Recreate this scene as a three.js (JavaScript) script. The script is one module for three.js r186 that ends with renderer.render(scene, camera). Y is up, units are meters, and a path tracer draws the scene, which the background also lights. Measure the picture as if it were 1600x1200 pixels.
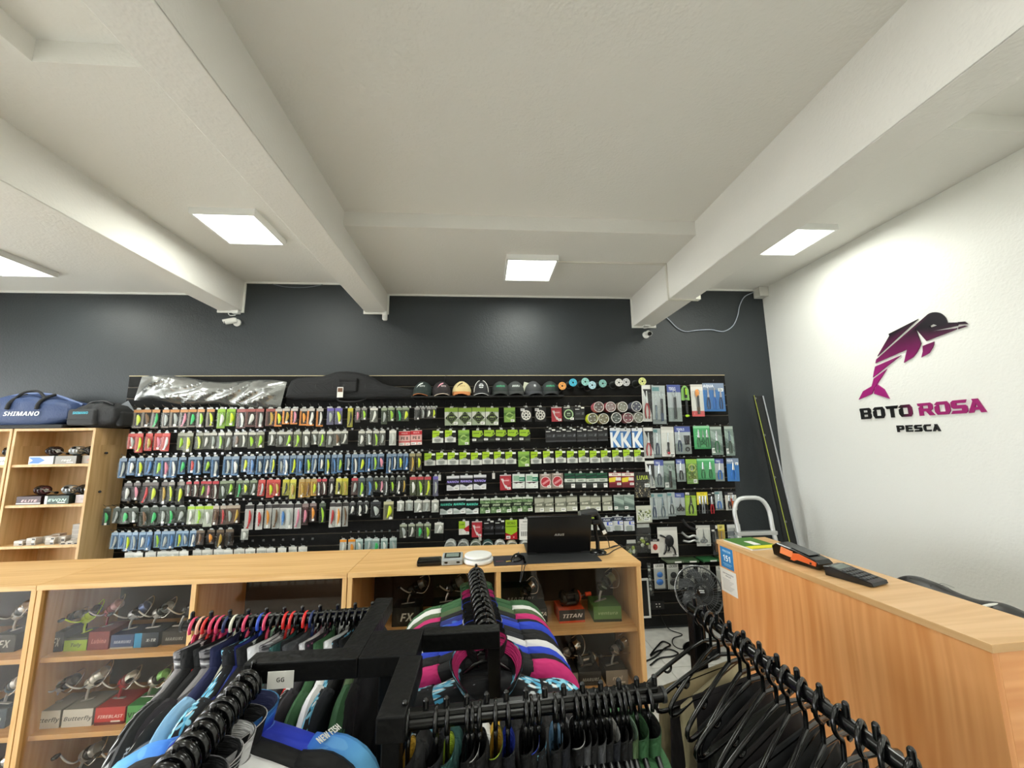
import * as THREE from 'three';
import { RoundedBoxGeometry } from 'three/addons/geometries/RoundedBoxGeometry.js';
import { mergeGeometries, mergeVertices, toCreasedNormals } from 'three/addons/utils/BufferGeometryUtils.js';
import { RectAreaLightUniformsLib } from 'three/addons/lights/RectAreaLightUniformsLib.js';
import { FontLoader } from 'three/addons/loaders/FontLoader.js';
import { TextGeometry } from 'three/addons/geometries/TextGeometry.js';
import { MarchingCubes } from 'three/addons/objects/MarchingCubes.js';

// ---------------------------------------------------------------- camera, light, exposure
const SKY = 8.5;
const scene = new THREE.Scene();
scene.background = new THREE.Color().setRGB(SKY * 0.94, SKY * 0.98, SKY);           // an overcast sky, seen only through the shop front
const renderer = new THREE.WebGLRenderer({ antialias: true });
renderer.shadowMap.enabled = true;
renderer.toneMapping = THREE.LinearToneMapping;
renderer.toneMappingExposure = 1.6;
RectAreaLightUniformsLib.init();
const EYE_Y = 1.65, EYE_Z = 3.57;                       // the back wall is z = 0, the floor y = 0
const camera = new THREE.PerspectiveCamera(2 * Math.atan(600 / 601) * 180 / Math.PI, 4 / 3, 0.02, 60);
{
  const right = new THREE.Vector3(0.99716582, -0.01438362, 0.07384734);
  const up = new THREE.Vector3(0.00332837, 0.9890274, 0.14769467);
  const back = new THREE.Vector3(-0.07516142, -0.14703029, 0.9862722);
  camera.matrixAutoUpdate = true;
  camera.quaternion.setFromRotationMatrix(new THREE.Matrix4().makeBasis(right, up, back));
  camera.position.set(0, EYE_Y, EYE_Z);
}
scene.add(camera);
const LAMP_POWER = 19, SHOP_LAMP_POWER = 6;             // radiance of the small panels over the counter, and of the larger ones over the shop floor
const LAMP_TINT = 0xfbfef4;

// ---------------------------------------------------------------- helpers
const PI = Math.PI;
function rngOf(seed) { let s = seed >>> 0; return () => { s = (s + 0x6D2B79F5) >>> 0; let t = s; t = Math.imul(t ^ (t >>> 15), t | 1); t ^= t + Math.imul(t ^ (t >>> 7), t | 61); return ((t ^ (t >>> 14)) >>> 0) / 4294967296; }; }
const rnd = rngOf(4711);
const rr = (a, b) => a + (b - a) * rnd();
const pick = (a) => a[Math.floor(rnd() * a.length)];
const used = {};
function numbered(name) { const k = used[name] = (used[name] ?? -1) + 1; return k ? `${name}_${String(k).padStart(3, '0')}` : name; }
function tag(o, label, category, group, kind) {
  o.userData.label = label; o.userData.category = category;
  if (group) o.userData.group = group;
  if (kind) o.userData.kind = kind;
  return o;
}
function thing(name, label, category, pos = [0, 0, 0], turn = 0, group) {
  const o = new THREE.Group(); o.name = numbered(name); scene.add(o);
  o.position.set(...pos); o.rotation.y = turn;
  return tag(o, label, category, group);
}
function shadows(m) { m.castShadow = true; m.receiveShadow = true; return m; }
function uniform(list) {
  const bare = list.some((g) => !g.attributes.uv), col = list.some((g) => g.attributes.color);
  return list.map((g) => {
    const n = g.index ? g.toNonIndexed() : g;
    for (const k of Object.keys(n.attributes)) if (!['position', 'normal', 'uv', 'color'].includes(k)) n.deleteAttribute(k);
    if (bare && n.attributes.uv) n.deleteAttribute('uv');
    if (col && !n.attributes.color) n.setAttribute('color', new THREE.BufferAttribute(new Float32Array(n.attributes.position.count * 3).fill(1), 3));
    if (!n.attributes.normal) n.computeVertexNormals();
    return n;
  });
}
function join(list) { return Array.isArray(list) ? (list.length === 1 ? list[0] : mergeGeometries(uniform(list))) : list; }
function part(name, geo, mat, parent, label) {
  const m = shadows(new THREE.Mesh(join(geo), mat)); m.name = name; parent.add(m);
  if (label) m.userData.label = label;
  return m;
}
function solo(name, geo, mat, label, category, group) {            // a thing that is one mesh
  const m = shadows(new THREE.Mesh(join(geo), mat)); m.name = numbered(name); scene.add(m);
  return tag(m, label, category, group);
}
function struct(name, geo, mat, parent = scene) {
  const m = shadows(new THREE.Mesh(join(geo), mat)); m.name = name; parent.add(m);
  if (parent === scene) m.userData.kind = 'structure';
  return m;
}
function dup(root, name, pos, turn, label, group) {
  const r = root.clone(); r.name = numbered(name); scene.add(r);
  r.userData = { ...root.userData };
  if (pos) r.position.set(...pos);
  if (turn !== undefined) r.rotation.y = turn;
  if (label) r.userData.label = label;
  if (group) r.userData.group = group;
  return r;
}
function recolor(root, map) { root.traverse((o) => { if (o.isMesh && map[o.name]) o.material = map[o.name]; }); return root; }
// a box that spans from..to, with uv in metres
function bx(x0, y0, z0, x1, y1, z1, r = 0) {
  const w = x1 - x0, h = y1 - y0, d = z1 - z0;
  const g = r ? new RoundedBoxGeometry(w, h, d, 1, r) : new THREE.BoxGeometry(w, h, d);
  g.translate((x0 + x1) / 2, (y0 + y1) / 2, (z0 + z1) / 2);
  return metric(g);
}
function cb(w, h, d, x = 0, y = 0, z = 0, r = 0) { return bx(x - w / 2, y - h / 2, z - d / 2, x + w / 2, y + h / 2, z + d / 2, r); }
function metric(g) {
  const p = g.attributes.position, n = g.attributes.normal, uv = new Float32Array(p.count * 2);
  for (let i = 0; i < p.count; i++) {
    const ax = Math.abs(n.getX(i)), ay = Math.abs(n.getY(i)), az = Math.abs(n.getZ(i));
    const x = p.getX(i), y = p.getY(i), z = p.getZ(i);
    if (ay >= ax && ay >= az) { uv[2 * i] = x; uv[2 * i + 1] = z; } else if (ax >= az) { uv[2 * i] = z; uv[2 * i + 1] = y; } else { uv[2 * i] = x; uv[2 * i + 1] = y; }
  }
  g.setAttribute('uv', new THREE.BufferAttribute(uv, 2)); return g;
}
const V = (x, y, z) => new THREE.Vector3(x, y, z);
function tube(pts, r, seg = 24, rad = 8, closed = false, straight = false) {
  const v = pts.map((p) => (p.isVector3 ? p : V(...p)));
  let c;
  if (straight) { c = new THREE.CurvePath(); for (let i = 0; i + 1 < v.length; i++) c.add(new THREE.LineCurve3(v[i], v[i + 1])); } else c = new THREE.CatmullRomCurve3(v, closed, 'centripetal');
  return new THREE.TubeGeometry(c, seg, r, rad, closed);
}
function rod(a, b, r, rad = 10, r2 = r) {
  const A = V(...a), B = V(...b), d = B.clone().sub(A);
  const g = new THREE.CylinderGeometry(r2, r, d.length(), rad);
  g.applyQuaternion(new THREE.Quaternion().setFromUnitVectors(V(0, 1, 0), d.clone().normalize()));
  g.translate((A.x + B.x) / 2, (A.y + B.y) / 2, (A.z + B.z) / 2); return g;
}
function lathe(pts, seg = 24) { return new THREE.LatheGeometry(pts.map((p) => new THREE.Vector2(...p)), seg); }
function ball(r, x, y, z, sx = 1, sy = 1, sz = 1, a = 12, b = 8) { const g = new THREE.SphereGeometry(r, a, b); g.scale(sx, sy, sz); g.translate(x, y, z); return g; }
function poly(pts) { const s = new THREE.Shape(); pts.forEach(([x, y], i) => (i ? s.lineTo(x, y) : s.moveTo(x, y))); s.closePath(); return s; }
function extrude(shape, depth, bevel = 0, seg = 8) {
  return new THREE.ExtrudeGeometry(shape, { depth, bevelEnabled: bevel > 0, bevelSize: bevel, bevelThickness: bevel, bevelSegments: 1, curveSegments: seg });
}
// rings of points (each the same length) into a skin
function loft(rings, closed = true, caps = true, vs) {
  const n = rings[0].length, m = rings.length, pos = [], uv = [], idx = [];
  const w = closed ? n + 1 : n;
  for (let j = 0; j < m; j++) for (let i = 0; i < w; i++) { const p = rings[j][i % n]; pos.push(p[0], p[1], p[2]); uv.push(i / (w - 1), vs ? vs[j] : j / (m - 1)); }
  for (let j = 0; j + 1 < m; j++) for (let i = 0; i + 1 < w; i++) { const a = j * w + i, b = a + 1, c = a + w, d = c + 1; idx.push(a, b, d, a, d, c); }
  if (caps) for (const [j, flip] of [[0, true], [m - 1, false]]) {
    const c = [0, 0, 0]; for (const p of rings[j]) for (let k = 0; k < 3; k++) c[k] += p[k] / n;
    const at = pos.length / 3; pos.push(...c); uv.push(0.5, j ? 1 : 0);
    for (let i = 0; i + 1 < w; i++) { const a = j * w + i, b = a + 1; flip ? idx.push(at, b, a) : idx.push(at, a, b); }
  }
  const g = new THREE.BufferGeometry();
  g.setAttribute('position', new THREE.Float32BufferAttribute(pos, 3)); g.setAttribute('uv', new THREE.Float32BufferAttribute(uv, 2)); g.setIndex(idx); g.computeVertexNormals();
  return g;
}
function spin(g, rx = 0, ry = 0, rz = 0) { if (rx) g.rotateX(rx); if (ry) g.rotateY(ry); if (rz) g.rotateZ(rz); return g; }
function move(g, x, y, z) { g.translate(x, y, z); return g; }

// ---------------------------------------------------------------- materials
const mats = {};
function mat(color, roughness = 0.6, extra = {}) {
  const key = color + '|' + roughness + '|' + Object.entries(extra).map(([k, v]) => k + (v?.uuid ?? v)).join();
  return mats[key] ??= new THREE.MeshStandardMaterial({ color, roughness, ...extra });
}
function canvas(w, h, draw, repeat = false, srgb = true) {
  const c = document.createElement('canvas'); c.width = w; c.height = h; draw(c.getContext('2d'), w, h);
  const t = new THREE.CanvasTexture(c); if (srgb) t.colorSpace = THREE.SRGBColorSpace;
  if (repeat) t.wrapS = t.wrapT = THREE.RepeatWrapping;
  t.anisotropy = 8; return t;
}
function noise2(seed, n) {                               // tileable value noise on an n x n lattice
  const r = rngOf(seed), a = Float32Array.from({ length: n * n }, r);
  return (u, v) => { const x = (u - Math.floor(u)) * n, y = (v - Math.floor(v)) * n, i = Math.floor(x), j = Math.floor(y); let f = x - i, g = y - j; f = f * f * (3 - 2 * f); g = g * g * (3 - 2 * g); const q = (p, s) => a[((s + n) % n) * n + (p + n) % n]; return (q(i, j) * (1 - f) + q(i + 1, j) * f) * (1 - g) + (q(i, j + 1) * (1 - f) + q(i + 1, j + 1) * f) * g; };
}
function field(w, h, fn, srgb, mx = 1, my = 1) {        // DataTexture from fn(u, v) -> [r, g, b] 0..1
  const d = new Uint8Array(w * h * 4);
  for (let y = 0; y < h; y++) for (let x = 0; x < w; x++) { const c = fn(x / w, y / h), o = (y * w + x) * 4; for (let k = 0; k < 3; k++) d[o + k] = Math.max(0, Math.min(255, Math.round(255 * (Array.isArray(c) ? c[k] : c)))); d[o + 3] = 255; }
  const t = new THREE.DataTexture(d, w, h); t.wrapS = t.wrapT = THREE.RepeatWrapping; t.magFilter = THREE.LinearFilter; t.minFilter = THREE.LinearMipmapLinearFilter; t.generateMipmaps = true; if (srgb) t.colorSpace = THREE.SRGBColorSpace; t.repeat.set(mx, my); t.needsUpdate = true; return t;
}
const hexOf = (h) => [(h >> 16 & 255) / 255, (h >> 8 & 255) / 255, (h & 255) / 255];
const mix = (a, b, t) => a.map((v, i) => v + (b[i] - v) * t);
// painted plaster: fine roller grain
const nA = noise2(1, 96), nB = noise2(2, 24), nC = noise2(3, 6);
const plasterBump = field(512, 512, (u, v) => 0.55 * nA(u, v) + 0.3 * nA(2 * u, 2 * v) + 0.15 * nB(u, v), false);
const M = {
  ceiling: new THREE.MeshStandardMaterial({ color: 0xe4e2dc, roughness: 0.9, bumpMap: plasterBump, bumpScale: 0.0012 }),
  white: new THREE.MeshStandardMaterial({ color: 0xecece7, roughness: 0.55, bumpMap: plasterBump, bumpScale: 0.0015 }),
  dark: new THREE.MeshStandardMaterial({ color: 0x2c3235, roughness: 0.5, bumpMap: plasterBump, bumpScale: 0.0012 }),
};
// light wood laminate: long streaky grain along v
function wood(base, dark, seed, rx, ry, rough = 0.45) {
  const a = noise2(seed, 64), b = noise2(seed + 1, 16), c = noise2(seed + 2, 128), e = noise2(seed + 3, 5);
  const B = hexOf(base), D = hexOf(dark);
  const t = field(512, 512, (u, v) => { const w = u + 0.05 * (e(u, v * 1) - 0.5); const s = 0.5 * a(w, v * 0.0625 * 2) + 0.3 * b(w, v * 0.25) + 0.25 * c(w, v * 0.06); return mix(B, D, Math.max(0, Math.min(1, (s - 0.25) * 1.5))); }, true, rx, ry);
  return new THREE.MeshStandardMaterial({ map: t, roughness: rough });
}
M.wood = wood(0xe4ba80, 0xcd9c5e, 11, 1.2, 0.55);                  // upright grain
M.woodAcross = M.wood.clone(); M.woodAcross.map = M.wood.map.clone(); M.woodAcross.map.rotation = PI / 2; M.woodAcross.map.repeat.set(1.2, 0.55); M.woodAcross.map.needsUpdate = true;
M.woodEdge = mat(0xc99c63, 0.55);
M.black = mat(0x0c0c0e, 0.5);
M.plastic = mat(0x070708, 0.22);
M.blackMetal = mat(0x17181a, 0.38, { metalness: 0.3 });
M.chrome = mat(0xcfd2d4, 0.22, { metalness: 1 });
M.alu = mat(0xc4c6c6, 0.35, { metalness: 1 });
M.glass = new THREE.MeshPhysicalMaterial({ color: 0xffffff, roughness: 0.02, transmission: 1, thickness: 0, ior: 1.5 });
M.smoked = new THREE.MeshPhysicalMaterial({ color: 0xf3f0ec, roughness: 0.02, transmission: 1, thickness: 0, ior: 1.5, specularIntensity: 0.4 });
M.blister = new THREE.MeshPhysicalMaterial({ color: 0xfafcfc, roughness: 0.16, transmission: 0.98, thickness: 0, ior: 1.28 });
// ---------------------------------------------------------------- the room
const RX = 2.86, LX = -6.2, FZ = 8.0;
{
  // floor: slab, and porcelain tiles one by one where the aisle shows them
  const stone = noise2(31, 40), stone2 = noise2(32, 9);
  const tileMap = field(512, 512, (u, v) => { const s = 0.6 * stone(u, v) + 0.4 * stone2(u, v); return mix([0.74, 0.735, 0.71], [0.87, 0.865, 0.84], s); }, true, 0.8, 0.8);
  const tileMat = new THREE.MeshStandardMaterial({ map: tileMap, roughness: 0.32 });
  const floor = new THREE.Group(); floor.name = 'floor'; floor.userData.kind = 'structure'; scene.add(floor);
  part('slab', bx(LX - 0.2, -0.12, -0.2, RX + 0.2, -0.008, FZ + 0.2), mat(0x6f6d69, 0.8), floor);
  const far = [];
  for (let i = 0; i < 16; i++) for (let j = 0; j < 14; j++) {
    const x0 = LX + i * 0.58, z0 = j * 0.58;
    const g = bx(Math.max(x0, LX) + 0.0015, -0.008, z0 + 0.0015, Math.min(x0 + 0.577, RX), 0, Math.min(z0 + 0.577, FZ));
    if (x0 > 0 && z0 < 3.4 || x0 > -1.3 && z0 > 1 && z0 < 3.4) part('tile', g, tileMat, floor); else far.push(g);
  }
  part('far_tiles', far, tileMat, floor).userData.kind = 'stuff';

  struct('wall_back', bx(LX - 0.2, 0, -0.2, RX + 0.2, 3.5, 0), M.dark);
  struct('wall_right', bx(RX, 0, 0, RX + 0.2, 3.5, FZ + 0.2), M.white);
  struct('wall_front', bx(LX - 0.2, 0, FZ, RX + 0.2, 3.5, FZ + 0.2), mat(0x9a9892, 0.7));
  // shop front on the left, out of the frame: glazed, with the pavement outside; its daylight falls on what faces left
  const WZ = [0.9, 7.4], WY = 2.62;
  struct('wall_left', [bx(LX - 0.2, WY, 0, LX, 3.5, FZ + 0.2), bx(LX - 0.2, 0, 0, LX, WY, WZ[0]), bx(LX - 0.2, 0, WZ[1], LX, WY, FZ + 0.2), bx(LX - 0.2, 0, 4.0, LX, WY, 4.3)], M.white);
  for (const [n, z0, z1] of [[1, WZ[0], 4.0], [2, 4.3, WZ[1]]]) {
    const w = new THREE.Group(); w.name = 'window_' + n; w.userData.kind = 'structure'; scene.add(w);
    const f = 0.05, X0 = LX - 0.12, X1 = LX - 0.05;
    part('window_frame', [bx(X0, 0, z0, X1, f, z1), bx(X0, WY - f, z0, X1, WY, z1), ...[0, 0.5, 1].map((k) => bx(X0, f, z0 + k * (z1 - z0 - f), X1, WY - f, z0 + k * (z1 - z0 - f) + f))], M.alu, w);
    for (const k of [0, 1]) part('pane', bx(LX - 0.084, f, z0 + f + k * (z1 - z0) / 2, LX - 0.08, WY - f, z0 + (k + 1) * (z1 - z0) / 2 - f * (1 - k)), M.glass, w);
  }
  struct('pavement', bx(LX - 40, -0.3, -30, LX - 0.2, -0.05, 40), mat(0x8e8b85, 0.9));

  // ceiling: four bays between three beams, each bay at its own height, with a raised field towards the room
  const b0 = [-2.4, -2.2], b1 = [-1.1, -0.9], b2 = [1.48, 1.69];
  const top = 3.5;
  const C = [
    bx(LX, 3.03, 0, b0[0], top, FZ),
    bx(b0[1], 3.15, 0, b1[0], top, 2.13), bx(b0[1], 3.15, 2.13, -1.76, top, FZ), bx(-1.76, 3.25, 2.13, b1[0], top, FZ),
    bx(b1[1], 3.05, 0, b2[0], top, 1.18), bx(b1[1], 3.15, 1.18, b2[0], top, FZ),
    bx(b2[1], 3.15, 0, RX, top, 2.04), bx(b2[1], 3.24, 2.04, RX, top, FZ),
  ];
  struct('ceiling', C, M.ceiling);
  struct('beam_1', bx(b0[0], 2.865, 0, b0[1], top, FZ, 0.006), M.ceiling);
  struct('beam_2', bx(b1[0], 2.865, 0, b1[1], top, FZ, 0.006), M.ceiling);
  struct('beam_3', bx(b2[0], 2.752, 0, b2[1], top, FZ, 0.006), M.ceiling);
  struct('beam_4', bx(-4.6, 2.865, 0, -4.4, top, FZ, 0.006), M.ceiling);
  // white bead that closes the dark paint under the ceiling and round the beam ends
  const t = 0.016, d = 0.012;
  const bead = [bx(LX, 3.03 - t, 0, b0[0], 3.03, d), bx(b0[1], 3.15 - t, 0, b1[0], 3.15, d), bx(b1[1], 3.05 - t, 0, b2[0], 3.05, d), bx(b2[1], 3.15 - t, 0, RX, 3.15, d)];
  for (const [x0, x1, y, l, r] of [[...b0, 2.865, 3.03, 3.15], [...b1, 2.865, 3.15, 3.05], [...b2, 2.752, 3.05, 3.15]])
    bead.push(bx(x0 - t, y - t, 0, x1 + t, y, d), bx(x0 - t, y, 0, x0, l, d), bx(x1, y, 0, x1 + t, r, d));
  struct('trim_1', bead, mat(0xe8e8e2, 0.6));
  struct('baseboard_right', bx(RX - 0.012, 0, 0.3, RX, 0.09, FZ, 0.003), mat(0xd8d8d2, 0.5));
}
// ---------------------------------------------------------------- ceiling lamps
{
  const frameMat = mat(0xe9e9e6, 0.4);
  const glow = new THREE.MeshStandardMaterial({ color: 0xffffff, emissive: LAMP_TINT, emissiveIntensity: 2.2, roughness: 0.5 });
  const proto = (() => {
    const o = new THREE.Group(), s = 0.2;
    part('frame', [bx(-s, 0, -s, s, 0.03, s), bx(-s, -0.012, -s, -s + 0.014, 0, s), bx(s - 0.014, -0.012, -s, s, 0, s), bx(-s, -0.012, -s, s, 0, -s + 0.014), bx(-s, -0.012, s - 0.014, s, 0, s)], frameMat, o);
    part('diffuser', bx(-s + 0.014, -0.008, -s + 0.014, s - 0.014, -0.001, s - 0.014), glow, o).castShadow = false;
    return o;
  })();
  const G = 'square panel lamps on the ceiling';
  const spots = [
    [-3.57, 3.0, 0.61, 'square ceiling panel lamp cut by the frame, left of all three beams'],
    [-1.655, 3.12, 0.98, 'square ceiling panel lamp between the two beams above the shelves and bags'],
    [0.38, 3.02, 0.645, 'square ceiling panel lamp with a thin cable raceway running from its edge'],
    [2.33, 3.12, 1.0, 'square ceiling panel lamp next to the white wall with the dolphin sign'],
  ];
  for (const [i, x] of [-3.57, -1.43, 0.38, 2.3].entries()) for (const z of [3.2, 5.0, 6.8]) spots.push([x, [3.0, 3.22, 3.12, 3.21][i], z, `large square ceiling panel lamp over the shop floor behind the viewer, ${['first', 'second', 'third', 'fourth'][i]} bay, ${z < 4 ? 'near' : z < 6 ? 'middle' : 'far'} row`, 1.5]);
  for (const [x, y, z, label, k = 1] of spots) {
    const o = dup(proto, 'ceiling_panel_lamp', [x, y, z], 0); tag(o, label, 'ceiling lamp', G); o.scale.set(k, 1, k);
    const l = new THREE.RectAreaLight(LAMP_TINT, k > 1 ? SHOP_LAMP_POWER : LAMP_POWER, 0.37 * k, 0.37 * k);
    l.name = 'panel_light'; l.position.set(x, y - 0.016, z); l.rotation.x = -PI / 2; scene.add(l);
  }
  // raceway from the middle lamp over the ceiling and down round the beam
  const w = 0.006;
  solo('cable_raceway', [bx(0.58, 3.05 - 2 * w, 0.735, 1.48, 3.05, 0.75), bx(1.48 - 2 * w, 2.752, 0.735, 1.48, 3.05, 0.75), bx(1.48 - 2 * w, 2.752 - 2 * w, 0.735, 1.70, 2.752, 0.75), bx(1.69, 2.745, 0.72, 1.73, 2.785, 0.765)], mat(0xd8d5cb, 0.6), 'thin white cable raceway from the ceiling lamp down around the beam', 'cable raceway');
}
// ---------------------------------------------------------------- the slat wall
const PITCH = 0.0975, SLAT_TOP = 2.26;
const groove = (k) => SLAT_TOP - k * PITCH;              // height of groove k
{
  const slatMap = field(256, 256, (u, v) => { const s = 0.5 * nB(u, v) + 0.5 * nA(u, v); return mix([0.06, 0.058, 0.055], [0.105, 0.102, 0.097], s); }, true, 1.5, 1.5);
  const slatMat = new THREE.MeshPhysicalMaterial({ map: slatMap, roughness: 0.6, specularIntensity: 0.4 });
  const railMat = mat(0x5f5648, 0.45, { metalness: 0.4 }), edge = mat(0xd9c9a0, 0.6);
  for (const [name, x0, x1, label] of [['slat_panel', -3.08, -0.345, 'black slatted display panel behind the hanging lure packs'], ['slat_panel', -0.342, 2.36, 'black slatted display panel behind the caps, line packs and pliers']]) {
    const o = thing(name, label, 'slatwall panel', [0, 0, 0], 0);
    part('backing', bx(x0, 0.02, 0.001, x1, SLAT_TOP, 0.007), mat(0x0b0b0b, 0.7), o);
    for (let k = 0; k < 23; k++) {
      const y1 = groove(k) - (k ? 0.006 : 0.002), y0 = Math.max(0.02, groove(k + 1) + 0.006);
      if (y1 - y0 < 0.01) continue;
      part('slat', bx(x0, y0, 0.007, x1, y1, 0.019, 0.0015), slatMat, o);
    }
    for (let k = 1; k < 23; k++) part('rail_insert', bx(x0 + 0.002, groove(k) - 0.006, 0.007, x1 - 0.002, groove(k) - 0.0015, 0.0195), railMat, o);
    part('top_edge', bx(x0, SLAT_TOP - 0.002, 0.001, x1, SLAT_TOP + 0.003, 0.021), edge, o);
  }
}
// hooks: one prototype, a copy per hanging pack
const hookProto = (() => {
  const o = new THREE.Group();
  part('rod', tube([[0, 0, 0.012], [0, 0.001, 0.1], [0, 0.002, 0.2], [0, 0.006, 0.225], [0, 0.018, 0.236]], 0.0018, 10, 5), M.chrome, o);
  part('bracket', [bx(-0.009, -0.006, 0.0145, 0.009, 0.012, 0.022), bx(-0.009, -0.006, 0.006, 0.009, -0.001, 0.022)], M.chrome, o);
  return o;
})();
function hook(x, y, group, label, deep = 1) { const h = dup(hookProto, 'display_hook', [x, y, 0], 0); h.scale.z = deep; tag(h, label, 'hook', group); return h; }
const ord = (n) => n + (n % 100 > 10 && n % 100 < 14 ? 'th' : ['th', 'st', 'nd', 'rd'][n % 10] ?? 'th');
const ROWS = ['', 'top', 'second', 'third', 'fourth', 'fifth', 'sixth', 'seventh'];

// ---- printed cards: one atlas of designs
const cells = {}; let cellN = 0; const CW = 128, CH = 160, COLS = 8, CROWS = 10;
const atlasCanvas = document.createElement('canvas'); atlasCanvas.width = CW * COLS; atlasCanvas.height = CH * CROWS;
const actx = atlasCanvas.getContext('2d');
function design(name, draw) {
  const k = cellN++; cells[name] = k; const c = actx; c.save(); c.translate((k % COLS) * CW, Math.floor(k / COLS) * CH);
  c.beginPath(); c.rect(0, 0, CW, CH); c.clip();
  const p = { fill: (col, x = 0, y = 0, w = CW, h = CH) => { c.fillStyle = col; c.fillRect(x, y, w, h); }, poly: (col, pts) => { c.fillStyle = col; c.beginPath(); pts.forEach(([x, y], i) => (i ? c.lineTo(x, y) : c.moveTo(x, y))); c.closePath(); c.fill(); }, disc: (col, x, y, r) => { c.fillStyle = col; c.beginPath(); c.arc(x, y, r, 0, 7); c.fill(); }, ring: (col, x, y, r, w) => { c.strokeStyle = col; c.lineWidth = w; c.beginPath(); c.arc(x, y, r, 0, 7); c.stroke(); }, text: (col, s, x, y, size, font = 'bold', it = '', sy = 1) => { c.save(); c.translate(x, y); c.scale(1, sy); c.fillStyle = col; c.font = `${it} ${font} ${size}px sans-serif`; c.textAlign = 'center'; c.textBaseline = 'middle'; c.fillText(s, 0, 0); c.restore(); }, tag: (x, y, w = 40, h = 24) => { c.fillStyle = '#f4f4f0'; c.fillRect(x, y, w, h); c.fillStyle = '#555'; c.fillRect(x + 5, y + 8, w - 12, 4); c.fillRect(x + 5, y + 15, w - 18, 3); } };
  draw(p); c.restore();
}
design('diamond', (p) => { p.fill('#9aa58c'); p.fill('#8fb03c', 0, 0, 128, 38); p.fill('#d7dad0', 0, 38, 40, 60); p.fill('#c7ccbe', 92, 44, 36, 60); p.poly('#0d100b', [[64, 36], [122, 92], [64, 146], [6, 92]]); p.ring('#7f9c42', 64, 92, 36, 3); p.text('#a9bf78', 'PRO', 64, 86, 25, 'bold', 'italic'); p.text('#7f9950', 'PE X4', 64, 108, 13); p.tag(84, 128); });
design('leaf', (p) => { p.fill('#7aa04a'); p.fill('#8cb748', 0, 0, 128, 30); p.poly('#4f7a2c', [[0, 60], [128, 40], [128, 70], [0, 90]]); p.disc('#9fc06a', 64, 92, 40); p.poly('#5b7f36', [[20, 92], [60, 66], [110, 84], [70, 112]]); p.text('#213312', 'X4', 92, 60, 20); p.tag(76, 130); });
design('wheel', (p) => { p.fill('#131313'); p.disc('#d9d8cf', 64, 88, 54); p.disc('#2a2a2a', 64, 88, 12); for (let k = 0; k < 8; k++) p.disc('#3a3a38', 64 + 33 * Math.cos(k * PI / 4), 88 + 33 * Math.sin(k * PI / 4), 8); p.tag(0, 18, 46, 26); });
design('redspool', (p) => { p.fill('#a9303a'); p.fill('#c9c0c0', 0, 0, 128, 12); p.poly('#d9d2d0', [[10, 40], [60, 140], [90, 140], [38, 40]]); p.disc('#be4a52', 80, 74, 38); p.text('#f4dede', 'FLUORO', 66, 60, 18, 'bold', 'italic'); p.tag(78, 128); });
design('greenring', (p) => { p.fill('#151815'); p.ring('#a9c896', 64, 84, 48, 12); p.disc('#22301f', 64, 84, 40); p.text('#cfe3c2', 'XP8', 64, 76, 22); p.text('#9fb891', 'BRAID', 64, 98, 14); p.fill('#d6d8d0', 10, 6, 70, 8); p.tag(82, 120); });
design('blackcard', (p) => { p.fill('#121214'); p.fill('#dcdcd6', 8, 26, 54, 9); p.fill('#e8e8e2', 84, 4, 40, 18); p.fill('#2a2b2e', 0, 60, 128, 44); p.text('#7d8084', '8', 100, 84, 40, 'bold', 'italic'); p.text('#6b6d70', 'braid', 44, 84, 18); p.fill('#3a3b3f', 0, 140, 128, 20); });
design('eight', (p) => { p.fill('#c8222f'); p.fill('#e9cfcc', 0, 0, 128, 8); p.text('#f5c7c4', 'MULTI', 64, 28, 22); p.fill('#d9a9a2', 0, 48, 128, 112); p.text('#1b1012', 'PE 8', 64, 82, 42); p.fill('#c94a50', 0, 112, 128, 12); p.tag(8, 130, 54, 24); p.tag(80, 132, 44, 22); });
design('limewhite', (p) => { p.fill('#d8dad4'); p.fill('#111411', 60, 0, 68, 100); p.poly('#a4c922', [[0, 0], [92, 0], [72, 92], [0, 92]]); p.text('#3b4a10', 'power', 38, 36, 20, 'bold', 'italic'); p.text('#1a1f10', 'PRO', 76, 72, 26); p.disc('#b8bbb6', 62, 122, 44); p.disc('#8f938f', 62, 118, 34); p.fill('#cfd1cc', 0, 96, 128, 10); p.fill('#eceee8', 84, 8, 40, 24); });
design('limeblack', (p) => { p.fill('#141712'); p.poly('#95ba26', [[0, 8], [112, 8], [128, 60], [80, 96], [0, 84]]); p.text('#2c3a10', 'SUPER', 44, 44, 22, 'bold', 'italic'); p.text('#0d0f0a', 'X', 104, 52, 44, 'bold', 'italic'); p.tag(0, 112, 46, 26); p.fill('#3d4239', 70, 120, 52, 22); });
design('arrow', (p) => { p.fill('#e6e9ec'); p.fill('#3f77b8', 0, 26, 128, 134); p.poly('#f2f5f7', [[0, 36], [30, 36], [30, 84], [82, 26], [124, 26], [64, 92], [124, 160], [82, 160], [30, 104], [30, 160], [0, 160]]); p.poly('#5c95cf', [[124, 40], [78, 92], [124, 144]]); p.disc('#1b1b1b', 64, 8, 7); });
design('nanopurple', (p) => { p.fill('#d9dadd'); p.fill('#14131f', 0, 34, 128, 66); p.poly('#14131f', [[20, 96], [108, 96], [64, 122]]); p.text('#b9a7ff', 'NANOx', 60, 66, 34, 'bold', 'italic'); p.fill('#8c8d93', 0, 26, 128, 7); p.fill('#c2c4c8', 10, 126, 50, 24); p.tag(76, 124, 46, 30); });
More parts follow.
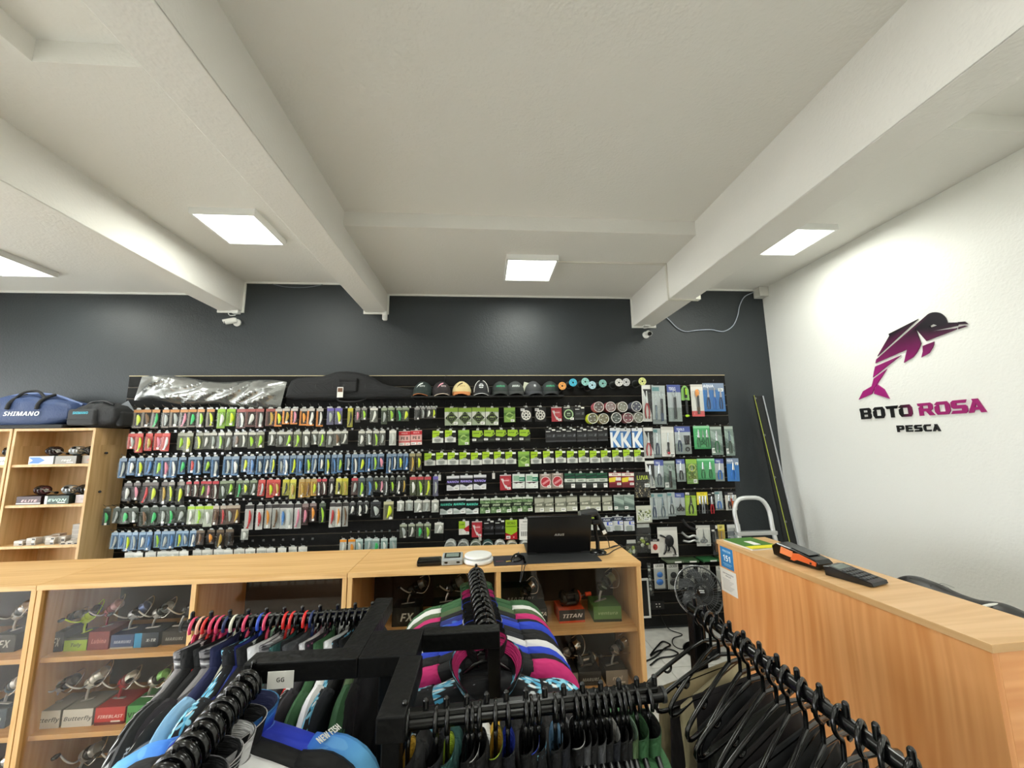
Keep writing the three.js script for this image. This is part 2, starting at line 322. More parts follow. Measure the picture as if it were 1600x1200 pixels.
design('nanoteal', (p) => { p.fill('#c9cfcc'); p.fill('#0f1a1c', 0, 20, 128, 80); p.poly('#0f1a1c', [[20, 96], [108, 96], [64, 122]]); p.text('#5fe3c4', 'NANOx', 60, 58, 34, 'bold', 'italic'); p.fill('#a9b3ae', 6, 124, 56, 26); p.tag(76, 122, 46, 30); });
design('whitegreen', (p) => { p.fill('#d5dbd4'); p.fill('#8fb79a', 10, 20, 60, 56); p.fill('#167a58', 70, 36, 58, 44); p.text('#e9f4ee', 'SOFT', 96, 58, 20); p.poly('#3d1f24', [[0, 92], [128, 84], [64, 112]]); p.disc('#e3e7e0', 64, 128, 30); p.tag(80, 128); });
design('redring', (p) => { p.fill('#8f8276'); p.disc('#e1c9c6', 64, 86, 56); p.disc('#b02c38', 64, 86, 48); p.poly('#d98f92', [[24, 100], [96, 58], [110, 72], [40, 116]]); p.fill('#cdc5bc', 20, 6, 88, 14); p.tag(82, 122); });
design('greenblack', (p) => { p.fill('#1c211e'); p.fill('#0d5a3a', 0, 6, 128, 48); p.poly('#11312a', [[0, 30], [128, 12], [128, 34], [0, 50]]); p.fill('#c9cfc4', 0, 60, 128, 34); p.text('#2f4038', 'HARD', 64, 78, 24); p.fill('#3a413c', 0, 100, 128, 20); p.tag(80, 112, 44, 40); });
design('redyellow', (p) => { p.fill('#8a2a35'); p.fill('#e9e5da', 0, 10, 128, 30); p.poly('#e8d23a', [[0, 60], [84, 48], [60, 100], [0, 104]]); p.fill('#e5e2dc', 70, 54, 52, 34); p.text('#7a1822', 'KING', 64, 24, 24); p.fill('#6b1a26', 0, 116, 128, 44); p.tag(82, 110); });
design('camo', (p) => { p.fill('#6d8a5e'); for (let k = 0; k < 26; k++) p.disc(pick(['#46653c', '#8da779', '#39552f', '#a9bd92', '#2c3f27']), rnd() * 128, rnd() * 160, rr(8, 20)); p.fill('#1c2a1c', 0, 56, 128, 40); p.text('#d8e6c0', 'SPIDER', 64, 76, 26, 'bold', 'italic'); p.fill('#cfd5c8', 0, 4, 128, 18); p.tag(70, 124, 52, 28); });
design('silver', (p) => { p.fill('#7f8172'); p.fill('#a9aa98', 0, 20, 128, 50); p.poly('#7c7f70', [[0, 70], [128, 54], [128, 84], [0, 100]]); p.text('#f1f0dc', 'SILVER', 60, 84, 24, 'bold', 'italic'); p.fill('#b9bba8', 0, 108, 128, 52); p.fill('#4a4d42', 0, 0, 128, 14); p.tag(70, 120, 52, 30); });
design('grass', (p) => { p.fill('#7d8f86'); p.poly('#9db0a6', [[0, 20], [128, 60], [128, 100], [0, 60]]); p.poly('#5c6f68', [[0, 80], [128, 110], [128, 140], [0, 120]]); p.fill('#aab6ad', 0, 0, 128, 16); p.tag(8, 120, 42, 28); });
design('greenred', (p) => { p.fill('#d9d6cf'); p.fill('#9cc12e', 0, 0, 80, 90); p.poly('#b2222c', [[60, 90], [128, 50], [128, 130], [80, 120]]); p.disc('#e6e4dd', 60, 128, 26); p.text('#33420c', 'CARP', 40, 40, 24); p.tag(82, 124); });
design('poster', (p) => { p.fill('#9dc22c'); p.text('#40520c', 'MONO', 64, 30, 28); p.fill('#6f8f1c', 10, 50, 108, 10); p.poly('#a81e28', [[0, 104], [64, 124], [128, 96], [128, 160], [0, 160]]); p.tag(10, 130, 44, 24); p.text('#f0d6d4', 'x', 90, 140, 24); });
design('barcode', (p) => { p.fill('#e6e4de'); p.text('#6b6862', 'notice', 64, 20, 18); for (let k = 0; k < 14; k++) p.fill('#2b2a28', 20 + k * 6.4, 96, k % 3 ? 2 : 4, 34); for (let k = 0; k < 4; k++) p.fill('#a5a29b', 14, 40 + 12 * k, 100, 3); });
design('bluewhite', (p) => { p.fill('#c8cdd0'); p.fill('#26324a', 0, 10, 128, 40); p.fill('#3a52c4', 64, 54, 64, 40); p.text('#e6ecf4', 'FLASH', 64, 30, 26, 'bold', 'italic'); p.disc('#9aa39f', 62, 130, 40); p.fill('#d9dddb', 0, 92, 128, 8); p.tag(84, 60, 42, 26); });
// lure headers and tool cards
design('bluehead', (p) => { p.fill('#b9bfc2'); p.fill('#4c5a9c', 0, 0, 128, 34); p.text('#e9edf6', 'TOOLS', 50, 18, 20); p.fill('#8d9794', 0, 100, 128, 60); });
design('greycard', (p) => { p.fill('#a9b2b2'); p.fill('#5f8c8f', 6, 8, 66, 16); p.fill('#c5cccb', 0, 34, 128, 126); p.fill('#8b9494', 0, 140, 128, 20); });
design('slantcard', (p) => { p.fill('#e3e3df'); p.poly('#222325', [[20, 20], [128, 20], [128, 130]]); p.fill('#f0f0ec', 10, 4, 100, 14); p.tag(70, 130, 46, 22); });
design('whitecard', (p) => { p.fill('#e2e1db'); p.fill('#cfcfc8', 0, 0, 128, 20); p.text('#6a6a66', 'fish', 64, 132, 22); p.tag(84, 138, 40, 18); });
design('steelblue', (p) => { p.fill('#3674b6'); p.fill('#7f8fa8', 0, 0, 128, 40); p.text('#f0f3f8', 'AQUA', 36, 18, 22); p.tag(92, 30, 30, 18); });
design('greencard', (p) => { p.fill('#4fae6c'); p.fill('#8fcf9f', 0, 0, 128, 18); p.fill('#3b955a', 0, 146, 128, 14); });
design('yellowhead', (p) => { p.fill('#e8d62c'); p.fill('#f2ea98', 8, 44, 112, 50); p.text('#7d6d10', 'PRO', 64, 24, 24); for (let k = 0; k < 4; k++) p.fill('#b5a53a', 14, 52 + 10 * k, 96, 3); });
design('limecard', (p) => { p.fill('#9fc53a'); p.fill('#14180e', 0, 0, 128, 24); p.tag(8, 4, 44, 16); p.fill('#b8da5a', 8, 40, 112, 90); });
design('redfoot', (p) => { p.fill('#e5e2dc'); p.fill('#d95a5a', 0, 132, 128, 28); p.fill('#cfcac2', 0, 0, 128, 14); });
design('luva', (p) => { p.fill('#1b1a17'); p.text('#c3d63a', 'LUVA', 70, 38, 36); for (let k = 0; k < 90; k++) p.disc(pick(['#8f8262', '#5d5340', '#b8ab86', '#3a3428']), rnd() * 128, 66 + rnd() * 94, rr(2, 5)); p.tag(84, 74, 40, 22); });
design('lockerhead', (p) => { p.fill('#d9d9d4'); p.text('#2a2a2a', 'LOCKER', 68, 14, 24); p.fill('#c2c2bc', 0, 30, 128, 130); });
design('tackle', (p) => { p.fill('#cfd0c0'); for (let k = 0; k < 60; k++) p.disc(pick(['#59652f', '#2e341f', '#8e9a4a', '#e1e2d2']), 14 + rnd() * 100, 40 + rnd() * 100, rr(4, 9)); p.tag(60, 116, 50, 24); });
design('redprint', (p) => { p.fill('#dcd6cd'); p.fill('#23232a', 0, 0, 128, 30); p.text('#f0ece4', 'HOOK', 64, 16, 20); p.disc('#b5382c', 64, 92, 34); p.disc('#7d2019', 52, 98, 14); });
design('greyblue', (p) => { p.fill('#b6b8b8'); p.fill('#d3d4d2', 6, 6, 116, 24); p.fill('#7d8288', 0, 60, 128, 40); p.fill('#5a6c92', 0, 110, 24, 50); });
design('yellowcard', (p) => { p.fill('#d3b93a'); p.fill('#e9dc7a', 0, 0, 128, 28); p.text('#4c4210', 'GAFF', 64, 14, 20); p.fill('#c59a3a', 20, 34, 88, 60); });
const atlas = new THREE.CanvasTexture(atlasCanvas); atlas.colorSpace = THREE.SRGBColorSpace; atlas.anisotropy = 8;
const printMat = new THREE.MeshStandardMaterial({ map: atlas, roughness: 0.4 });
const printCache = {};
function printed(name, w, h, z) {                         // a card 1.2 mm thick whose front carries a design
  const key = [name, w, h, z].join();
  if (printCache[key]) return printCache[key];
  const g = new THREE.BoxGeometry(w, h, 0.0012), k = cells[name], u0 = (k % COLS) / COLS, v1 = 1 - Math.floor(k / COLS) / CROWS;
  const uv = g.attributes.uv; for (let i = 0; i < uv.count; i++) uv.setXY(i, u0 + (0.01 + 0.98 * uv.getX(i)) / COLS, v1 - (0.99 - 0.98 * uv.getY(i)) / CROWS);
  g.translate(0, -h / 2, z); return printCache[key] = g;
}
// ---- lures
function lureGeo(len, r, tail) {                          // hangs along -y, belly to +z; tinted back to belly by its own paint
  const n = 10, rings = [];
  for (let i = 0; i < 11; i++) { const t = i / 10, s = Math.pow(Math.sin(PI * Math.min(1, 0.06 + t * 0.9)), 0.7) * (1 - 0.35 * t), bend = 0.08 * len * Math.sin(PI * t); const w = tail && i === 10 ? 0.9 : s; rings.push(Array.from({ length: n }, (_, k) => { const a = 2 * PI * k / n; return [r * w * Math.cos(a) * 0.85 + bend, len / 2 - len * t, (tail && i === 10 ? 0.25 : w) * r * 0.7 * Math.sin(a)]; })); }
  return loft(rings);
}
const lureShapes = [lureGeo(0.082, 0.0125, false), lureGeo(0.088, 0.0105, true), lureGeo(0.07, 0.014, false)];
const hookShape = [0.018, -0.02].map((y) => tube([[0.004, y, 0.006], [0.012, y - 0.004, 0.01], [0.015, y - 0.012, 0.011], [0.01, y - 0.016, 0.01], [0.006, y - 0.011, 0.01]], 0.0007, 8, 4));
const trebles = hookShape[1];
const LURE = { yellow: 0xd8e81a, lime: 0xa6d82a, green: 0x39c46a, white: 0xe6e4dc, pink: 0xe48aa0, silver: 0xb9bdb8, orange: 0xf09a2c, red: 0xd23a3a, gold: 0xc9a23a, blue: 0x4f86c8, brown: 0x7d5b3c, black: 0x1d1d1d };
const lureMat = Object.fromEntries(Object.entries(LURE).map(([k, c]) => [k, mat(c, 0.3)]));
// kind: [words, card, header, height, lures, shell]
const KINDS = {
  brown: ['tan-topped box pack', 0x2c251f, 0xc98e56, 0.15, ['yellow', 'brown', 'green', 'silver', 'silver', 'pink', 'green', 'lime', 'yellow'], 0x8c8177],
  lime: ['lime green pack', 0x7aa22a, 0x94bf36, 0.155, ['white', 'yellow'], 0x88b030],
  maroon: ['maroon-topped pack', 0x3a2a28, 0xa05a54, 0.15, ['white', 'white', 'silver', 'gold'], 0x6d4a46],
  orange: ['black and orange pack', 0x1a1613, 0xb8b3ac, 0.145, ['yellow', 'gold', 'pink', 'orange', 'white', 'white'], 0xe08a3a],
  violet: ['violet-headed pack', 0x6c6a86, 0x6d62b0, 0.16, ['silver', 'yellow'], 0],
  yellow: ['yellow-framed pack', 0xb9b23a, 0xc9c13a, 0.15, ['black', 'gold', 'lime'], 0],
  small: ['small slim pack', 0x5b5954, 0x8d8a84, 0.12, ['pink', 'lime'], 0],
  clear: ['clear white-headed pack', 0x5c5b52, 0xc9c8be, 0.13, ['white', 'silver', 'lime', 'silver', 'brown', 'white', 'lime'], 0],
  clearlime: ['clear pack with lime filling', 0x66664e, 0xa5a698, 0.145, ['lime', 'yellow', 'yellow'], 0],
  slim: ['slim green-tinted pack', 0x3f4a34, 0x8f9b80, 0.13, ['silver', 'lime', 'green', 'yellow'], 0],
  tiny: ['tiny dark pack', 0x45433f, 0x8c8b88, 0.1, ['black', 'silver', 'white', 'yellow'], 0],
  red: ['red pack', 0xc0342c, 0xc94a40, 0.145, ['silver', 'yellow', 'gold', 'pink', 'white'], 0xc4402f],
  whitecard: ['white card pack', 0xdad8d0, 0xe4e2da, 0.115, ['white'], 0],
  blue: ['blue-framed pack', 0x27435f, 0x7f93a8, 0.15, ['silver', 'white', 'yellow', 'blue', 'lime', 'pink', 'white', 'green', 'red', 'silver', 'lime'], 0x44709c],
  darkgold: ['dark gold pack', 0x4a4228, 0x9c946c, 0.145, ['gold', 'yellow'], 0],
  dark: ['dark clear pack', 0x2a2422, 0x6b6460, 0.16, ['white', 'pink', 'red', 'yellow', 'gold'], 0],
  darklime: ['dark pack', 0x201d18, 0x8f8a80, 0.17, ['yellow', 'yellow'], 0],
  redtop: ['red-topped pack', 0x5a3a34, 0xc2414a, 0.13, ['silver', 'white', 'lime', 'pink', 'white'], 0],
  gold: ['golden pack', 0xb98a2c, 0xb59a5a, 0.15, ['gold', 'brown', 'yellow'], 0xd0a03a],
  navy: ['navy slate pack', 0x3d4a52, 0x59646b, 0.16, ['lime', 'blue'], 0],
  darkgreen: ['black pack with green edge', 0x191d19, 0x4b514b, 0.14, ['lime', 'pink', 'silver', 'lime', 'white', 'gold'], 0],
  redgreen: ['red-topped green pack', 0x4c5434, 0xb8464c, 0.15, ['white', 'lime', 'yellow'], 0],
  bag: ['soft clear bag', 0x3c4436, 0x4a544a, 0.13, ['green', 'silver', 'brown', 'green', 'silver'], 0],
  limewhite: ['lime and white tube pack', 0xc9cdb8, 0xa9cc2c, 0.15, ['white', 'lime', 'white'], 0],
  brownclear: ['brown-backed clear pack', 0x6b5040, 0xb5a694, 0.145, ['brown', 'red', 'silver', 'gold'], 0],
  jig: ['tall white pack', 0xd8d6d0, 0x3e3b3a, 0.19, ['red', 'orange', 'brown', 'blue', 'silver', 'pink', 'lime'], 0],
  darkpink: ['tall dark red pack', 0x4a2c2a, 0x8c7a76, 0.17, ['pink', 'orange'], 0],
  darkjig: ['tall dark green pack', 0x1d2a1b, 0x5a6456, 0.175, ['lime'], 0],
  blackwhite: ['small black pack', 0x151515, 0x4d4d4d, 0.11, ['white', 'white', 'white'], 0],
  darkbag: ['black bag', 0x1a1b1d, 0x3a3c40, 0.14, ['silver'], 0],
  tassel: ['white and yellow skirted pack', 0x8f8c6a, 0xc9c4a0, 0.14, ['yellow'], 0],
  smallwhite: ['small white-carded pack', 0xb5b5ac, 0xdcdbd2, 0.095, ['white', 'silver'], 0],
  bluelow: ['pale blue pack', 0x4a6c90, 0x97aec4, 0.13, ['silver', 'blue', 'yellow', 'silver', 'white', 'blue', 'lime'], 0x6f92b5],
  browndark: ['dark brown pack', 0x3a2a1c, 0x6a5a44, 0.13, ['brown', 'orange', 'gold', 'black'], 0],
  smallclear: ['small clear pack', 0x5a5e50, 0xaab09a, 0.11, ['silver', 'white', 'green', 'lime'], 0],
  orangewhite: ['orange-topped white pack', 0xd0cec6, 0xe8972c, 0.13, ['white', 'orange'], 0],
  teal: ['pale teal bag', 0xa9c0bc, 0xc9d6d2, 0.12, ['white', 'silver', 'green'], 0],
};
const LURE_ROWS = [
  [1, [[-2.86, -2.22, 9, 'brown'], [-2.21, -2.06, 2, 'lime'], [-2.06, -1.75, 4, 'maroon'], [-1.75, -1.35, 6, 'orange'], [-1.32, -1.19, 2, 'violet'], [-1.16, -1.11, 1, 'yellow'], [-1.09, -0.99, 2, 'small'], [-0.97, -0.90, 1, 'clear'], [-0.88, -0.63, 4, 'slim'], [-0.59, -0.40, 4, 'tiny']]],
  [2, [[-2.88, -2.55, 5, 'red'], [-2.50, -2.30, 3, 'clearlime'], [-2.30, -1.88, 7, 'clear'], [-1.88, -1.81, 1, 'clearlime'], [-1.79, -1.59, 3, 'clear'], [-1.59, -1.52, 1, 'clearlime'], [-1.51, -1.13, 6, 'clear'], [-1.06, -0.82, 4, 'clear'], [-0.80, -0.74, 1, 'whitecard']]],
  [3, [[-2.91, -2.15, 12, 'blue'], [-2.13, -1.86, 4, 'blue'], [-1.86, -1.70, 3, 'blue'], [-1.70, -1.43, 5, 'blue'], [-1.42, -1.17, 5, 'blue'], [-1.16, -0.83, 6, 'blue'], [-0.82, -0.63, 4, 'blue'], [-0.63, -0.52, 2, 'darkgold']]],
  [4, [[-2.85, -2.53, 5, 'dark'], [-2.52, -2.40, 2, 'darklime'], [-2.39, -2.14, 5, 'redtop'], [-2.13, -1.84, 5, 'slim'], [-1.84, -1.65, 3, 'red'], [-1.64, -1.53, 2, 'yellow'], [-1.52, -1.37, 3, 'gold'], [-1.37, -1.29, 2, 'redtop'], [-1.28, -1.23, 1, 'dark'], [-1.22, -1.11, 2, 'yellow'], [-1.10, -1.04, 1, 'redtop'], [-1.04, -0.92, 2, 'navy'], [-0.92, -0.64, 6, 'darkgreen'], [-0.62, -0.44, 3, 'redgreen'], [-0.43, -0.38, 1, 'violet']]],
  [5, [[-2.99, -2.86, 2, 'bag'], [-2.85, -2.37, 7, 'bag'], [-2.37, -2.17, 3, 'limewhite'], [-2.17, -1.96, 4, 'brownclear'], [-1.92, -1.85, 1, 'jig'], [-1.83, -1.48, 6, 'jig'], [-1.48, -1.36, 2, 'darkpink'], [-1.34, -1.28, 1, 'darkjig'], [-1.26, -1.11, 3, 'jig'], [-1.10, -0.94, 3, 'blackwhite'], [-0.94, -0.84, 1, 'darkbag'], [-0.83, -0.74, 1, 'tassel'], [-0.72, -0.37, 5, 'smallwhite']]],
  [6, [[-2.91, -2.27, 12, 'bluelow'], [-2.27, -1.99, 4, 'browndark'], [-1.94, -1.88, 1, 'smallwhite'], [-0.69, -0.43, 4, 'smallclear'], [-0.41, -0.33, 1, 'smallwhite']]],
  [7, [[-2.80, -1.81, 12, 'whitecard'], [-1.81, -1.41, 5, 'whitecard'], [-1.17, -1.04, 2, 'orangewhite'], [-1.04, -0.71, 5, 'teal']]],
];
const rowY = (r) => (r === 6 ? groove(13) + 0.01 : groove(1 + 2 * r));   // the hook of a row
const W0 = 0.058, H0 = 0.145, packGeo = {
  card: bx(-W0 / 2, -H0, -0.001, W0 / 2, 0, 0.001), header: bx(-W0 / 2, -0.024, 0.001, W0 / 2, -0.002, 0.004, 0.001),
  blister: (() => { const g = new RoundedBoxGeometry(W0 - 0.008, H0 - 0.034, 0.022, 1, 0.004); g.translate(0, -0.028 - (H0 - 0.034) / 2, 0.012); return g; })(),
  side: [bx(-W0 / 2, -H0, 0.001, -W0 / 2 + 0.014, -0.022, 0.004), bx(-W0 / 2, -H0, 0.001, W0 / 2, -H0 + 0.012, 0.005)],
  sticker: bx(0.006, -H0 + 0.006, 0.0235, 0.024, -H0 + 0.024, 0.0242), tab: extrude(poly([[-0.018, 0], [0.018, 0], [0.01, 0.014], [-0.01, 0.014]]), 0.001),
};
packGeo.sideJoined = join(packGeo.side);
const sticker = mat(0xe9e8e2, 0.6), clearTab = mat(0xb9bcb8, 0.3);
function lurePack(kind, k, w, h, lure) {
  const [, card, head, , , side] = KINDS[kind];
  const o = new THREE.Group();
  part('card', packGeo.card, mat(card, 0.5), o); part('header', packGeo.header, mat(head, 0.45), o);
  if (side) part('side_print', packGeo.sideJoined, mat(side, 0.45), o);
  part('hang_tab', packGeo.tab, clearTab, o);
  const l = part('lure', lureShapes[k % 3], lureMat[lure], o); l.position.set(side ? 0.006 : 0, -0.083, 0.012); l.rotation.z = ((k * 37) % 7 - 3) * 0.05 - 0.04; l.scale.set(1.35, 1.18, 1);
  part('treble_hook', trebles, M.chrome, l);
  part('blister', packGeo.blister, M.blister, o);
  if (k % 3 === 0 && kind !== 'whitecard') part('price_sticker', packGeo.sticker, sticker, o);
  o.scale.set(w / W0, h / H0, 1); return o;
}
for (const [r, runs] of LURE_ROWS) {
  let n = 0;
  for (const [x0, x1, count, kind] of runs) {
    const y = r === 7 ? groove(14) - (kind === 'whitecard' ? 0.045 : 0) : rowY(r);
    const K = KINDS[kind], pitch = (x1 - x0) / count;
    for (let i = 0; i < count; i++) {
      n++;
      const x = x0 + (i + 0.5) * pitch + rr(-0.003, 0.003), k = n + r, lure = K[4][i % K[4].length];
      const h = K[3] * (kind === 'jig' || kind === 'brown' ? rr(0.97, 1.03) : rr(0.84, 1.1)), w = Math.min(0.085, pitch * (kind === 'jig' ? 0.88 : rr(0.78, 0.95)));
      const o = lurePack(kind, k, w, h, lure); o.name = numbered('lure_pack'); scene.add(o);
      o.position.set(x, y - 0.017, 0.195 + rr(-0.012, 0.012)); o.rotation.set(rr(-0.03, 0.05), rr(-0.1, 0.16), rr(-0.02, 0.02));
      tag(o, `${K[0]} with ${lure} lure, ${ord(n)} from left in ${ROWS[r]} lure row`, 'lure pack', `lure packs in the ${ROWS[r]} row`);
      hook(x, y, `hooks of the ${ROWS[r]} lure row`, `thin chrome hook holding the ${ord(n)} pack from left, ${ROWS[r]} lure row`);
    }
  }
}
// ---- line packs
const LINE = {
  diamond: ['green-topped card with black diamond print', 0.118, 0.155], leaf: ['leafy green line card', 0.1, 0.13], wheel: ['black card with silver spool wheel', 0.1, 0.13], redspool: ['red line card with white stripe', 0.098, 0.13], greenring: ['black card with pale green ring', 0.1, 0.13], blackcard: ['plain black line card', 0.092, 0.115],
  eight: ['red card with large figure eight', 0.098, 0.125], limewhite: ['lime and white line card', 0.094, 0.105], limeblack: ['black card with lime panel', 0.096, 0.108], arrow: ['white and blue arrow card', 0.098, 0.175], nanopurple: ['black and white card with purple lettering', 0.108, 0.122], whitegreen: ['white and green line card', 0.108, 0.122], redring: ['card with red ringed spool', 0.1, 0.13],
  greenblack: ['green, white and black line card', 0.096, 0.132], redyellow: ['crimson card with yellow flash', 0.112, 0.13], nanoteal: ['black card with teal lettering', 0.108, 0.125], camo: ['green camouflage line card', 0.094, 0.125], silver: ['silver-gold line card', 0.096, 0.13], grass: ['grey-green plain card', 0.094, 0.13], greenred: ['lime and red line card', 0.09, 0.11], poster: ['tall lime card with red foot', 0.105, 0.16], barcode: ['white card with barcode', 0.11, 0.17], bluewhite: ['navy and white line card', 0.095, 0.12],
};
const LINE_ROWS = [
  [1, [[-0.34, 0.14, 4, 'diamond'], [0.18, 0.29, 1, 'leaf'], [0.33, 0.44, 1, 'wheel'], [0.46, 0.57, 1, 'wheel'], [0.61, 0.71, 1, 'redspool'], [0.715, 0.82, 1, 'greenring'], [0.825, 0.92, 1, 'blackcard']]],
  [2, [[-0.73, -0.53, 2, 'eight'], [-0.45, -0.23, 2, 'limewhite'], [-0.22, -0.12, 1, 'leaf'], [-0.10, 0.42, 5, 'limeblack'], [0.55, 1.12, 6, 'blackcard'], [1.14, 1.44, 3, 'arrow']]],
  [3, [[-0.51, 0.29, 8, 'limewhite'], [0.30, 0.41, 1, 'leaf'], [0.41, 0.74, 3, 'limewhite'], [0.74, 1.45, 7, 'limewhite']]],
  [4, [[-0.32, 0.03, 3, 'nanopurple'], [0.14, 0.245, 1, 'redspool'], [0.25, 0.48, 2, 'whitegreen'], [0.49, 0.70, 2, 'redring'], [0.71, 1.10, 4, 'greenblack'], [1.11, 1.34, 2, 'redyellow']]],
  [5, [[-0.37, -0.04, 3, 'nanoteal'], [-0.03, 0.43, 5, 'camo'], [0.44, 0.61, 2, 'silver'], [0.62, 0.82, 2, 'silver'], [0.84, 1.03, 2, 'silver'], [1.04, 1.13, 1, 'silver'], [1.14, 1.33, 2, 'grass']]],
  [6, [[-0.21, -0.12, 1, 'greenred'], [-0.10, -0.01, 1, 'redspool'], [0.00, 0.09, 1, 'blackcard'], [0.095, 0.18, 1, 'blackcard'], [0.185, 0.29, 1, 'poster'], [0.30, 0.42, 1, 'barcode'], [0.93, 1.01, 1, 'limewhite'], [1.02, 1.32, 3, 'bluewhite']]],
];
const spoolRing = lathe([[0.024, 0], [0.036, 0], [0.038, 0.003], [0.036, 0.012], [0.028, 0.013], [0.024, 0.01], [0.024, 0]], 20); spoolRing.rotateX(PI / 2);
const lineWraps = { white: mat(0xcfd2cc, 0.35), lime: mat(0x9fc24a, 0.4), black: mat(0x232423, 0.35), red: mat(0xa63a3e, 0.35), teal: mat(0x8fb8b0, 0.35) };
const wrapOf = { leaf: 'lime', greenring: 'lime', redspool: 'red', redring: 'red', blackcard: 'black', nanoteal: 'teal', limeblack: 'black' };
const cardHook = extrude(poly([[-0.014, -0.002], [0.014, -0.002], [0.008, 0.014], [-0.008, 0.014]]), 0.001);
for (const [r, runs] of LINE_ROWS) {
  let n = 0; const y = rowY(r);
  for (const [x0, x1, count, kind] of runs) {
    const [words, w0, h] = LINE[kind], pitch = (x1 - x0) / count, w = Math.min(w0, pitch * 0.96);
    for (let i = 0; i < count; i++) {
      n++;
      const x = x0 + (i + 0.5) * pitch, o = thing('line_pack', `${words}, ${ord(n)} from the left in the ${ROWS[r]} line row`, 'fishing line pack', [x, y - 0.016 - rr(0, 0.006), 0.145 + rr(-0.008, 0.008)], rr(-0.06, 0.06), `line packs in the ${ROWS[r]} row`);
      o.rotation.z = rr(-0.02, 0.02);
      part('printed_card', printed(kind, w0, h, 0), printMat, o).scale.x = w / w0;
      if (!['barcode', 'poster', 'arrow', 'eight'].includes(kind)) { const s = part('spool', spoolRing, lineWraps[wrapOf[kind] ?? 'white'], o); s.scale.set(w / 0.094, w / 0.094, 0.7); s.position.set(0, -h + 0.042 * w / 0.094, -0.011); }
      part('hang_tab', cardHook, clearTab, o);
      hook(x, y, `hooks of the ${ROWS[r]} line row`, `thin chrome hook holding the ${ord(n)} card from left, ${ROWS[r]} line row`, 0.72);
    }
  }
}
for (const [k, [x, y]] of [[-0.38, 1.37], [0.09, 1.375], [-0.03, 0.86]].entries()) {   // small white price flags on empty hooks
  const o = solo('price_flag', [bx(x - 0.012, y - 0.05, 0.1, x + 0.012, y, 0.102), rod([x, y + 0.01, 0.015], [x, y + 0.006, 0.13], 0.0018, 5)], sticker, ['small white price flag left of the purple-lettered line cards', 'small white price flag right of the purple-lettered line cards', 'small white price flag among the lowest line cards'][k], 'price tag');
}
const font = await new FontLoader().loadAsync('fonts/droid/droid_sans_bold.typeface.json');
function lettering(text, h, width, depth, slant = 0) {            // raised letters, centred, height h and overall width
  const g = new TextGeometry(text, { font, size: h, depth, curveSegments: 3, bevelEnabled: false });
  g.computeBoundingBox(); const b = g.boundingBox;
  g.translate(-(b.min.x + b.max.x) / 2, -(b.min.y + b.max.y) / 2, 0);
  g.scale(width / (b.max.x - b.min.x), h / (b.max.y - b.min.y), 1);
  if (slant) g.applyMatrix4(new THREE.Matrix4().set(1, slant, 0, 0, 0, 1, 0, 0, 0, 0, 1, 0, 0, 0, 0, 1));
  return g;
}
// ---------------------------------------------------------------- carded tools at the right of the slat wall
const nose = (len, w) => extrude(poly([[-w, 0], [w, 0], [w * 0.9, len * 0.25], [w * 0.35, len], [-w * 0.35, len], [-w * 0.9, len * 0.25]]), 0.006, 0.0012);
const grip = (s, len, spread) => { const g = tube([[s * 0.004, 0, 0.005], [s * spread * 0.75, -len * 0.25, 0.005], [s * spread, -len * 0.6, 0.005], [s * spread * 0.72, -len, 0.005]], 0.0058, 12, 7); return g; };
function plier(o, h, color, jaw = M.chrome, wide = 0.017) {       // inside a card of height h
  const jl = h * 0.33, hl = h * 0.42, y = -h * 0.5, a = part('jaws', nose(jl, 0.009), jaw, o); a.position.set(0, y, 0.003);
  for (const s of [-1, 1]) part('handle', grip(s, hl, wide), color, o).position.y = y;
  part('pivot', spin(new THREE.CylinderGeometry(0.006, 0.006, 0.012, 10), PI / 2), M.chrome, o).position.set(0, y + 0.003, 0.006);
}
function driver(o, h, color) {
  part('shaft', rod([0, -h * 0.2, 0.008], [0, -h * 0.52, 0.008], 0.0035, 8), M.chrome, o);
  part('handle', spin(lathe([[0, 0], [0.009, 0.002], [0.011, h * 0.1], [0.008, h * 0.2], [0.011, h * 0.34], [0.006, h * 0.37], [0, h * 0.38]], 12), 0, 0, 0), color, o).position.set(0, -h * 0.9, 0.01);
  part('collar', rod([0, -h * 0.52, 0.008], [0, -h * 0.56, 0.008], 0.009, 10), mat(0x3a3a3c, 0.4), o);
}
function scissors(o, h, color) {
  for (const s of [-1, 1]) { part('blade', spin(extrude(poly([[-0.004, 0], [0.005, 0], [0.001, h * 0.36]]), 0.002), 0, 0, s * 0.09), M.chrome, o).position.set(s * 0.003, -h * 0.5, 0.004); const r = new THREE.TorusGeometry(0.013, 0.0042, 7, 16); part('finger_ring', move(r, s * 0.017, -h * 0.74, 0.007), color, o); part('handle', rod([0, -h * 0.5, 0.006], [s * 0.014, -h * 0.67, 0.007], 0.004, 7), color, o); }
}
function gripper(o, h, color) {                                     // fish lip gripper
  part('body', rod([0, -h * 0.35, 0.012], [0, -h * 0.72, 0.012], 0.011, 12), mat(0x2a2a2c, 0.3), o); part('grip', rod([0, -h * 0.72, 0.012], [0, -h * 0.93, 0.012], 0.013, 12, 0.011), color, o);
  for (const s of [-1, 1]) part('jaw', tube([[s * 0.004, -h * 0.35, 0.012], [s * 0.016, -h * 0.28, 0.012], [s * 0.013, -h * 0.19, 0.012], [s * 0.003, -h * 0.16, 0.012]], 0.003, 12, 6), M.chrome, o);
}
const blisterCache = {};
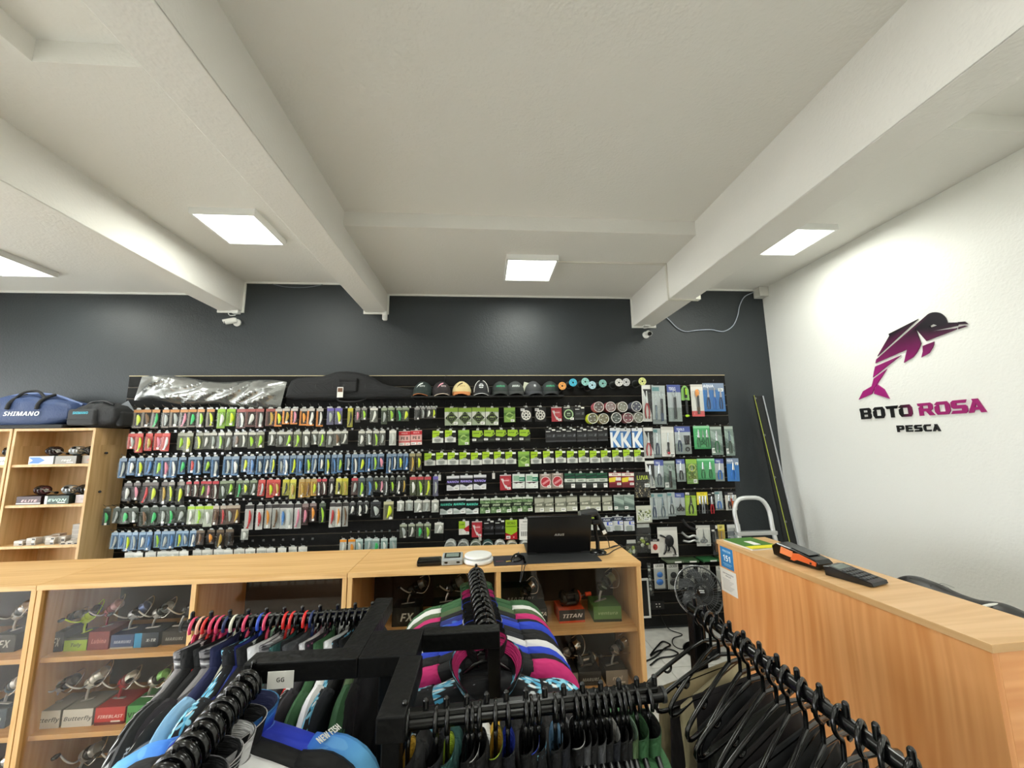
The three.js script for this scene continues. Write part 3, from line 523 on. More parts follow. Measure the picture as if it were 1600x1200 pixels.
const RED = mat(0xb02630, 0.35), BLUE = mat(0x2c6fc0, 0.4), NAVY = mat(0x2d3e5c, 0.4), BLACK = mat(0x16171a, 0.4), GREEN = mat(0x1f6b3c, 0.4), YEL = mat(0xd8c528, 0.4), LIMEC = mat(0xa6d426, 0.4), GREY = mat(0x8b8f92, 0.4), ORANGE = mat(0xe06a28, 0.4), STEEL = mat(0x6f7d88, 0.35, { metalness: 0.4 });
function toolCard(x, y, w, h, card, build, label, category = 'tool pack', cover = true) {
  const o = thing('carded_tool', label, category, [x, y, 0.125 + rr(-0.01, 0.012)], rr(-0.08, 0.04), 'carded tools beside the line packs');
  o.rotation.z = rr(-0.025, 0.012);
  part('printed_card', printed(card, w, h, 0), printMat, o);
  build(o, w, h);
  if (cover) { const key = [w, h].join(); const g = blisterCache[key] ??= move(new RoundedBoxGeometry(w * 0.84, h * 0.74, 0.026, 1, 0.005), 0, -h * 0.58, 0.0135); part('blister', g, M.blister, o); }
  hook(x, y + 0.012, 'hooks of the carded tools', `hook of the ${label.replace(',', '')}`.split(' ').slice(0, 16).join(' '), 0.6);
  return o;
}
const P = (c, wide, jaw) => (o, w, h) => plier(o, h, c, jaw, wide ?? Math.min(0.02, w * 0.22));
const at2 = (dx, f) => (o, w, h) => { const g = new THREE.Group(); f(g, w, h); for (const c of [...g.children]) { c.position.x += dx * w; o.add(c); } };
const both = (...f) => (o, w, h) => f.forEach((k) => k(o, w, h));
const D = (c) => (o, w, h) => driver(o, h, c), S = (c) => (o, w, h) => scissors(o, h, c), G = (c) => (o, w, h) => gripper(o, h, c);
const TOOLS = [
  [1.514, 2.151, 0.086, 0.34, 'slantcard', P(RED), 'tall white and black card with red-handled pliers, top row'],
  [1.624, 2.142, 0.125, 0.356, 'greycard', both(at2(0.18, G(NAVY)), at2(-0.24, D(STEEL))), 'grey card holding a navy gripper and a slim weighing hook'],
  [1.774, 2.15, 0.13, 0.342, 'bluehead', G(BLACK), 'blue-headed card with one black fish gripper, top row'],
  [2.004, 2.154, 0.115, 0.301, 'redfoot', both(at2(0.02, G(mat(0x5a4634, 0.4))), (o, w, h) => part('orange_grip', ball(0.02, -0.004, -h * 0.28, 0.012, 1, 1.9, 0.5), mat(0xe2913f, 0.4), o)), 'white card with red foot holding an orange-topped gripper'],
  [2.166, 2.165, 0.212, 0.266, 'steelblue', both(at2(-0.28, P(NAVY, 0.013)), at2(0.02, P(BLUE, 0.014)), at2(0.3, P(NAVY, 0.013))), 'wide blue card with three blue pliers, top right'],
  [1.505, 1.756, 0.088, 0.276, 'slantcard', P(RED), 'white and black card with red-handled pliers, second row'],
  [1.588, 1.747, 0.07, 0.261, 'greycard', P(NAVY, 0.013), 'narrow grey card with navy-handled pliers, second row'],
  [1.688, 1.761, 0.122, 0.27, 'whitecard', both(D(mat(0x1c1c1e, 0.4)), (o, w, h) => part('red_cap', ball(0.014, 0, -h * 0.88, 0.012), RED, o)), 'white card with a black red-capped driver, second row'],
  [1.833, 1.763, 0.147, 0.251, 'bluehead', both(at2(-0.22, P(NAVY, 0.014)), (o, w, h) => part('holster', extrude(poly([[0.012, -h * 0.34], [0.06, -h * 0.34], [0.052, -h * 0.66], [0.02, -h * 0.66]]), 0.012, 0.002), BLACK, o), (o, w, h) => part('cord_coil', move(new THREE.TorusGeometry(0.016, 0.005, 8, 18), 0.036, -h * 0.83, 0.008), BLACK, o)), 'blue-headed card with pliers, black holster and coiled cord'],
  [2.012, 1.765, 0.153, 0.21, 'greencard', both(at2(-0.22, P(GREEN, 0.012)), at2(0.05, S(GREEN)), at2(0.3, P(GREEN, 0.012))), 'green card with three dark green tools, second row'],
  [2.144, 1.756, 0.108, 0.257, 'grass', P(GREEN), 'grey-green card with one green pair of pliers, overlapping the green card'],
  [2.272, 1.758, 0.084, 0.268, 'grass', P(mat(0x3d4a3e, 0.4), 0.013, STEEL), 'slim grey-green card at the right end of the second row'],
  [1.499, 1.457, 0.083, 0.24, 'slantcard', P(GREY, 0.013), 'white and black card with grey-handled pliers, third row'],
  [1.582, 1.463, 0.083, 0.24, 'bluehead', P(mat(0x3a4450, 0.4), 0.016), 'blue-headed card with slate pliers, third row'],
  [1.681, 1.453, 0.104, 0.252, 'grass', G(mat(0x2e2a24, 0.4)), 'murky grey-green card with dark gripper, third row'],
  [1.782, 1.467, 0.08, 0.199, 'bluehead', P(BLACK, 0.014), 'short blue-headed card with black pliers, third row'],
  [1.887, 1.465, 0.1, 0.219, 'leaf', both(S(mat(0x6d7a2c, 0.4)), (o, w, h) => part('loop_lanyard', move(new THREE.TorusGeometry(0.03, 0.005, 8, 24), 0, -h * 0.36, 0.008), mat(0xb5c25a, 0.4), o)), 'olive card with a looped yellow-green lanyard, third row'],
  [2.027, 1.467, 0.163, 0.187, 'greencard', both(at2(-0.2, P(GREEN, 0.014)), at2(0.22, P(GREEN, 0.012))), 'green card with two dark green pliers, third row'],
  [2.158, 1.463, 0.086, 0.201, 'bluehead', P(BLUE, 0.017), 'card with bright blue pliers, second from right in third row', 'tool pack', false],
  [2.28, 1.466, 0.112, 0.206, 'steelblue', P(BLUE, 0.018), 'pale blue card with blue pliers, right end of third row', 'tool pack', false],
  [1.515, 1.172, 0.07, 0.227, 'greycard', P(NAVY, 0.013, STEEL), 'grey card with long-nosed slate pliers, left of fourth row'],
  [1.598, 1.17, 0.088, 0.224, 'greycard', P(STEEL, 0.016, STEEL), 'grey card with steel pliers, second in fourth row'],
  [1.677, 1.175, 0.068, 0.206, 'greycard', P(mat(0x4a5055, 0.4), 0.014, STEEL), 'grey card with looped dark pliers, third in fourth row'],
  [1.755, 1.169, 0.086, 0.191, 'bluehead', S(BLACK), 'blue-headed card with black-ringed scissors, fourth row'],
  [1.863, 1.171, 0.1, 0.202, 'limecard', P(BLACK, 0.018, mat(0x2a2b22, 0.4)), 'lime green card with black pliers, fourth row'],
  [1.965, 1.171, 0.1, 0.11, 'yellowhead', both(at2(-0.26, (o) => plier(o, 0.2, BLACK, M.chrome, 0.011)), at2(0.02, (o) => plier(o, 0.2, GREY, M.chrome, 0.011)), at2(0.28, (o) => plier(o, 0.2, BLACK, M.chrome, 0.011))), 'yellow card over three small black and grey pliers', 'tool pack', false],
  [2.052, 1.166, 0.062, 0.1, 'blackcard', (o) => plier(o, 0.2, RED, M.chrome, 0.013), 'small black card with bright red pliers, fourth row', 'tool pack', false],
  [2.126, 1.172, 0.072, 0.163, 'greycard', P(BLUE, 0.015), 'short grey card with blue pliers, fourth row'],
  [2.239, 1.166, 0.105, 0.161, 'redprint', both(at2(-0.15, P(BLACK, 0.012)), at2(0.2, P(ORANGE, 0.016))), 'card with orange and black pliers, right end of fourth row'],
  [1.949, 0.884, 0.131, 0.176, 'whitecard', S(GREY), 'white card with a small steel tripod, fifth row'],
  [2.05, 0.885, 0.062, 0.252, 'blackcard', D(mat(0x6a4a2c, 0.4)), 'narrow black card with brown-handled tool, fifth row'],
  [2.115, 0.884, 0.07, 0.255, 'yellowcard', D(BLACK), 'narrow yellow card with black tool, fifth row'],
  [2.232, 0.885, 0.126, 0.157, 'greyblue', D(GREY), 'grey card with blue corner, right end of fifth row'],
  [1.414, 1.36, 0.145, 0.222, 'luva', () => {}, 'black bag with yellow-green lettering and pebble picture', 'bait bag'],
  [1.416, 1.068, 0.14, 0.145, 'tackle', () => {}, 'clear bag of green soft baits beside the grey pliers cards', 'bait bag'],
  [1.502, 0.782, 0.08, 0.119, 'redprint', () => {}, 'small white card with red picture low beside the black paw', 'hook pack', false],
];
for (const t of TOOLS) toolCard(...t);
{ // folding knife on a green backing: a shape of its own
  const o = thing('carded_tool', 'black and lime knife in a rounded green pack, top row', 'tool pack', [1.885, 2.154, 0.125], 0, 'carded tools beside the line packs');
  const s = new THREE.Shape(); s.moveTo(-0.04, -0.15); s.lineTo(-0.036, -0.05); s.quadraticCurveTo(0, 0.03, 0.036, -0.05); s.lineTo(0.04, -0.15); s.closePath();
  part('card', extrude(s, 0.002), mat(0x8cc068, 0.45), o);
  part('blade_sheath', cb(0.024, 0.1, 0.014, 0, -0.08, 0.012, 0.006), BLACK, o); part('lime_insert', cb(0.014, 0.06, 0.004, 0, -0.07, 0.021, 0.002), LIMEC, o);
  part('handle', cb(0.022, 0.14, 0.016, 0, -0.215, 0.012, 0.006), BLACK, o);
  for (let k = 0; k < 7; k++) part('grip_ridge', cb(0.024, 0.005, 0.018, 0, -0.17 - k * 0.016, 0.012, 0.002), mat(0x35383a, 0.4), o);
  part('pommel', ball(0.018, 0, -0.295, 0.012, 1.2, 0.7, 0.6), LIMEC, o);
  hook(1.885, 2.165, 'hooks of the carded tools', 'hook holding the black and lime knife pack', 0.6);
}
{ // black paw holder on a white card, a loose gripper beside it
  const o = toolCard(1.623, 0.876, 0.179, 0.25, 'whitecard', (q) => {
    part('holder_body', ball(0.045, 0.01, -0.115, 0.012, 0.9, 1.15, 0.35, 16, 10), BLACK, q);
    for (const [x0, y0, x1, y1] of [[-0.02, -0.15, -0.045, -0.225], [0.03, -0.155, 0.058, -0.225], [0.0, -0.16, -0.006, -0.2], [-0.02, -0.09, -0.07, -0.065]]) part('strap', tube([[x0, y0, 0.012], [(x0 + x1) / 2 + 0.006, (y0 + y1) / 2, 0.016], [x1, y1, 0.01]], 0.0075, 8, 7), BLACK, q);
  }, 'white card with a large black paw-shaped rod holder', 'tool pack', false);
  const g = thing('fish_gripper', 'loose black and silver fish gripper hanging right of the paw card', 'fish gripper', [1.83, 0.86, 0.12], 0);
  part('handle', tube([[-0.07, 0.08, 0.01], [-0.02, 0.02, 0.014], [0.045, -0.01, 0.014]], 0.013, 12, 9), BLACK, g);
  part('jaw', tube([[-0.08, -0.03, 0.01], [-0.03, -0.07, 0.014], [0.03, -0.06, 0.014], [0.062, -0.09, 0.014]], 0.011, 16, 8), M.alu, g);
  part('jaw', tube([[-0.075, -0.1, 0.01], [-0.02, -0.11, 0.014], [0.03, -0.1, 0.014], [0.07, -0.12, 0.012]], 0.01, 16, 8), M.alu, g);
  part('lanyard', tube([[0.05, -0.01, 0.014], [0.075, 0.01, 0.0], [0.03, 0.05, -0.06], [0, 0.045, -0.1]], 0.003, 16, 6), BLACK, g);
}
{ // clear bags of soft baits beside the tools
  for (const [x, y, w, h, label, tint] of [[1.405, 0.89, 0.139, 0.22, 'crumpled clear bag of grey baits below the green soft bait bag', 0x8d8c80], [1.29, 0.76, 0.1, 0.12, 'crumpled clear bag with a green content behind the counter corner', 0x7f8a78]]) {
    const o = thing('bait_bag', label, 'bait bag', [x, y, 0.12], 0);
    const rings = []; for (let j = 0; j < 9; j++) { const t = j / 8; rings.push(Array.from({ length: 14 }, (_, i) => { const a = 2 * PI * i / 14; return [w / 2 * Math.cos(a) * (0.93 + rr(0, 0.07)), -h * t, (0.004 + 0.022 * Math.sin(PI * Math.min(1, t * 1.05 + 0.02)) * rr(0.6, 1.1)) * Math.sin(a)]; })); }
    part('bag', toCreasedNormals(loft(rings), 0.5), M.blister, o);
    for (let k = 0; k < 9; k++) part('bait', ball(0.013, rr(-0.35, 0.35) * w, -h * rr(0.4, 0.9), rr(-0.006, 0.006), rr(0.8, 1.5), rr(0.7, 1.6), 0.6, 9, 6), mat(pick([tint, 0x4a4d40, 0xb0b2a0, 0x8fa03c]), 0.4), o);
    part('header', cb(w * 0.8, 0.03, 0.002, 0, 0.005, 0), clearTab, o);
  }
}
{ // reel covers in header bags along the bottom
  const rows = [[1.522, 0.573, 0.096, 0.2, BLUE, 'blue'], [1.644, 0.565, 0.106, 0.2, BLACK, 'round black'], [1.784, 0.556, 0.094, 0.196, mat(0x2b2c30, 0.7), 'dark grey'], [1.927, 0.547, 0.109, 0.194, BLACK, 'black domed'], [2.103, 0.536, 0.13, 0.206, mat(0x222428, 0.7), 'wide black']];
  for (const [x, y, w, h, m, word] of rows) {
    const o = thing('reel_cover_pack', `${word} neoprene reel cover in a white-headed bag near the floor`, 'reel cover pack', [x, y, 0.125], rr(-0.05, 0.05), 'reel covers hanging along the lowest hooks');
    part('header', printed('lockerhead', w, h, 0), printMat, o);
    part('cover', [ball(w * 0.27, 0, -h * 0.42, 0.012, 1, 0.9, 0.45, 14, 8), ball(w * 0.33, -0.004, -h * 0.72, 0.012, 1, 0.8, 0.45, 14, 8)], m, o);
    part('bag', move(new RoundedBoxGeometry(w * 0.96, h * 0.82, 0.036, 1, 0.008), 0, -h * 0.58, 0.016), M.blister, o);
    hook(x, y + 0.014, 'hooks of the reel covers', `short hook holding the ${word} reel cover bag`, 0.6);
  }
  // clear stacked trays over them, edge on
  for (const [i, x] of [1.66, 1.8, 1.98, 2.16].entries()) { const o = thing('lure_tray', `flat pack lying on the lowest hooks above the reel covers, ${ord(i + 1)} from left`, 'flat pack', [x, 0.592, 0.1], rr(-0.1, 0.1)); part('tray', cb(0.15, 0.016, 0.12, 0, 0, 0, 0.003), mat([0x5f6a55, 0x3d5a3a, 0x2f6a3c, 0x4a6a48][i], 0.4), o); part('label_strip', cb(0.06, 0.012, 0.002, 0.02, 0, 0.061), sticker, o); }
  const o = thing('lure_tube', 'tall clear tube of beads at the left edge of the reel covers', 'tube pack', [1.435, 0.6, 0.12]);
  part('tube', rod([0, -0.02, 0], [0.01, -0.28, 0], 0.018, 10), M.blister, o); for (let k = 0; k < 9; k++) part('bead', ball(0.012, 0.0005 * k, -0.05 - 0.026 * k, 0, 1, 1, 1, 8, 6), mat([0x555a55, 0xa5a8a0, 0x2d302d][k % 3], 0.4), o);
}
// ---------------------------------------------------------------- spools
function flange(r, hole) { const g = lathe([[hole, 0], [r * 0.96, 0], [r, 0.003], [r * 0.96, 0.006], [hole, 0.006], [hole, 0]], 24); g.rotateX(PI / 2); return g; }
{
  const list = [[0.708, 2.133, 0xe09a4a, 'orange'], [0.807, 2.163, 0x3fb0cc, 'bright blue'], [0.919, 2.170, 0x8fc7c0, 'pale teal'], [0.981, 2.139, 0xa9cdd8, 'ice blue'], [1.079, 2.154, 0x7fb3ac, 'sea green'], [1.229, 2.162, 0xd8d6d2, 'white'], [1.297, 2.165, 0xc2c2c2, 'light grey'], [1.448, 2.172, 0xd8dc8a, 'pale yellow']];
  const bodyG = rod([0, 0, -0.16], [0, 0, 0], 0.027, 16), fl = flange(0.036, 0.009), dots = join(Array.from({ length: 5 }, (_, k) => move(spin(new THREE.CylinderGeometry(0.004, 0.004, 0.002, 8), PI / 2), 0.022 * Math.cos(k * 1.257), 0.022 * Math.sin(k * 1.257), 0.0068)));
  for (const [x, y, c, w] of list) { const o = thing('thread_spool', `${w} faced thread spool on a hook in the top row of spools`, 'thread spool', [x, y, 0.2], 0, 'thread spools right of the caps'); part('thread', bodyG, mat(0x1f2422, 0.6), o); hook(x, y, 'hooks of the thread spools', `short hook carrying the ${w} faced thread spool`, 0.85); part('flange', fl, mat(c, 0.35), o); const b = part('flange', fl, mat(0x3a3d3c, 0.4), o); b.position.z = -0.165; part('hub', rod([0, 0, -0.01], [0, 0, 0.004], 0.009, 12), BLACK, o); part('hole_marks', dots, mat(0x6b6f6d, 0.5), o); }
  const tubs = [[1.034, 1.942, 0xb5606a, 'pink-sided', 0x6d5a56], [1.143, 1.942, 0xa94a56, 'rose-sided', 0xa58a88], [1.252, 1.941, 0x8f7f6f, 'beige-sided', 0x9a9484], [1.381, 1.944, 0x6b6f7f, 'slate-sided', 0x4a4a62], [0.975, 1.841, 0xc9d82a, 'lime-sided', 0x6d6248], [1.074, 1.837, 0xb5a86a, 'yellow-rimmed', 0x8a7c5c], [1.19, 1.844, 0x6d716d, 'grey-sided', 0x4f5450], [1.299, 1.843, 0xb06a72, 'red-flecked', 0x8a3a48], [1.398, 1.845, 0xb0aca0, 'cream-sided', 0x8f8c7c]];
  const tubG = (() => { const g = lathe([[0, -0.1], [0.044, -0.1], [0.047, -0.095], [0.047, -0.004], [0.045, 0], [0.041, 0], [0.041, -0.012], [0, -0.012]], 26); g.rotateX(PI / 2); return g; })();
  const rimG = (() => { const g = new THREE.TorusGeometry(0.0445, 0.0028, 6, 28); return g; })(), lidG = (() => { const g = new THREE.CylinderGeometry(0.043, 0.043, 0.002, 24); g.rotateX(PI / 2); return g; })();
  for (const [i, [x, y, c, w, inner]] of tubs.entries()) { const o = thing('line_tub', `${w} round tub of line in the cluster left of the pliers`, 'line spool', [x, y, 0.2], 0, 'round tubs of line'); hook(x, y, 'hooks of the round tubs', `short hook carrying the ${w} tub of line`, 0.84); part('tub', tubG, mat(c, 0.35), o); part('rim', rimG, mat(0xdad8d0, 0.3), o); part('wound_core', spin(lathe([[0, 0], [0.018, 0], [0.02, 0.006], [0.034, 0.006], [0.036, 0], [0.041, 0]], 20), PI / 2), mat(inner, 0.35), o).position.z = -0.011; for (let k = 0; k < 4; k++) part('label_fleck', cb(0.012, 0.007, 0.001, 0.025 * Math.cos(k * 1.6 + i), 0.025 * Math.sin(k * 1.6 + i), -0.004), sticker, o); part('lid', lidG, M.blister, o); }
  const low = [[-0.276, 'clear white'], [-0.169, 'pale grey'], [-0.066, 'grey-green'], [0.035, 'dark teal'], [0.139, 'white black-hubbed'], [0.24, 'cream'], [0.35, 'clear grey']];
  for (const [i, [x, w]] of low.entries()) { const o = thing('line_tub', `${w} round spool half hidden behind the counter top`, 'line spool', [x, 0.79 - 0.004 * i, 0.2], 0, 'round spools along the lowest hooks'); hook(x, 0.79 - 0.004 * i, 'hooks of the lowest spools', `short hook carrying the ${w} spool behind the counter`, 0.84); part('tub', tubG, mat([0xc2c4bf, 0xa9aca8, 0x97a090, 0x4f6a66, 0xd6d6d0, 0xb9b49c, 0xa6a9a6][i], 0.35), o); part('rim', rimG, mat(0xc9cbc6, 0.3), o); part('wound_core', rod([0, 0, -0.014], [0, 0, -0.004], 0.024, 16), mat([0x9fa39d, 0x8a8f8c, 0x6d7a60, 0x2f4a46, 0x1c1c1c, 0x9c9680, 0x7d807d][i], 0.4), o); }
}
// ---------------------------------------------------------------- caps on a narrow ledge
{
  solo('cap_ledge', bx(-0.62, 2.035, 0.02, 0.72, 2.052, 0.21, 0.003), mat(0x151515, 0.5), 'narrow black ledge carrying the row of caps', 'ledge');
  const capDome = (() => { const g = new THREE.SphereGeometry(0.083, 22, 9, 0, 2 * PI, 0, PI / 2); g.scale(1.02, 1.2, 1.12); return g; })();
  const frontG = (() => { const g = new THREE.SphereGeometry(0.0842, 16, 8, PI / 2 - 0.72, 1.44, 0.32, PI / 2 - 0.34); g.scale(1.02, 1.225, 1.13); return g; })();
  const brimAt = (a, t, e) => [0.083 * Math.sin(a) * (1 - 0.1 * t), 0.006 - 0.026 * t - 0.016 * Math.sin(a) ** 2 * t + e, 0.09 * Math.cos(a) + 0.065 * t * Math.cos(a) ** 0.45];
  const brimG = (() => { const n = 16, rings = []; for (const [t, e] of [[0, 0], [0.35, 0], [0.75, 0], [1, 0], [1, 1], [0.75, 1], [0.35, 1], [0, 1]]) rings.push(Array.from({ length: n + 1 }, (_, i) => { return brimAt(-1.4 + 2.8 * i / n, t, e ? 0.0035 : 0); })); rings.push(rings[0]); return loft(rings, false, false); })();
  const logo = (bg, draw) => new THREE.MeshStandardMaterial({ roughness: 0.75, map: canvas(128, 128, (c) => { c.fillStyle = bg; c.fillRect(0, 0, 128, 128); draw(c); }) });
  const fishLogo = (c, a, b) => { c.fillStyle = a; c.beginPath(); c.moveTo(18, 92); c.quadraticCurveTo(30, 40, 70, 34); c.lineTo(84, 24); c.lineTo(82, 46); c.lineTo(54, 58); c.lineTo(46, 66); c.lineTo(30, 76); c.closePath(); c.fill(); c.fillStyle = b; c.font = 'italic bold 20px sans-serif'; c.fillText('BOTO', 50, 80); };
  const word = (c, s, col, size = 24) => { c.fillStyle = col; c.font = `italic bold ${size}px sans-serif`; c.textAlign = 'center'; c.fillText(s, 64, 84); };
  const CAPS = [
    [-0.535, 0x24322f, '#24322f', (c) => fishLogo(c, '#e6e9e6', '#e6e9e6'), 0xc77a4a, 0x24322f, 'dark green cap with white fish logo and orange brim edge'],
    [-0.375, 0x2a2426, '#2a2426', (c) => fishLogo(c, '#e8a5b4', '#e8d6d8'), 0xd8c8b8, 0x241f21, 'black cap with pink fish logo and cream brim edge'],
    [-0.192, 0xd8c690, '#d8c690', (c) => fishLogo(c, '#4a3a24', '#b08a5a'), 0xc9794a, 0xc9854f, 'tan cap with dark fish logo and orange brim'],
    [-0.016, 0x1a1b1e, '#1a1b1e', (c) => { c.fillStyle = '#cfd2d2'; c.beginPath(); c.arc(64, 70, 26, 0, 7); c.fill(); c.fillStyle = '#1a1b1e'; c.fillRect(38, 56, 52, 5); c.fillRect(38, 74, 52, 8); c.fillRect(61, 44, 5, 52); }, 0xc9cccc, 0x1a1b1e, 'black cap with white piping and round white emblem'],
    [0.158, 0x2c302e, '#28322e', (c) => word(c, 'MARURI', '#3fae7a'), 0x2c302e, 0x2c302e, 'dark cap with green lettering, left of the two such caps'],
    [0.292, 0x3a3d3c, '#323635', (c) => word(c, 'MARU', '#c9d2cc', 28), 0x3a3d3c, 0x303332, 'charcoal cap with white lettering'],
    [0.456, 0x3c3e40, '#3c3e40', (c) => { c.fillStyle = '#85888a'; c.beginPath(); c.arc(64, 72, 15, 0, 7); c.fill(); c.fillStyle = '#c4c6c6'; c.fillRect(58, 62, 10, 18); }, 0x3c3e40, 0x34363a, 'plain grey cap with a small round badge'],
    [0.612, 0x24282a, '#22302a', (c) => word(c, 'MARURI', '#3fae7a'), 0x24282a, 0x24282a, 'dark cap with green lettering, beside the orange spool'],
  ];
  for (const [i, [x, c, bg, draw, edge, brim, label]] of CAPS.entries()) {
    const o = thing('cap', label, 'cap', [x, 2.078, 0.1], [-0.1, 0.2, 0, 0, -0.05, 0, 0.1, -0.1][i], 'caps on the black ledge'); o.scale.set(1.03, 1.08, 1.03); o.position.y = 2.082;
    part('crown', capDome, mat(c, 0.85), o); part('front_panel', frontG, logo(bg, draw), o); part('brim', brimG, mat(brim, 0.8), o);
    part('brim_edge', tube(Array.from({ length: 13 }, (_, k) => brimAt(-1.4 + 2.8 * k / 12, 1, 0.002)), 0.003, 24, 5), mat(edge, 0.8), o);
    part('button', ball(0.008, 0, 0.099, 0, 1, 0.6, 1, 10, 6), mat(brim, 0.8), o);
    if (i === 3) for (const s of [-1, 1]) part('piping', tube(Array.from({ length: 9 }, (_, k) => { const t = 0.25 + k / 8 * (PI / 2 - 0.25); return [s * 0.085 * Math.sin(t) * 0.72, 0.1085 * Math.cos(t), 0.0945 * Math.sin(t) * 0.72]; }), 0.0026, 16, 5), sticker, o);
  }
  const o = solo('hang_tag', cb(0.045, 0.085, 0.002, 0, 0, 0), mat(0xc9cdb8, 0.6), 'pale hang tag standing between the charcoal and the plain grey cap', 'tag'); o.position.set(0.385, 2.135, 0.13); o.rotation.z = -0.25;
}
// ---------------------------------------------------------------- long bags on top of the lure rows
{
  // padded rod case
  const o = thing('rod_case', 'long black padded rod case with pocket and hang tag', 'rod case', [0, 0, 0]);
  const X = (p) => -1.706 + (400 + p / 3.75 - 445) * 0.00544, Y = (p) => 2.29 - (p - 68) / 3.75 * 0.0056;
  const outline = [[165, 225], [172, 170], [190, 128], [215, 113], [340, 104], [400, 92], [450, 74], [520, 72], [600, 84], [660, 104], [730, 146], [830, 170], [925, 186], [965, 200], [968, 220], [930, 234], [640, 238], [400, 243], [185, 240]].map(([a, b]) => [X(a), Y(b)]);
  const cx = -1.25, cy = 2.11;
  const layer = (s, z) => outline.map(([x, y]) => [cx + (x - cx) * (1 - (1 - s) * 0.25), cy + (y - cy) * s, z]);
  const cloth = new THREE.MeshStandardMaterial({ color: 0x1d1e20, roughness: 0.8, bumpMap: plasterBump, bumpScale: 0.003 });
  part('body', loft([layer(0.7, 0.03), layer(0.97, 0.045), layer(1, 0.08), layer(0.97, 0.115), layer(0.8, 0.135), layer(0.5, 0.142)]), cloth, o);
  const seam = (pts, r = 0.004) => tube(pts, r, 20, 5);
  for (const p of [340, 440, 630]) part('seam', seam([[X(p), Y(p === 340 ? 110 : p === 440 ? 84 : 100), 0.124], [X(p + 4), Y(160), 0.141], [X(p), Y(232), 0.124]], 0.003), BLACK, o);
  part('pocket', [cb(0.15, 0.115, 0.03, X(537), Y(160), 0.15, 0.012)], cloth, o);
  part('pocket_flap', cb(0.155, 0.03, 0.034, X(537), Y(128), 0.152, 0.008), mat(0x141415, 0.8), o);
  part('handle', seam([[X(470), Y(236), 0.12], [X(490), Y(252), 0.15], [X(600), Y(254), 0.15], [X(640), Y(236), 0.12]], 0.008), BLACK, o);
  part('zip', seam(outline.slice(0, 13).map(([x, y]) => [x, y, 0.085]), 0.004), mat(0x0c0c0d, 0.5), o);
  const t = part('hang_tag', cb(0.05, 0.09, 0.002, 0, 0, 0), sticker, o); t.position.set(X(495), Y(202), 0.168);
  part('tag_picture', cb(0.04, 0.035, 0.001, 0, 0.02, 0.0015), mat(0x6b4a34, 0.5), t);
  // long parcel in crumpled clear film
  const q = thing('wrapped_parcel', 'long parcel wrapped in crumpled shiny clear film', 'parcel', [0, 0, 0]);
  const TL = [-2.917, 2.245], TR = [-1.72, 2.185], BL = [-2.955, 2.04], BR = [-1.76, 1.955], nx = 72, nyy = 16, n1 = noise2(71, 9), n2 = noise2(72, 27);
  const ridge = (u, v) => { const a = 1 - Math.abs(2 * n1(u * 1.3 + 0.3 * v, v * 0.35 + 0.4 * u) - 1), b = 1 - Math.abs(2 * n2(u + 0.2 * v, v * 0.5) - 1); return 0.85 * a * a + 0.15 * b; };
  const film = (front) => { const rings = []; for (let j = 0; j <= nyy; j++) rings.push(Array.from({ length: nx + 1 }, (_, i) => { const u = i / nx, v = j / nyy; const top = [TL[0] + (TR[0] - TL[0]) * u, TL[1] + (TR[1] - TL[1]) * u + 0.02 * Math.sin(u * 9)], bot = [BL[0] + (BR[0] - BL[0]) * u, BL[1] + (BR[1] - BL[1]) * u + (u < 0.75 ? 0 : 0) + 0.012 * Math.sin(u * 14)]; const e = Math.sin(PI * v) ** 0.5 * Math.min(1, Math.sin(PI * Math.min(0.999, u + 0.001)) * 3); return [top[0] + (bot[0] - top[0]) * v, top[1] + (bot[1] - top[1]) * v, front ? 0.09 + 0.05 * e + 0.034 * e * (ridge(u, v) - 0.4) : 0.06]; })); return loft(rings, false, false); };
  part('film', toCreasedNormals(film(true), 0.7), new THREE.MeshPhysicalMaterial({ color: 0x989a98, roughness: 0.26, metalness: 0.7, clearcoat: 1, clearcoatRoughness: 0.08 }), q);
  part('back_film', film(false), M.blister, q);
  part('core', loft([[0.0], [1]].map(([u]) => Array.from({ length: 14 }, (_, k) => { const a = 2 * PI * k / 14; return [-2.86 + u * 1.06, (u ? 2.08 : 2.14) + 0.075 * Math.sin(a), 0.085 + 0.03 * Math.cos(a)]; }))), mat(0x6f706d, 0.5), q);
  const g = solo('folded_leaflet', cb(0.06, 0.1, 0.003), mat(0x8a9097, 0.5), 'small grey leaflet hanging left of the top lure row', 'leaflet'); g.position.set(-2.93, 1.97, 0.17); g.rotation.z = 0.6;
}
// ---------------------------------------------------------------- shelving cabinets on the left, bags on top
const cabWood = wood(0xdcb886, 0xc49c66, 41, 1.1, 0.6, 0.5);
function cabinet(x0, x1, label) {
  const o = thing('shelf_cabinet', label, 'cabinet', [x0, 0, 0]), w = x1 - x0, D0 = 0.02, D1 = 0.31, t = 0.019;
  part('side_panel', bx(0, 0, D0, t, 1.8, D1, 0.001), cabWood, o); part('side_panel', bx(w - t, 0, D0, w, 1.8, D1, 0.001), cabWood, o);
  part('top_panel', bx(t, 1.8 - t, D0, w - t, 1.8, D1, 0.001), cabWood, o); part('back_panel', bx(t, 0, D0, w - t, 1.8 - t, D0 + 0.006), cabWood, o);
  for (const y of [0.05, 0.34, 0.635, 0.93, 1.225, 1.525]) part('shelf', bx(t, y - t, D0 + 0.006, w - t, y, D1 - 0.006, 0.001), cabWood, o);
  return o;
}
cabinet(-3.605, -3.02, 'light wood open cabinet with reel boxes, next to the slatted wall');
cabinet(-4.2, -3.615, 'light wood open cabinet cut by the left edge of the frame');

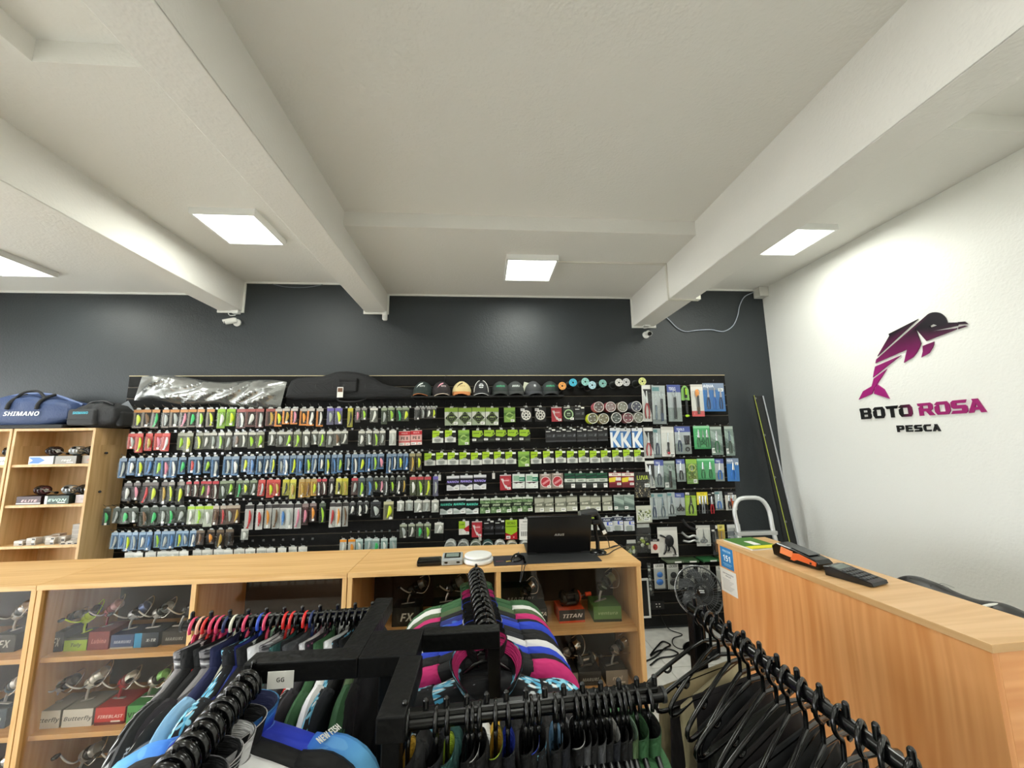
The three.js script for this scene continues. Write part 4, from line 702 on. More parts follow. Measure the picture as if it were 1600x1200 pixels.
// ---- prints on reel boxes
const boxPrint = (name, bg, text, col, opt = {}) => design(name, (p) => { p.fill(bg); if (opt.band) p.fill(opt.band, 0, opt.bandY ?? 128, 128, opt.bandH ?? 32); if (opt.left) p.fill(opt.left, 0, 0, opt.leftW ?? 34, 160); if (opt.chevron) p.poly(opt.chevron, [[0, 20], [54, 20], [84, 80], [54, 140], [0, 140], [22, 80]]); p.text(col, text, opt.x ?? 64, opt.y ?? 84, opt.size ?? 30, 'bold', opt.it ?? 'italic', 1.9); if (opt.sub) p.fill(opt.sub, 70, 122, 40, 14); });
boxPrint('boxM', '#a8241f', 'M', '#efe6e2', { size: 60, it: 'italic' }); boxPrint('boxDark', '#1d201e', 'FX', '#c9cdc9', { size: 50 }); boxPrint('boxLime', '#a4c93a', 'Tuly', '#1c2410', { band: '#1a1c16', bandY: 0, bandH: 24 }); boxPrint('boxMaroon', '#7d1d1c', 'Lubina', '#d99a94', { size: 28 });
boxPrint('boxBlue', '#26447c', 'MARURI', '#c7d2e8', { size: 24, band: '#b9b4a8', bandY: 140, bandH: 20 }); boxPrint('boxSky', '#2b3a4c', 'X-TR', '#dfe8ef', { left: '#3fa3e0', leftW: 40, x: 88, size: 24 }); boxPrint('boxBlack', '#232425', 'MARURI', '#a9acac', { size: 24, band: '#b08a5c', bandY: 144, bandH: 16 });
boxPrint('boxWhite', '#d6d7d3', 'Butterfly', '#55585a', { size: 27 }); boxPrint('boxRed', '#c5302f', 'FIREBLAST', '#f3d9d5', { size: 21, band: '#6b1c1a', bandY: 132, sub: '#e9e4df' }); boxPrint('boxGreen', '#4fa75a', 'VEZZAN', '#1f4a2a', { size: 32, it: '' });
boxPrint('boxViduza', '#1f2021', 'VIDUZA', '#e6e6e4', { size: 32, y: 60, sub: '#dcdcd8' }); boxPrint('boxTitan', '#26211f', 'TITAN', '#e3dedb', { size: 34, y: 74, band: '#d3522c', bandY: 134, bandH: 26 }); boxPrint('boxOlive', '#5f8a4c', 'ventura', '#a9c492', { size: 24, y: 70, band: '#26331f', bandY: 132, bandH: 28 });
boxPrint('boxChevron', '#d0d3d6', '', '#333', { chevron: '#3f77c4' }); boxPrint('boxGrey', '#8f8b83', 'reel', '#d6d2ca', { size: 30, sub: '#e6e4de' }); boxPrint('boxSalmon', '#a89f96', 'reel', '#d86a54', { size: 34, x: 84 }); boxPrint('boxWine', '#3a1d22', 'ELITE', '#d8b9b9', { size: 32, band: '#e0dcd6', bandY: 124, bandH: 20 }); boxPrint('boxEvon', '#1d3a2c', 'EVON', '#bfe0cd', { size: 36, left: '#c9c9c4', leftW: 16, sub: '#e9e7e1' }); boxPrint('boxPale', '#c9bfc0', 'lite', '#a89fa2', { size: 26 }); boxPrint('boxSlate', '#34485c', 'storm', '#c9d4dc', { size: 28 });
const boxTops = { boxM: 0x7d1d1a, boxDark: 0x191b1a, boxLime: 0x2a3018, boxMaroon: 0x6a1917, boxBlue: 0x203863, boxSky: 0x263340, boxBlack: 0x1c1d1e, boxWhite: 0x8f9190, boxRed: 0xa32422, boxGreen: 0x3c8a48, boxViduza: 0x2a2b2c, boxTitan: 0xc4481f, boxOlive: 0x4f7a40, boxChevron: 0xb9bcc0, boxGrey: 0x3a3835, boxSalmon: 0x7f7870, boxWine: 0x2a171a, boxEvon: 0x16261f, boxPale: 0xb5acad, boxSlate: 0x2c3d4f };
function reelBox(x, y, z, w, h, d, print, label, turn = 0, group = 'reel boxes behind the glass') {
  const o = thing('reel_box', label, 'box', [x, y, z], turn, group);
  part('carton', bx(-w / 2, 0, -d, w / 2, h, 0, 0.0015), mat(boxTops[print], 0.5), o);
  const f = part('printed_front', printed(print, w * 0.995, h * 0.99, 0.0008), printMat, o); f.position.y = h * 0.995;
  return o;
}
// ---- reels: a spinning reel and a low-profile casting reel; copies change their colours
const R = {
  foot: [bx(-0.03, 0, -0.006, 0.034, 0.004, 0.006, 0.0015)],
  stem: tube([[0, 0.003, 0], [0.004, 0.018, 0], [0.012, 0.034, 0], [0.02, 0.046, 0]], 0.0048, 12, 8),
  body: ball(0.021, 0.024, 0.058, 0, 1.15, 1, 0.72, 16, 12),
  rotor: move(spin(lathe([[0, 0], [0.02, 0.001], [0.023, 0.01], [0.022, 0.022], [0.014, 0.026], [0, 0.026]], 20), 0, 0, -PI / 2 + 0.35), 0.036, 0.066, 0),
  spool: move(spin(lathe([[0, 0], [0.02, 0], [0.022, 0.003], [0.019, 0.005], [0.0185, 0.022], [0.022, 0.024], [0.02, 0.028], [0.007, 0.03], [0.006, 0.036], [0, 0.037]], 20), 0, 0, -PI / 2 + 0.35), 0.06, 0.075, 0),
  bail: tube([[0.05, 0.05, 0.022], [0.085, 0.048, 0.03], [0.108, 0.075, 0.018], [0.112, 0.098, 0], [0.1, 0.115, -0.016], [0.062, 0.1, -0.024]], 0.0018, 28, 6),
  arm: tube([[0.024, 0.058, 0.014], [0.022, 0.058, 0.034], [0.002, 0.072, 0.044], [-0.024, 0.096, 0.046]], 0.0032, 16, 7),
  knob: move(spin(lathe([[0, 0], [0.006, 0.001], [0.0085, 0.012], [0.006, 0.024], [0, 0.025]], 12), PI / 2), -0.024, 0.096, 0.045),
};
const spinReel = (() => { const o = new THREE.Group(); part('foot', R.foot, M.alu, o); part('stem', R.stem, M.alu, o); part('body', R.body, M.alu, o); part('rotor', R.rotor, M.plastic, o); part('spool', R.spool, M.chrome, o); part('bail_wire', R.bail, M.chrome, o); const a = part('handle', R.arm, M.alu, o); part('knob', R.knob, M.plastic, a); return o; })();
const castReel = (() => {
  const o = new THREE.Group();
  part('foot', bx(-0.035, 0, -0.008, 0.035, 0.004, 0.008, 0.0015), M.plastic, o);
  part('frame', [ball(0.03, -0.027, 0.03, 0, 0.5, 0.95, 1.1, 14, 10), ball(0.03, 0.027, 0.03, 0, 0.5, 0.95, 1.1, 14, 10), cb(0.05, 0.012, 0.05, 0, 0.014, 0, 0.004), rod([-0.03, 0.046, 0.016], [0.03, 0.046, 0.016], 0.006, 8)], M.plastic, o);
  part('spool', rod([-0.024, 0.034, 0], [0.024, 0.034, 0], 0.016, 18), M.chrome, o);
  part('side_cap', spin(new THREE.TorusGeometry(0.017, 0.004, 8, 22), 0, PI / 2).translate(0.042, 0.03, 0), M.chrome, o);
  part('star_drag', rod([0.04, 0.03, 0], [0.052, 0.03, 0], 0.012, 5), M.chrome, o);
  const a = part('handle', tube([[0.056, 0.012, -0.04], [0.058, 0.03, 0], [0.056, 0.048, 0.04]], 0.003, 10, 6), M.alu, o);
  for (const s of [-1, 1]) part('knob', rod([0.056, 0.03 + 0.018 * s, 0.04 * s], [0.078, 0.03 + 0.018 * s, 0.04 * s], 0.0075, 10), M.plastic, a);
  return o;
})();
function reel(proto, x, y, z, turn, tilt, colors, label, s = 1, group = 'reels shown on their boxes') {
  const o = dup(proto, 'fishing_reel', [x, y, z], turn, label, group); tag(o, label, 'fishing reel', group);
  o.rotation.z = tilt; o.scale.setScalar(s); recolor(o, colors); return o;
}
const metal = (c, r = 0.3) => mat(c, r, { metalness: 0.6 }), gloss = (c) => mat(c, 0.22);
// ---- the display counter: three glazed units with worktop
const SHELF = [0.085, 0.41, 0.72];
function counterUnit(x0, x1, mid, label) {
  const o = thing('display_counter', label, 'display counter', [x0, 0, 0], 0, 'glazed counter units'), w = x1 - x0, t = 0.022, zb = 1.165, zf = 1.572;
  part('worktop', bx(0, 1.018, zb - 0.005, w, 1.04, zf + 0.004, 0.0012), M.woodAcross, o);
  part('side_panel', bx(0.001, 0, zb, t, 1.018, zf, 0.001), M.wood, o); part('side_panel', bx(w - t, 0, zb, w - 0.001, 1.018, zf, 0.001), M.wood, o);
  part('divider', bx(mid - x0 - t / 2, 0.08, zb, mid - x0 + t / 2, 1.018, zf - 0.002, 0.001), M.wood, o);
  part('back_panel', bx(t, 0.06, zb, w - t, 1.018, zb + 0.006), mat(0x35291f, 0.6), o);
  part('plinth', bx(t, 0, zf - 0.06, w - t, 0.06, zf - 0.04), M.wood, o);
  for (const [a, b] of [[t, mid - x0 - t / 2], [mid - x0 + t / 2, w - t]]) {
    part('bottom_panel', bx(a, 0.065, zb + 0.006, b, 0.085, zf - 0.02), M.woodAcross, o);
    for (const y of SHELF.slice(1)) part('shelf', bx(a, y - 0.02, zb + 0.006, b, y, zf - 0.035, 0.001), M.woodAcross, o);
    part('glass_pane', bx(a + 0.001, 0.066, zf - 0.018, b - 0.001, 1.016, zf - 0.013), M.smoked, o);
  }
  return o;
}
counterUnit(-3.36, -2.002, -2.68, 'glazed wooden counter unit cut by the left edge of the frame');
counterUnit(-2.0, -0.647, -1.335, 'glazed wooden counter unit with white, red and green reel boxes, second from left');
counterUnit(-0.645, 0.79, 0.073, 'glazed wooden counter unit carrying the laptop, with orange and green boxes inside');
{
  const zf = 1.485;
  const top = [['boxM', -2.03, 0.06, 0.055, 'small red box with white letter M, leftmost on the upper counter shelf'], ['boxDark', -1.972, 0.06, 0.085, 'small dark box between the red and the lime box'], ['boxLime', -1.886, 0.098, 0.055, 'lime green box with black script lettering'], ['boxMaroon', -1.788, 0.09, 0.078, 'dark red box with pale script lettering'], ['boxBlue', -1.685, 0.1, 0.06, 'blue reel box on the upper counter shelf'], ['boxSky', -1.58, 0.105, 0.063, 'dark blue box with a light blue end'], ['boxBlack', -1.458, 0.105, 0.065, 'black reel box at the right end of the upper shelf']];
  for (const [p, x, w, h, l] of top) reelBox(x, SHELF[2], zf, w, h, 0.11, p, l);
  const C = [
    [-1.972, 0.805, { body: gloss(0x2a2622), spool: metal(0x6a5a44), rotor: M.plastic, handle: metal(0x5a5048) }, 'small dark spinning reel behind the small dark box', 0.8, -0.1],
    [-1.88, 0.775, { body: gloss(0xc3e61c), foot: gloss(0xc3e61c), stem: gloss(0xc3e61c), spool: M.plastic, rotor: gloss(0xc3e61c), handle: gloss(0xc3e61c), bail_wire: gloss(0xc3e61c) }, 'bright lime spinning reel on the lime box', 1.0, 0.35],
    [-1.785, 0.8, { body: gloss(0x8a1f2c), stem: gloss(0x8a1f2c), spool: metal(0xb08a92), rotor: gloss(0x6a1822) }, 'dark red and chrome spinning reel on the dark red box', 1.0, 0.3],
    [-1.68, 0.782, { body: metal(0xc5ccd8), spool: metal(0x5a6ea0), rotor: gloss(0x1d2536) }, 'silver-blue spinning reel on the blue box', 1.05, 0.2],
    [-1.575, 0.785, { body: metal(0xd0d3d6), spool: metal(0x9aa8b4), rotor: gloss(0x2a3038) }, 'silver spinning reel on the dark blue box', 1.05, 0.12],
    [-1.45, 0.787, { body: gloss(0x1a1a1b), spool: metal(0x8f9294), rotor: M.plastic }, 'black spinning reel with chrome bail on the black box', 1.15, 0.05],
  ];
  for (const [x, y, c, l, s, tilt] of C) reel(spinReel, x - 0.02, y, zf - 0.05, rr(-0.3, 0.1), tilt, c, l, s);
  const low = [['boxWhite', -1.962, 'white box with grey script, left of the two white boxes'], ['boxWhite', -1.826, 'white box with grey script, right of the two white boxes'], ['boxRed', -1.69, 'bright red reel box with slanted white lettering'], ['boxGreen', -1.556, 'green reel box with dark block lettering'], ['boxGreen', -1.424, 'green reel box half hidden by the hanging shirts']];
  for (const [p, x, l] of low) reelBox(x, SHELF[1], zf + 0.01, 0.126, 0.072, 0.13, p, l);
  const L = [
    [-1.97, { body: metal(0xc9ccca), spool: metal(0x6a6c6b), rotor: M.plastic }, 'silver and black spinning reel on the left white box', 1.1, 0.05], [-1.83, { body: metal(0xdfe1df, 0.25), stem: metal(0xdfe1df), spool: metal(0xb9bcba), rotor: metal(0xc9cbc9) }, 'bright silver spinning reel on the right white box', 1.2, 0.25],
    [-1.69, { body: gloss(0xa8252a), stem: gloss(0xb03034), spool: metal(0xd0d2d0), rotor: gloss(0x7d1c20) }, 'red and silver spinning reel on the bright red box', 1.1, 0.15], [-1.56, { body: metal(0xe0e2e0), spool: gloss(0x7fc46a), rotor: M.plastic }, 'white and green spinning reel on the green box', 1.1, 0.1], [-1.43, { body: metal(0xd0d2d0), spool: metal(0x9a9c9a), rotor: M.plastic }, 'silver spinning reel beside the hanging shirts', 1.0, 0.1],
  ];
  for (const [x, c, l, s, tilt] of L) reel(spinReel, x - 0.02, SHELF[1] + 0.073, zf - 0.05, rr(-0.35, 0), tilt, c, l, s);
  const floorReels = [[-1.83, 'small silver reel low behind the glass, left of two'], [-1.66, 'larger silver reel low behind the glass, under the red box'], [-1.5, 'white-handled reel low behind the glass beside the shirts']];
  for (const [i, [x, l]] of floorReels.entries()) { reelBox(x, SHELF[0], zf - 0.02, 0.125, 0.09, 0.13, 'boxGrey', ['grey-black box low in the counter, left of three', 'grey-black box low in the counter, middle of three', 'grey-black box low in the counter, right of three'][i]); reel(spinReel, x - 0.02, SHELF[0] + 0.091, zf - 0.06, -0.2 + 0.1 * i, 0.1, { body: metal(0xb5b8b8), spool: metal(0x8f9292), rotor: M.plastic }, l, 1.2); }
  // left unit
  reelBox(-2.215, SHELF[2], zf - 0.02, 0.1, 0.075, 0.1, 'boxDark', 'black box at the left frame edge, upper counter shelf'); reel(spinReel, -2.22, SHELF[2] + 0.076, zf - 0.06, -0.2, 0.3, { body: metal(0xb9bcbc), rotor: M.plastic }, 'silver spinning reel at the left frame edge, upper shelf', 1.1);
  reelBox(-2.2, SHELF[1], zf - 0.01, 0.115, 0.08, 0.12, 'boxSlate', 'slate blue box at the left frame edge, middle counter shelf'); reel(spinReel, -2.2, SHELF[1] + 0.081, zf - 0.05, -0.3, 0.1, { body: gloss(0x35506c), spool: metal(0xc9ccd0), rotor: gloss(0x22303e) }, 'blue and white reel at the left frame edge', 1.15);
  reelBox(-2.21, SHELF[0], zf - 0.01, 0.115, 0.08, 0.12, 'boxDark', 'dark box low at the left frame edge'); reel(spinReel, -2.21, SHELF[0] + 0.081, zf - 0.05, 0, 0.1, { body: metal(0xd0d2d2), rotor: M.plastic }, 'silver reel low at the left frame edge', 1.1);
  // right unit
  reelBox(0.27, SHELF[2], zf - 0.05, 0.12, 0.065, 0.13, 'boxViduza', 'black reel box with white block lettering, partly behind shirts'); reelBox(0.455, SHELF[2], zf - 0.03, 0.135, 0.062, 0.13, 'boxTitan', 'black and orange reel box with thin white lettering', 0.03); reelBox(0.64, SHELF[2], zf - 0.02, 0.145, 0.075, 0.14, 'boxOlive', 'olive green reel box at the right end of the counter', -0.04);
  reelBox(0.2, SHELF[2], zf - 0.2, 0.2, 0.12, 0.1, 'boxBlack', 'large dark box standing behind the shirt rack in the counter');
  reel(castReel, 0.455, SHELF[2] + 0.063, zf - 0.09, 0.2, 0, { frame: gloss(0x1a1a1a), knob: gloss(0xe0502c), spool: gloss(0x2a2a2a), side_cap: gloss(0xd8482a) }, 'black casting reel with orange knobs on the orange box', 1.3);
  reel(spinReel, 0.62, SHELF[2] + 0.076, zf - 0.09, 0.3, 0.1, { body: gloss(0x26301f), spool: metal(0x8f9c84), rotor: M.plastic, handle: metal(0x9fb0aa) }, 'dark green spinning reel on the olive box', 1.2);
  reel(spinReel, 0.2, SHELF[2] + 0.066, zf - 0.1, 0.5, 0.1, { body: gloss(0x2a2b2c), rotor: M.plastic }, 'black and grey spinning reel on the block-lettered box', 1.0);
  for (const [i, x] of [0.42, 0.54, 0.68].entries()) { reelBox(x, SHELF[1], zf - 0.04, 0.115, 0.07, 0.13, ['boxGrey', 'boxBlack', 'boxGrey'][i], ['grey box left on the middle shelf under the orange box', 'black box in the middle of the lower right shelf', 'grey box right on the middle shelf under the olive box'][i]); reel(i === 1 ? castReel : spinReel, x - 0.01, SHELF[1] + 0.071, zf - 0.09, 0.2, 0.05, { body: metal(0x8f9294), frame: gloss(0x222324), rotor: M.plastic }, ['grey spinning reel under the orange box', 'black casting reel on the lower right shelf', 'grey spinning reel under the olive box'][i], 1.15); }
  for (const [i, x] of [-0.4, -0.2].entries()) { reelBox(x, SHELF[2], zf - 0.08, 0.14, 0.09, 0.12, 'boxDark', ['dark box left behind the garment rack, upper counter shelf', 'dark box right behind the garment rack, upper counter shelf'][i]); reel(spinReel, x, SHELF[2] + 0.091, zf - 0.13, 0, 0.1, { body: gloss(0x2b2c2d), rotor: M.plastic, spool: metal(0x6f7274) }, ['dark reel left behind the garment rack', 'dark reel right behind the garment rack'][i], 1.1); }
  // cabinet contents
  const cz = 0.285, g = 'reel boxes in the cabinet';
  for (const [p, x, y, w, l] of [['boxChevron', -3.404, 1.525, 0.175, 'white box with blue chevron, top cabinet shelf'], ['boxGrey', -3.228, 1.525, 0.15, 'grey box in the middle of the top cabinet shelf'], ['boxSalmon', -3.095, 1.525, 0.09, 'grey box with orange print, right on the top cabinet shelf'], ['boxWine', -3.446, 1.225, 0.17, 'dark wine box, left on the middle cabinet shelf'], ['boxEvon', -3.25, 1.225, 0.17, 'dark green box in the middle of the second cabinet shelf'], ['boxPale', -3.095, 1.225, 0.1, 'pale pink box, right on the second cabinet shelf'], ['boxWhite', -3.71, 1.525, 0.15, 'white box in the cabinet at the left frame edge'], ['boxDark', -3.72, 1.225, 0.15, 'dark box in the cabinet at the left frame edge']])
    reelBox(x, y, cz - (x > -3.12 ? 0.03 : 0), w, 0.062, 0.11, p, l, 0, g);
  const chromeCap = { side_cap: M.chrome, spool: metal(0x8a8d90) };
  for (const [x, y, c, l] of [[-3.39, 1.588, { frame: gloss(0x2a1c1c), side_cap: gloss(0x3a2626) }, 'dark brown casting reel on the chevron box'], [-3.22, 1.588, { frame: metal(0xb5b8ba), ...chromeCap }, 'chrome casting reel on the grey box'], [-3.11, 1.588, { frame: gloss(0x241c1a) }, 'dark casting reel on the orange-printed box'], [-3.43, 1.288, { frame: gloss(0x3a1d20), side_cap: gloss(0x6a3a3c) }, 'wine red casting reel on the wine box'], [-3.23, 1.288, { frame: metal(0xa9acae), ...chromeCap }, 'chrome casting reel on the dark green box'], [-3.12, 1.288, { frame: gloss(0x1d1d1f) }, 'black casting reel on the pale pink box'], [-3.7, 1.588, { frame: gloss(0x2a2a2c) }, 'dark casting reel in the cabinet at the left frame edge'], [-3.71, 1.288, { frame: gloss(0x2a2022) }, 'brown casting reel in the cabinet at the left frame edge']]) reel(castReel, x, y, cz - 0.07, -0.5, 0, c, l, 1.25, 'casting reels in the cabinets');
  // small flat boxes in low stacks
  const flat = bx(-0.032, 0, -0.05, 0.032, 0.017, 0, 0.001), flatMats = [mat(0xb5aca0, 0.55), mat(0xc9c2b8, 0.55), mat(0xa39a8f, 0.55)];
  let n = 0;
  for (const [c, [x, z, k]] of [[-3.47, 0.285, 2], [-3.385, 0.285, 3], [-3.33, 0.235, 3], [-3.255, 0.285, 3], [-3.205, 0.26, 3], [-3.165, 0.22, 3], [-3.34, 0.16, 3]].entries()) for (let i = 0; i < k; i++) { const o = thing('small_box', `flat pale box, ${['bottom', 'second', 'topmost'][k === 2 && i ? 2 : i]} of the ${ord(c + 1)} low stack on the third cabinet shelf`, 'box', [x + rr(-0.002, 0.002), 0.93 + 0.0172 * i, z], rr(-0.05, 0.05), 'flat boxes stacked in the cabinet'); part('carton', flat, flatMats[n++ % 3], o); part('label', bx(0.006, 0.004, 0.0002, 0.026, 0.013, 0.0008), n % 2 ? BLACK : sticker, o); }
  for (let i = 0; i < 4; i++) { const o = thing('small_box', `grey carton, ${['bottom', 'second', 'third', 'topmost'][i]} of the tall stack in the cabinet`, 'box', [-3.1, 0.93 + 0.034 * i, 0.24], rr(-0.06, 0.06), 'tall carton stack in the cabinet'); part('carton', bx(-0.05, 0, -0.08, 0.05, 0.033, 0, 0.001), mat(0xa39c94, 0.6), o); part('lid_edge', bx(-0.051, 0.024, -0.081, 0.051, 0.0335, 0.001, 0.001), mat(0xb3aca3, 0.6), o); }
  for (let i = 0; i < 3; i++) { const o = thing('small_box', `flat pale box lying in front of the tall stack, ${['left', 'middle', 'right'][i]}`, 'box', [-3.15 + 0.045 * i, 0.93, 0.295], 0.2, 'flat boxes before the tall stack'); part('carton', bx(-0.022, 0, -0.03, 0.022, 0.012 + 0.012 * i, 0, 0.001), flatMats[i], o); part('label', bx(-0.01, 0.003, 0.0001, 0.012, 0.01, 0.0008), BLACK, o); }
}
// ---------------------------------------------------------------- sports bags on the cabinets
function softBag(w, h, d, seed, sag = 0.25) {             // rounded body, crumpled a little; base at y = 0
  const n1 = noise2(seed, 7), n2 = noise2(seed + 1, 17), rings = [], N = 30, K = 22;
  for (let j = 0; j <= K; j++) { const u = j / K, e = Math.min(1, Math.sin(PI * Math.min(0.999, Math.max(0.001, u))) ** 0.28); rings.push(Array.from({ length: N }, (_, i) => { const a = 2 * PI * i / N, c = Math.cos(a), s = Math.sin(a), q = 0.55, X = Math.sign(c) * Math.abs(c) ** q, Y = Math.sign(s) * Math.abs(s) ** q, wob = (n1(u * 1.2, i / N) - 0.5) * 0.05 + (n2(u * 1.5, i / N) - 0.5) * 0.018; const yy = (0.5 + 0.5 * Y * e) - (Y > 0 ? sag * Y * (0.5 + 0.5 * Math.cos(u * 2 * PI)) * 0.5 * e : 0); return [-w / 2 + w * (0.02 + 0.96 * u), Math.max(0, h * yy + (Y > -0.7 ? wob * h * 1.6 : 0)), d / 2 * X * (0.86 + 0.14 * e) + wob * d]; })); }
  return loft(rings);
}
{
  const navy = new THREE.MeshStandardMaterial({ color: 0x34466e, roughness: 0.6, bumpMap: plasterBump, bumpScale: 0.002 }), blackC = new THREE.MeshStandardMaterial({ color: 0x252628, roughness: 0.75, bumpMap: plasterBump, bumpScale: 0.002 });
  const o = thing('duffel_bag', 'navy blue duffel bag with white lettering lying on the cabinets', 'bag', [-3.62, 1.8, 0.175]);
  part('body', softBag(0.8, 0.27, 0.27, 91, 0.2), navy, o); part('base', bx(-0.38, 0, -0.12, 0.36, 0.03, 0.142, 0.008), blackC, o);
  part('lettering', move(lettering('SHIMANO', 0.034, 0.25, 0.002, 0.25), 0.06, 0.115, 0.146), mat(0xe9ecee, 0.5), o);
  for (const x of [-0.05, 0.16]) part('strap', tube([[x, 0.15, 0.148], [x, 0.19, 0.14], [x + 0.005, 0.235, 0.11], [x + 0.01, 0.275, 0.04]], 0.012, 14, 6), blackC, o);
  part('handle', tube([[-0.045, 0.24, 0.105], [0.0, 0.285, 0.1], [0.06, 0.3, 0.09], [0.12, 0.285, 0.1], [0.165, 0.24, 0.105]], 0.01, 18, 7), blackC, o);
  part('zip_flap', tube([[-0.36, 0.2, 0.02], [-0.1, 0.275, 0.03], [0.15, 0.272, 0.03], [0.37, 0.19, 0.02]], 0.012, 20, 6), mat(0x6577a4, 0.6), o);
  const q = thing('tackle_bag', 'black tackle bag with cyan lettering beside the navy duffel', 'bag', [-3.065, 1.8, 0.17], -0.12);
  part('body', softBag(0.4, 0.205, 0.26, 95, 0.12), blackC, q); part('front_pocket', move(new RoundedBoxGeometry(0.23, 0.13, 0.05, 3, 0.02), -0.06, 0.085, 0.13), mat(0x37383a, 0.8), q);
  part('pocket_seam', tube([[-0.17, 0.07, 0.157], [0.05, 0.065, 0.157]], 0.003, 8, 5), BLACK, q);
  part('lettering', move(lettering('SHIMANO', 0.02, 0.125, 0.0015, 0.1), -0.06, 0.118, 0.156), mat(0x3fb6cc, 0.5), q);
  part('handle', tube([[-0.1, 0.19, 0.08], [-0.05, 0.21, 0.09], [0.06, 0.212, 0.09], [0.12, 0.185, 0.08]], 0.008, 14, 6), BLACK, q); part('side_pocket', move(new RoundedBoxGeometry(0.05, 0.12, 0.18, 3, 0.02), 0.185, 0.07, 0), blackC, q);
}
// ---------------------------------------------------------------- on the counter
{
  const Y = 1.04;
  let o = thing('card_reader_base', 'small flat black box on the counter left of the grey terminal', 'device', [-0.272, Y, 1.5], 0.04);
  part('housing', bx(-0.06, 0, -0.05, 0.06, 0.028, 0.02, 0.006), M.plastic, o); part('seam_line', bx(-0.058, 0.014, 0.0195, 0.058, 0.016, 0.0208), mat(0x2c2d2e, 0.4), o); part('button_strip', bx(-0.05, 0.028, -0.04, 0.05, 0.03, -0.01, 0.001), mat(0x2a2b2d, 0.3), o);
  o = thing('label_terminal', 'grey terminal with a black framed display on the counter', 'device', [-0.158, Y, 1.475], 0.02); o.rotation.x = 0.12; o.position.y = Y + 0.005;
  part('housing', bx(-0.052, 0, -0.05, 0.052, 0.03, 0.045, 0.006), mat(0x9ea3a4, 0.4), o); part('display', bx(-0.04, 0.03, -0.035, 0.04, 0.032, 0.025, 0.001), M.plastic, o); part('display_glass', bx(-0.032, 0.032, -0.026, 0.032, 0.0328, 0.016), mat(0x7f8c86, 0.2), o); for (const x of [-0.03, 0.03]) part('button', bx(x - 0.008, 0.012, 0.044, x + 0.008, 0.02, 0.047, 0.001), M.plastic, o);
  o = thing('round_scale', 'flat round white device with a plate on top, on the counter', 'scale', [-0.028, Y, 1.475]);
  part('base', lathe([[0, 0], [0.07, 0], [0.076, 0.006], [0.077, 0.018], [0.07, 0.023], [0, 0.023]], 40), mat(0xe8e8e6, 0.35), o); part('plate', lathe([[0, 0.024], [0.062, 0.024], [0.07, 0.03], [0.07, 0.036], [0.066, 0.039], [0, 0.04]], 40), mat(0xf2f2f0, 0.25), o);
  o = thing('mouse_pad', 'dark printed mouse pad on the counter left of the laptop', 'mouse pad', [0.132, Y, 1.475], 0.03); part('pad', move(new RoundedBoxGeometry(0.165, 0.004, 0.16, 2, 0.0019), 0, 0.002, 0), mat(0x26242a, 0.7), o); part('yellow_print', extrude(poly([[0, 0], [0.02, 0.008], [0.045, 0.004], [0.04, 0.018], [0.018, 0.02], [0.002, 0.014]]), 0.0004).rotateX(-PI / 2).translate(-0.02, 0.0042, 0.035), mat(0xc9a83a, 0.6), o); part('pink_print', extrude(poly([[0, 0], [0.04, 0.002], [0.04, 0.006], [0, 0.006]]), 0.0004).rotateX(-PI / 2).translate(-0.07, 0.0042, 0.02), mat(0x8a3a5a, 0.6), o);
  o = thing('computer_mouse', 'black computer mouse on the dark mouse pad', 'mouse', [0.172, Y + 0.004, 1.475], -0.5); part('shell', (() => { const g = new THREE.SphereGeometry(0.032, 18, 10, 0, 2 * PI, 0, PI / 2); g.scale(0.9, 0.95, 1.5); return g; })(), M.plastic, o); part('wheel', spin(new THREE.CylinderGeometry(0.005, 0.005, 0.006, 12), 0, 0, PI / 2).translate(0, 0.027, -0.022), GREY, o);
  solo('mouse_cable', tube([[0.185, Y + 0.01, 1.44], [0.205, Y + 0.012, 1.43], [0.212, Y + 0.008, 1.5], [0.19, Y + 0.012, 1.57], [0.185, Y - 0.02, 1.585], [0.176, Y - 0.07, 1.59], [0.19, Y - 0.03, 1.592], [0.202, Y + 0.004, 1.582], [0.215, Y + 0.005, 1.54]], 0.0022, 50, 6), BLACK, 'thin black mouse cable looping over the counter edge', 'cable');
  o = thing('desk_mat', 'dark grey desk mat under the laptop', 'desk mat', [0.4, Y, 1.44]); part('mat_sheet', cb(0.4, 0.004, 0.19, 0, 0.002, 0.01, 0.0015), mat(0x2f3032, 0.7), o);
  o = thing('laptop', 'open black laptop seen from behind, silver letters on its lid', 'laptop', [0.405, Y + 0.004, 1.405], -0.02);
  part('base', bx(-0.172, 0, -0.2, 0.172, 0.014, 0.0, 0.004), mat(0x1f2022, 0.4), o); part('keyboard', bx(-0.15, 0.014, -0.16, 0.15, 0.0155, -0.03), M.plastic, o);
  const lid = part('lid', bx(-0.172, 0, -0.004, 0.172, 0.205, 0.004, 0.003), new THREE.MeshStandardMaterial({ color: 0x0c0c0d, roughness: 0.25 }), o); lid.position.set(0, 0.014, 0.004); lid.rotation.x = 0.3;
  part('lettering', move(lettering('ASUS', 0.012, 0.052, 0.001, 0.2), 0.0, 0.1, 0.004), mat(0xc9cbcb, 0.3, { metalness: 0.7 }), lid);
  part('hinge', rod([-0.12, 0.014, 0.002], [0.12, 0.014, 0.002], 0.006, 10), M.plastic, o);
  o = thing('barcode_scanner', 'black barcode scanner resting on a stand beside the laptop', 'barcode scanner', [0.622, Y, 1.4]);
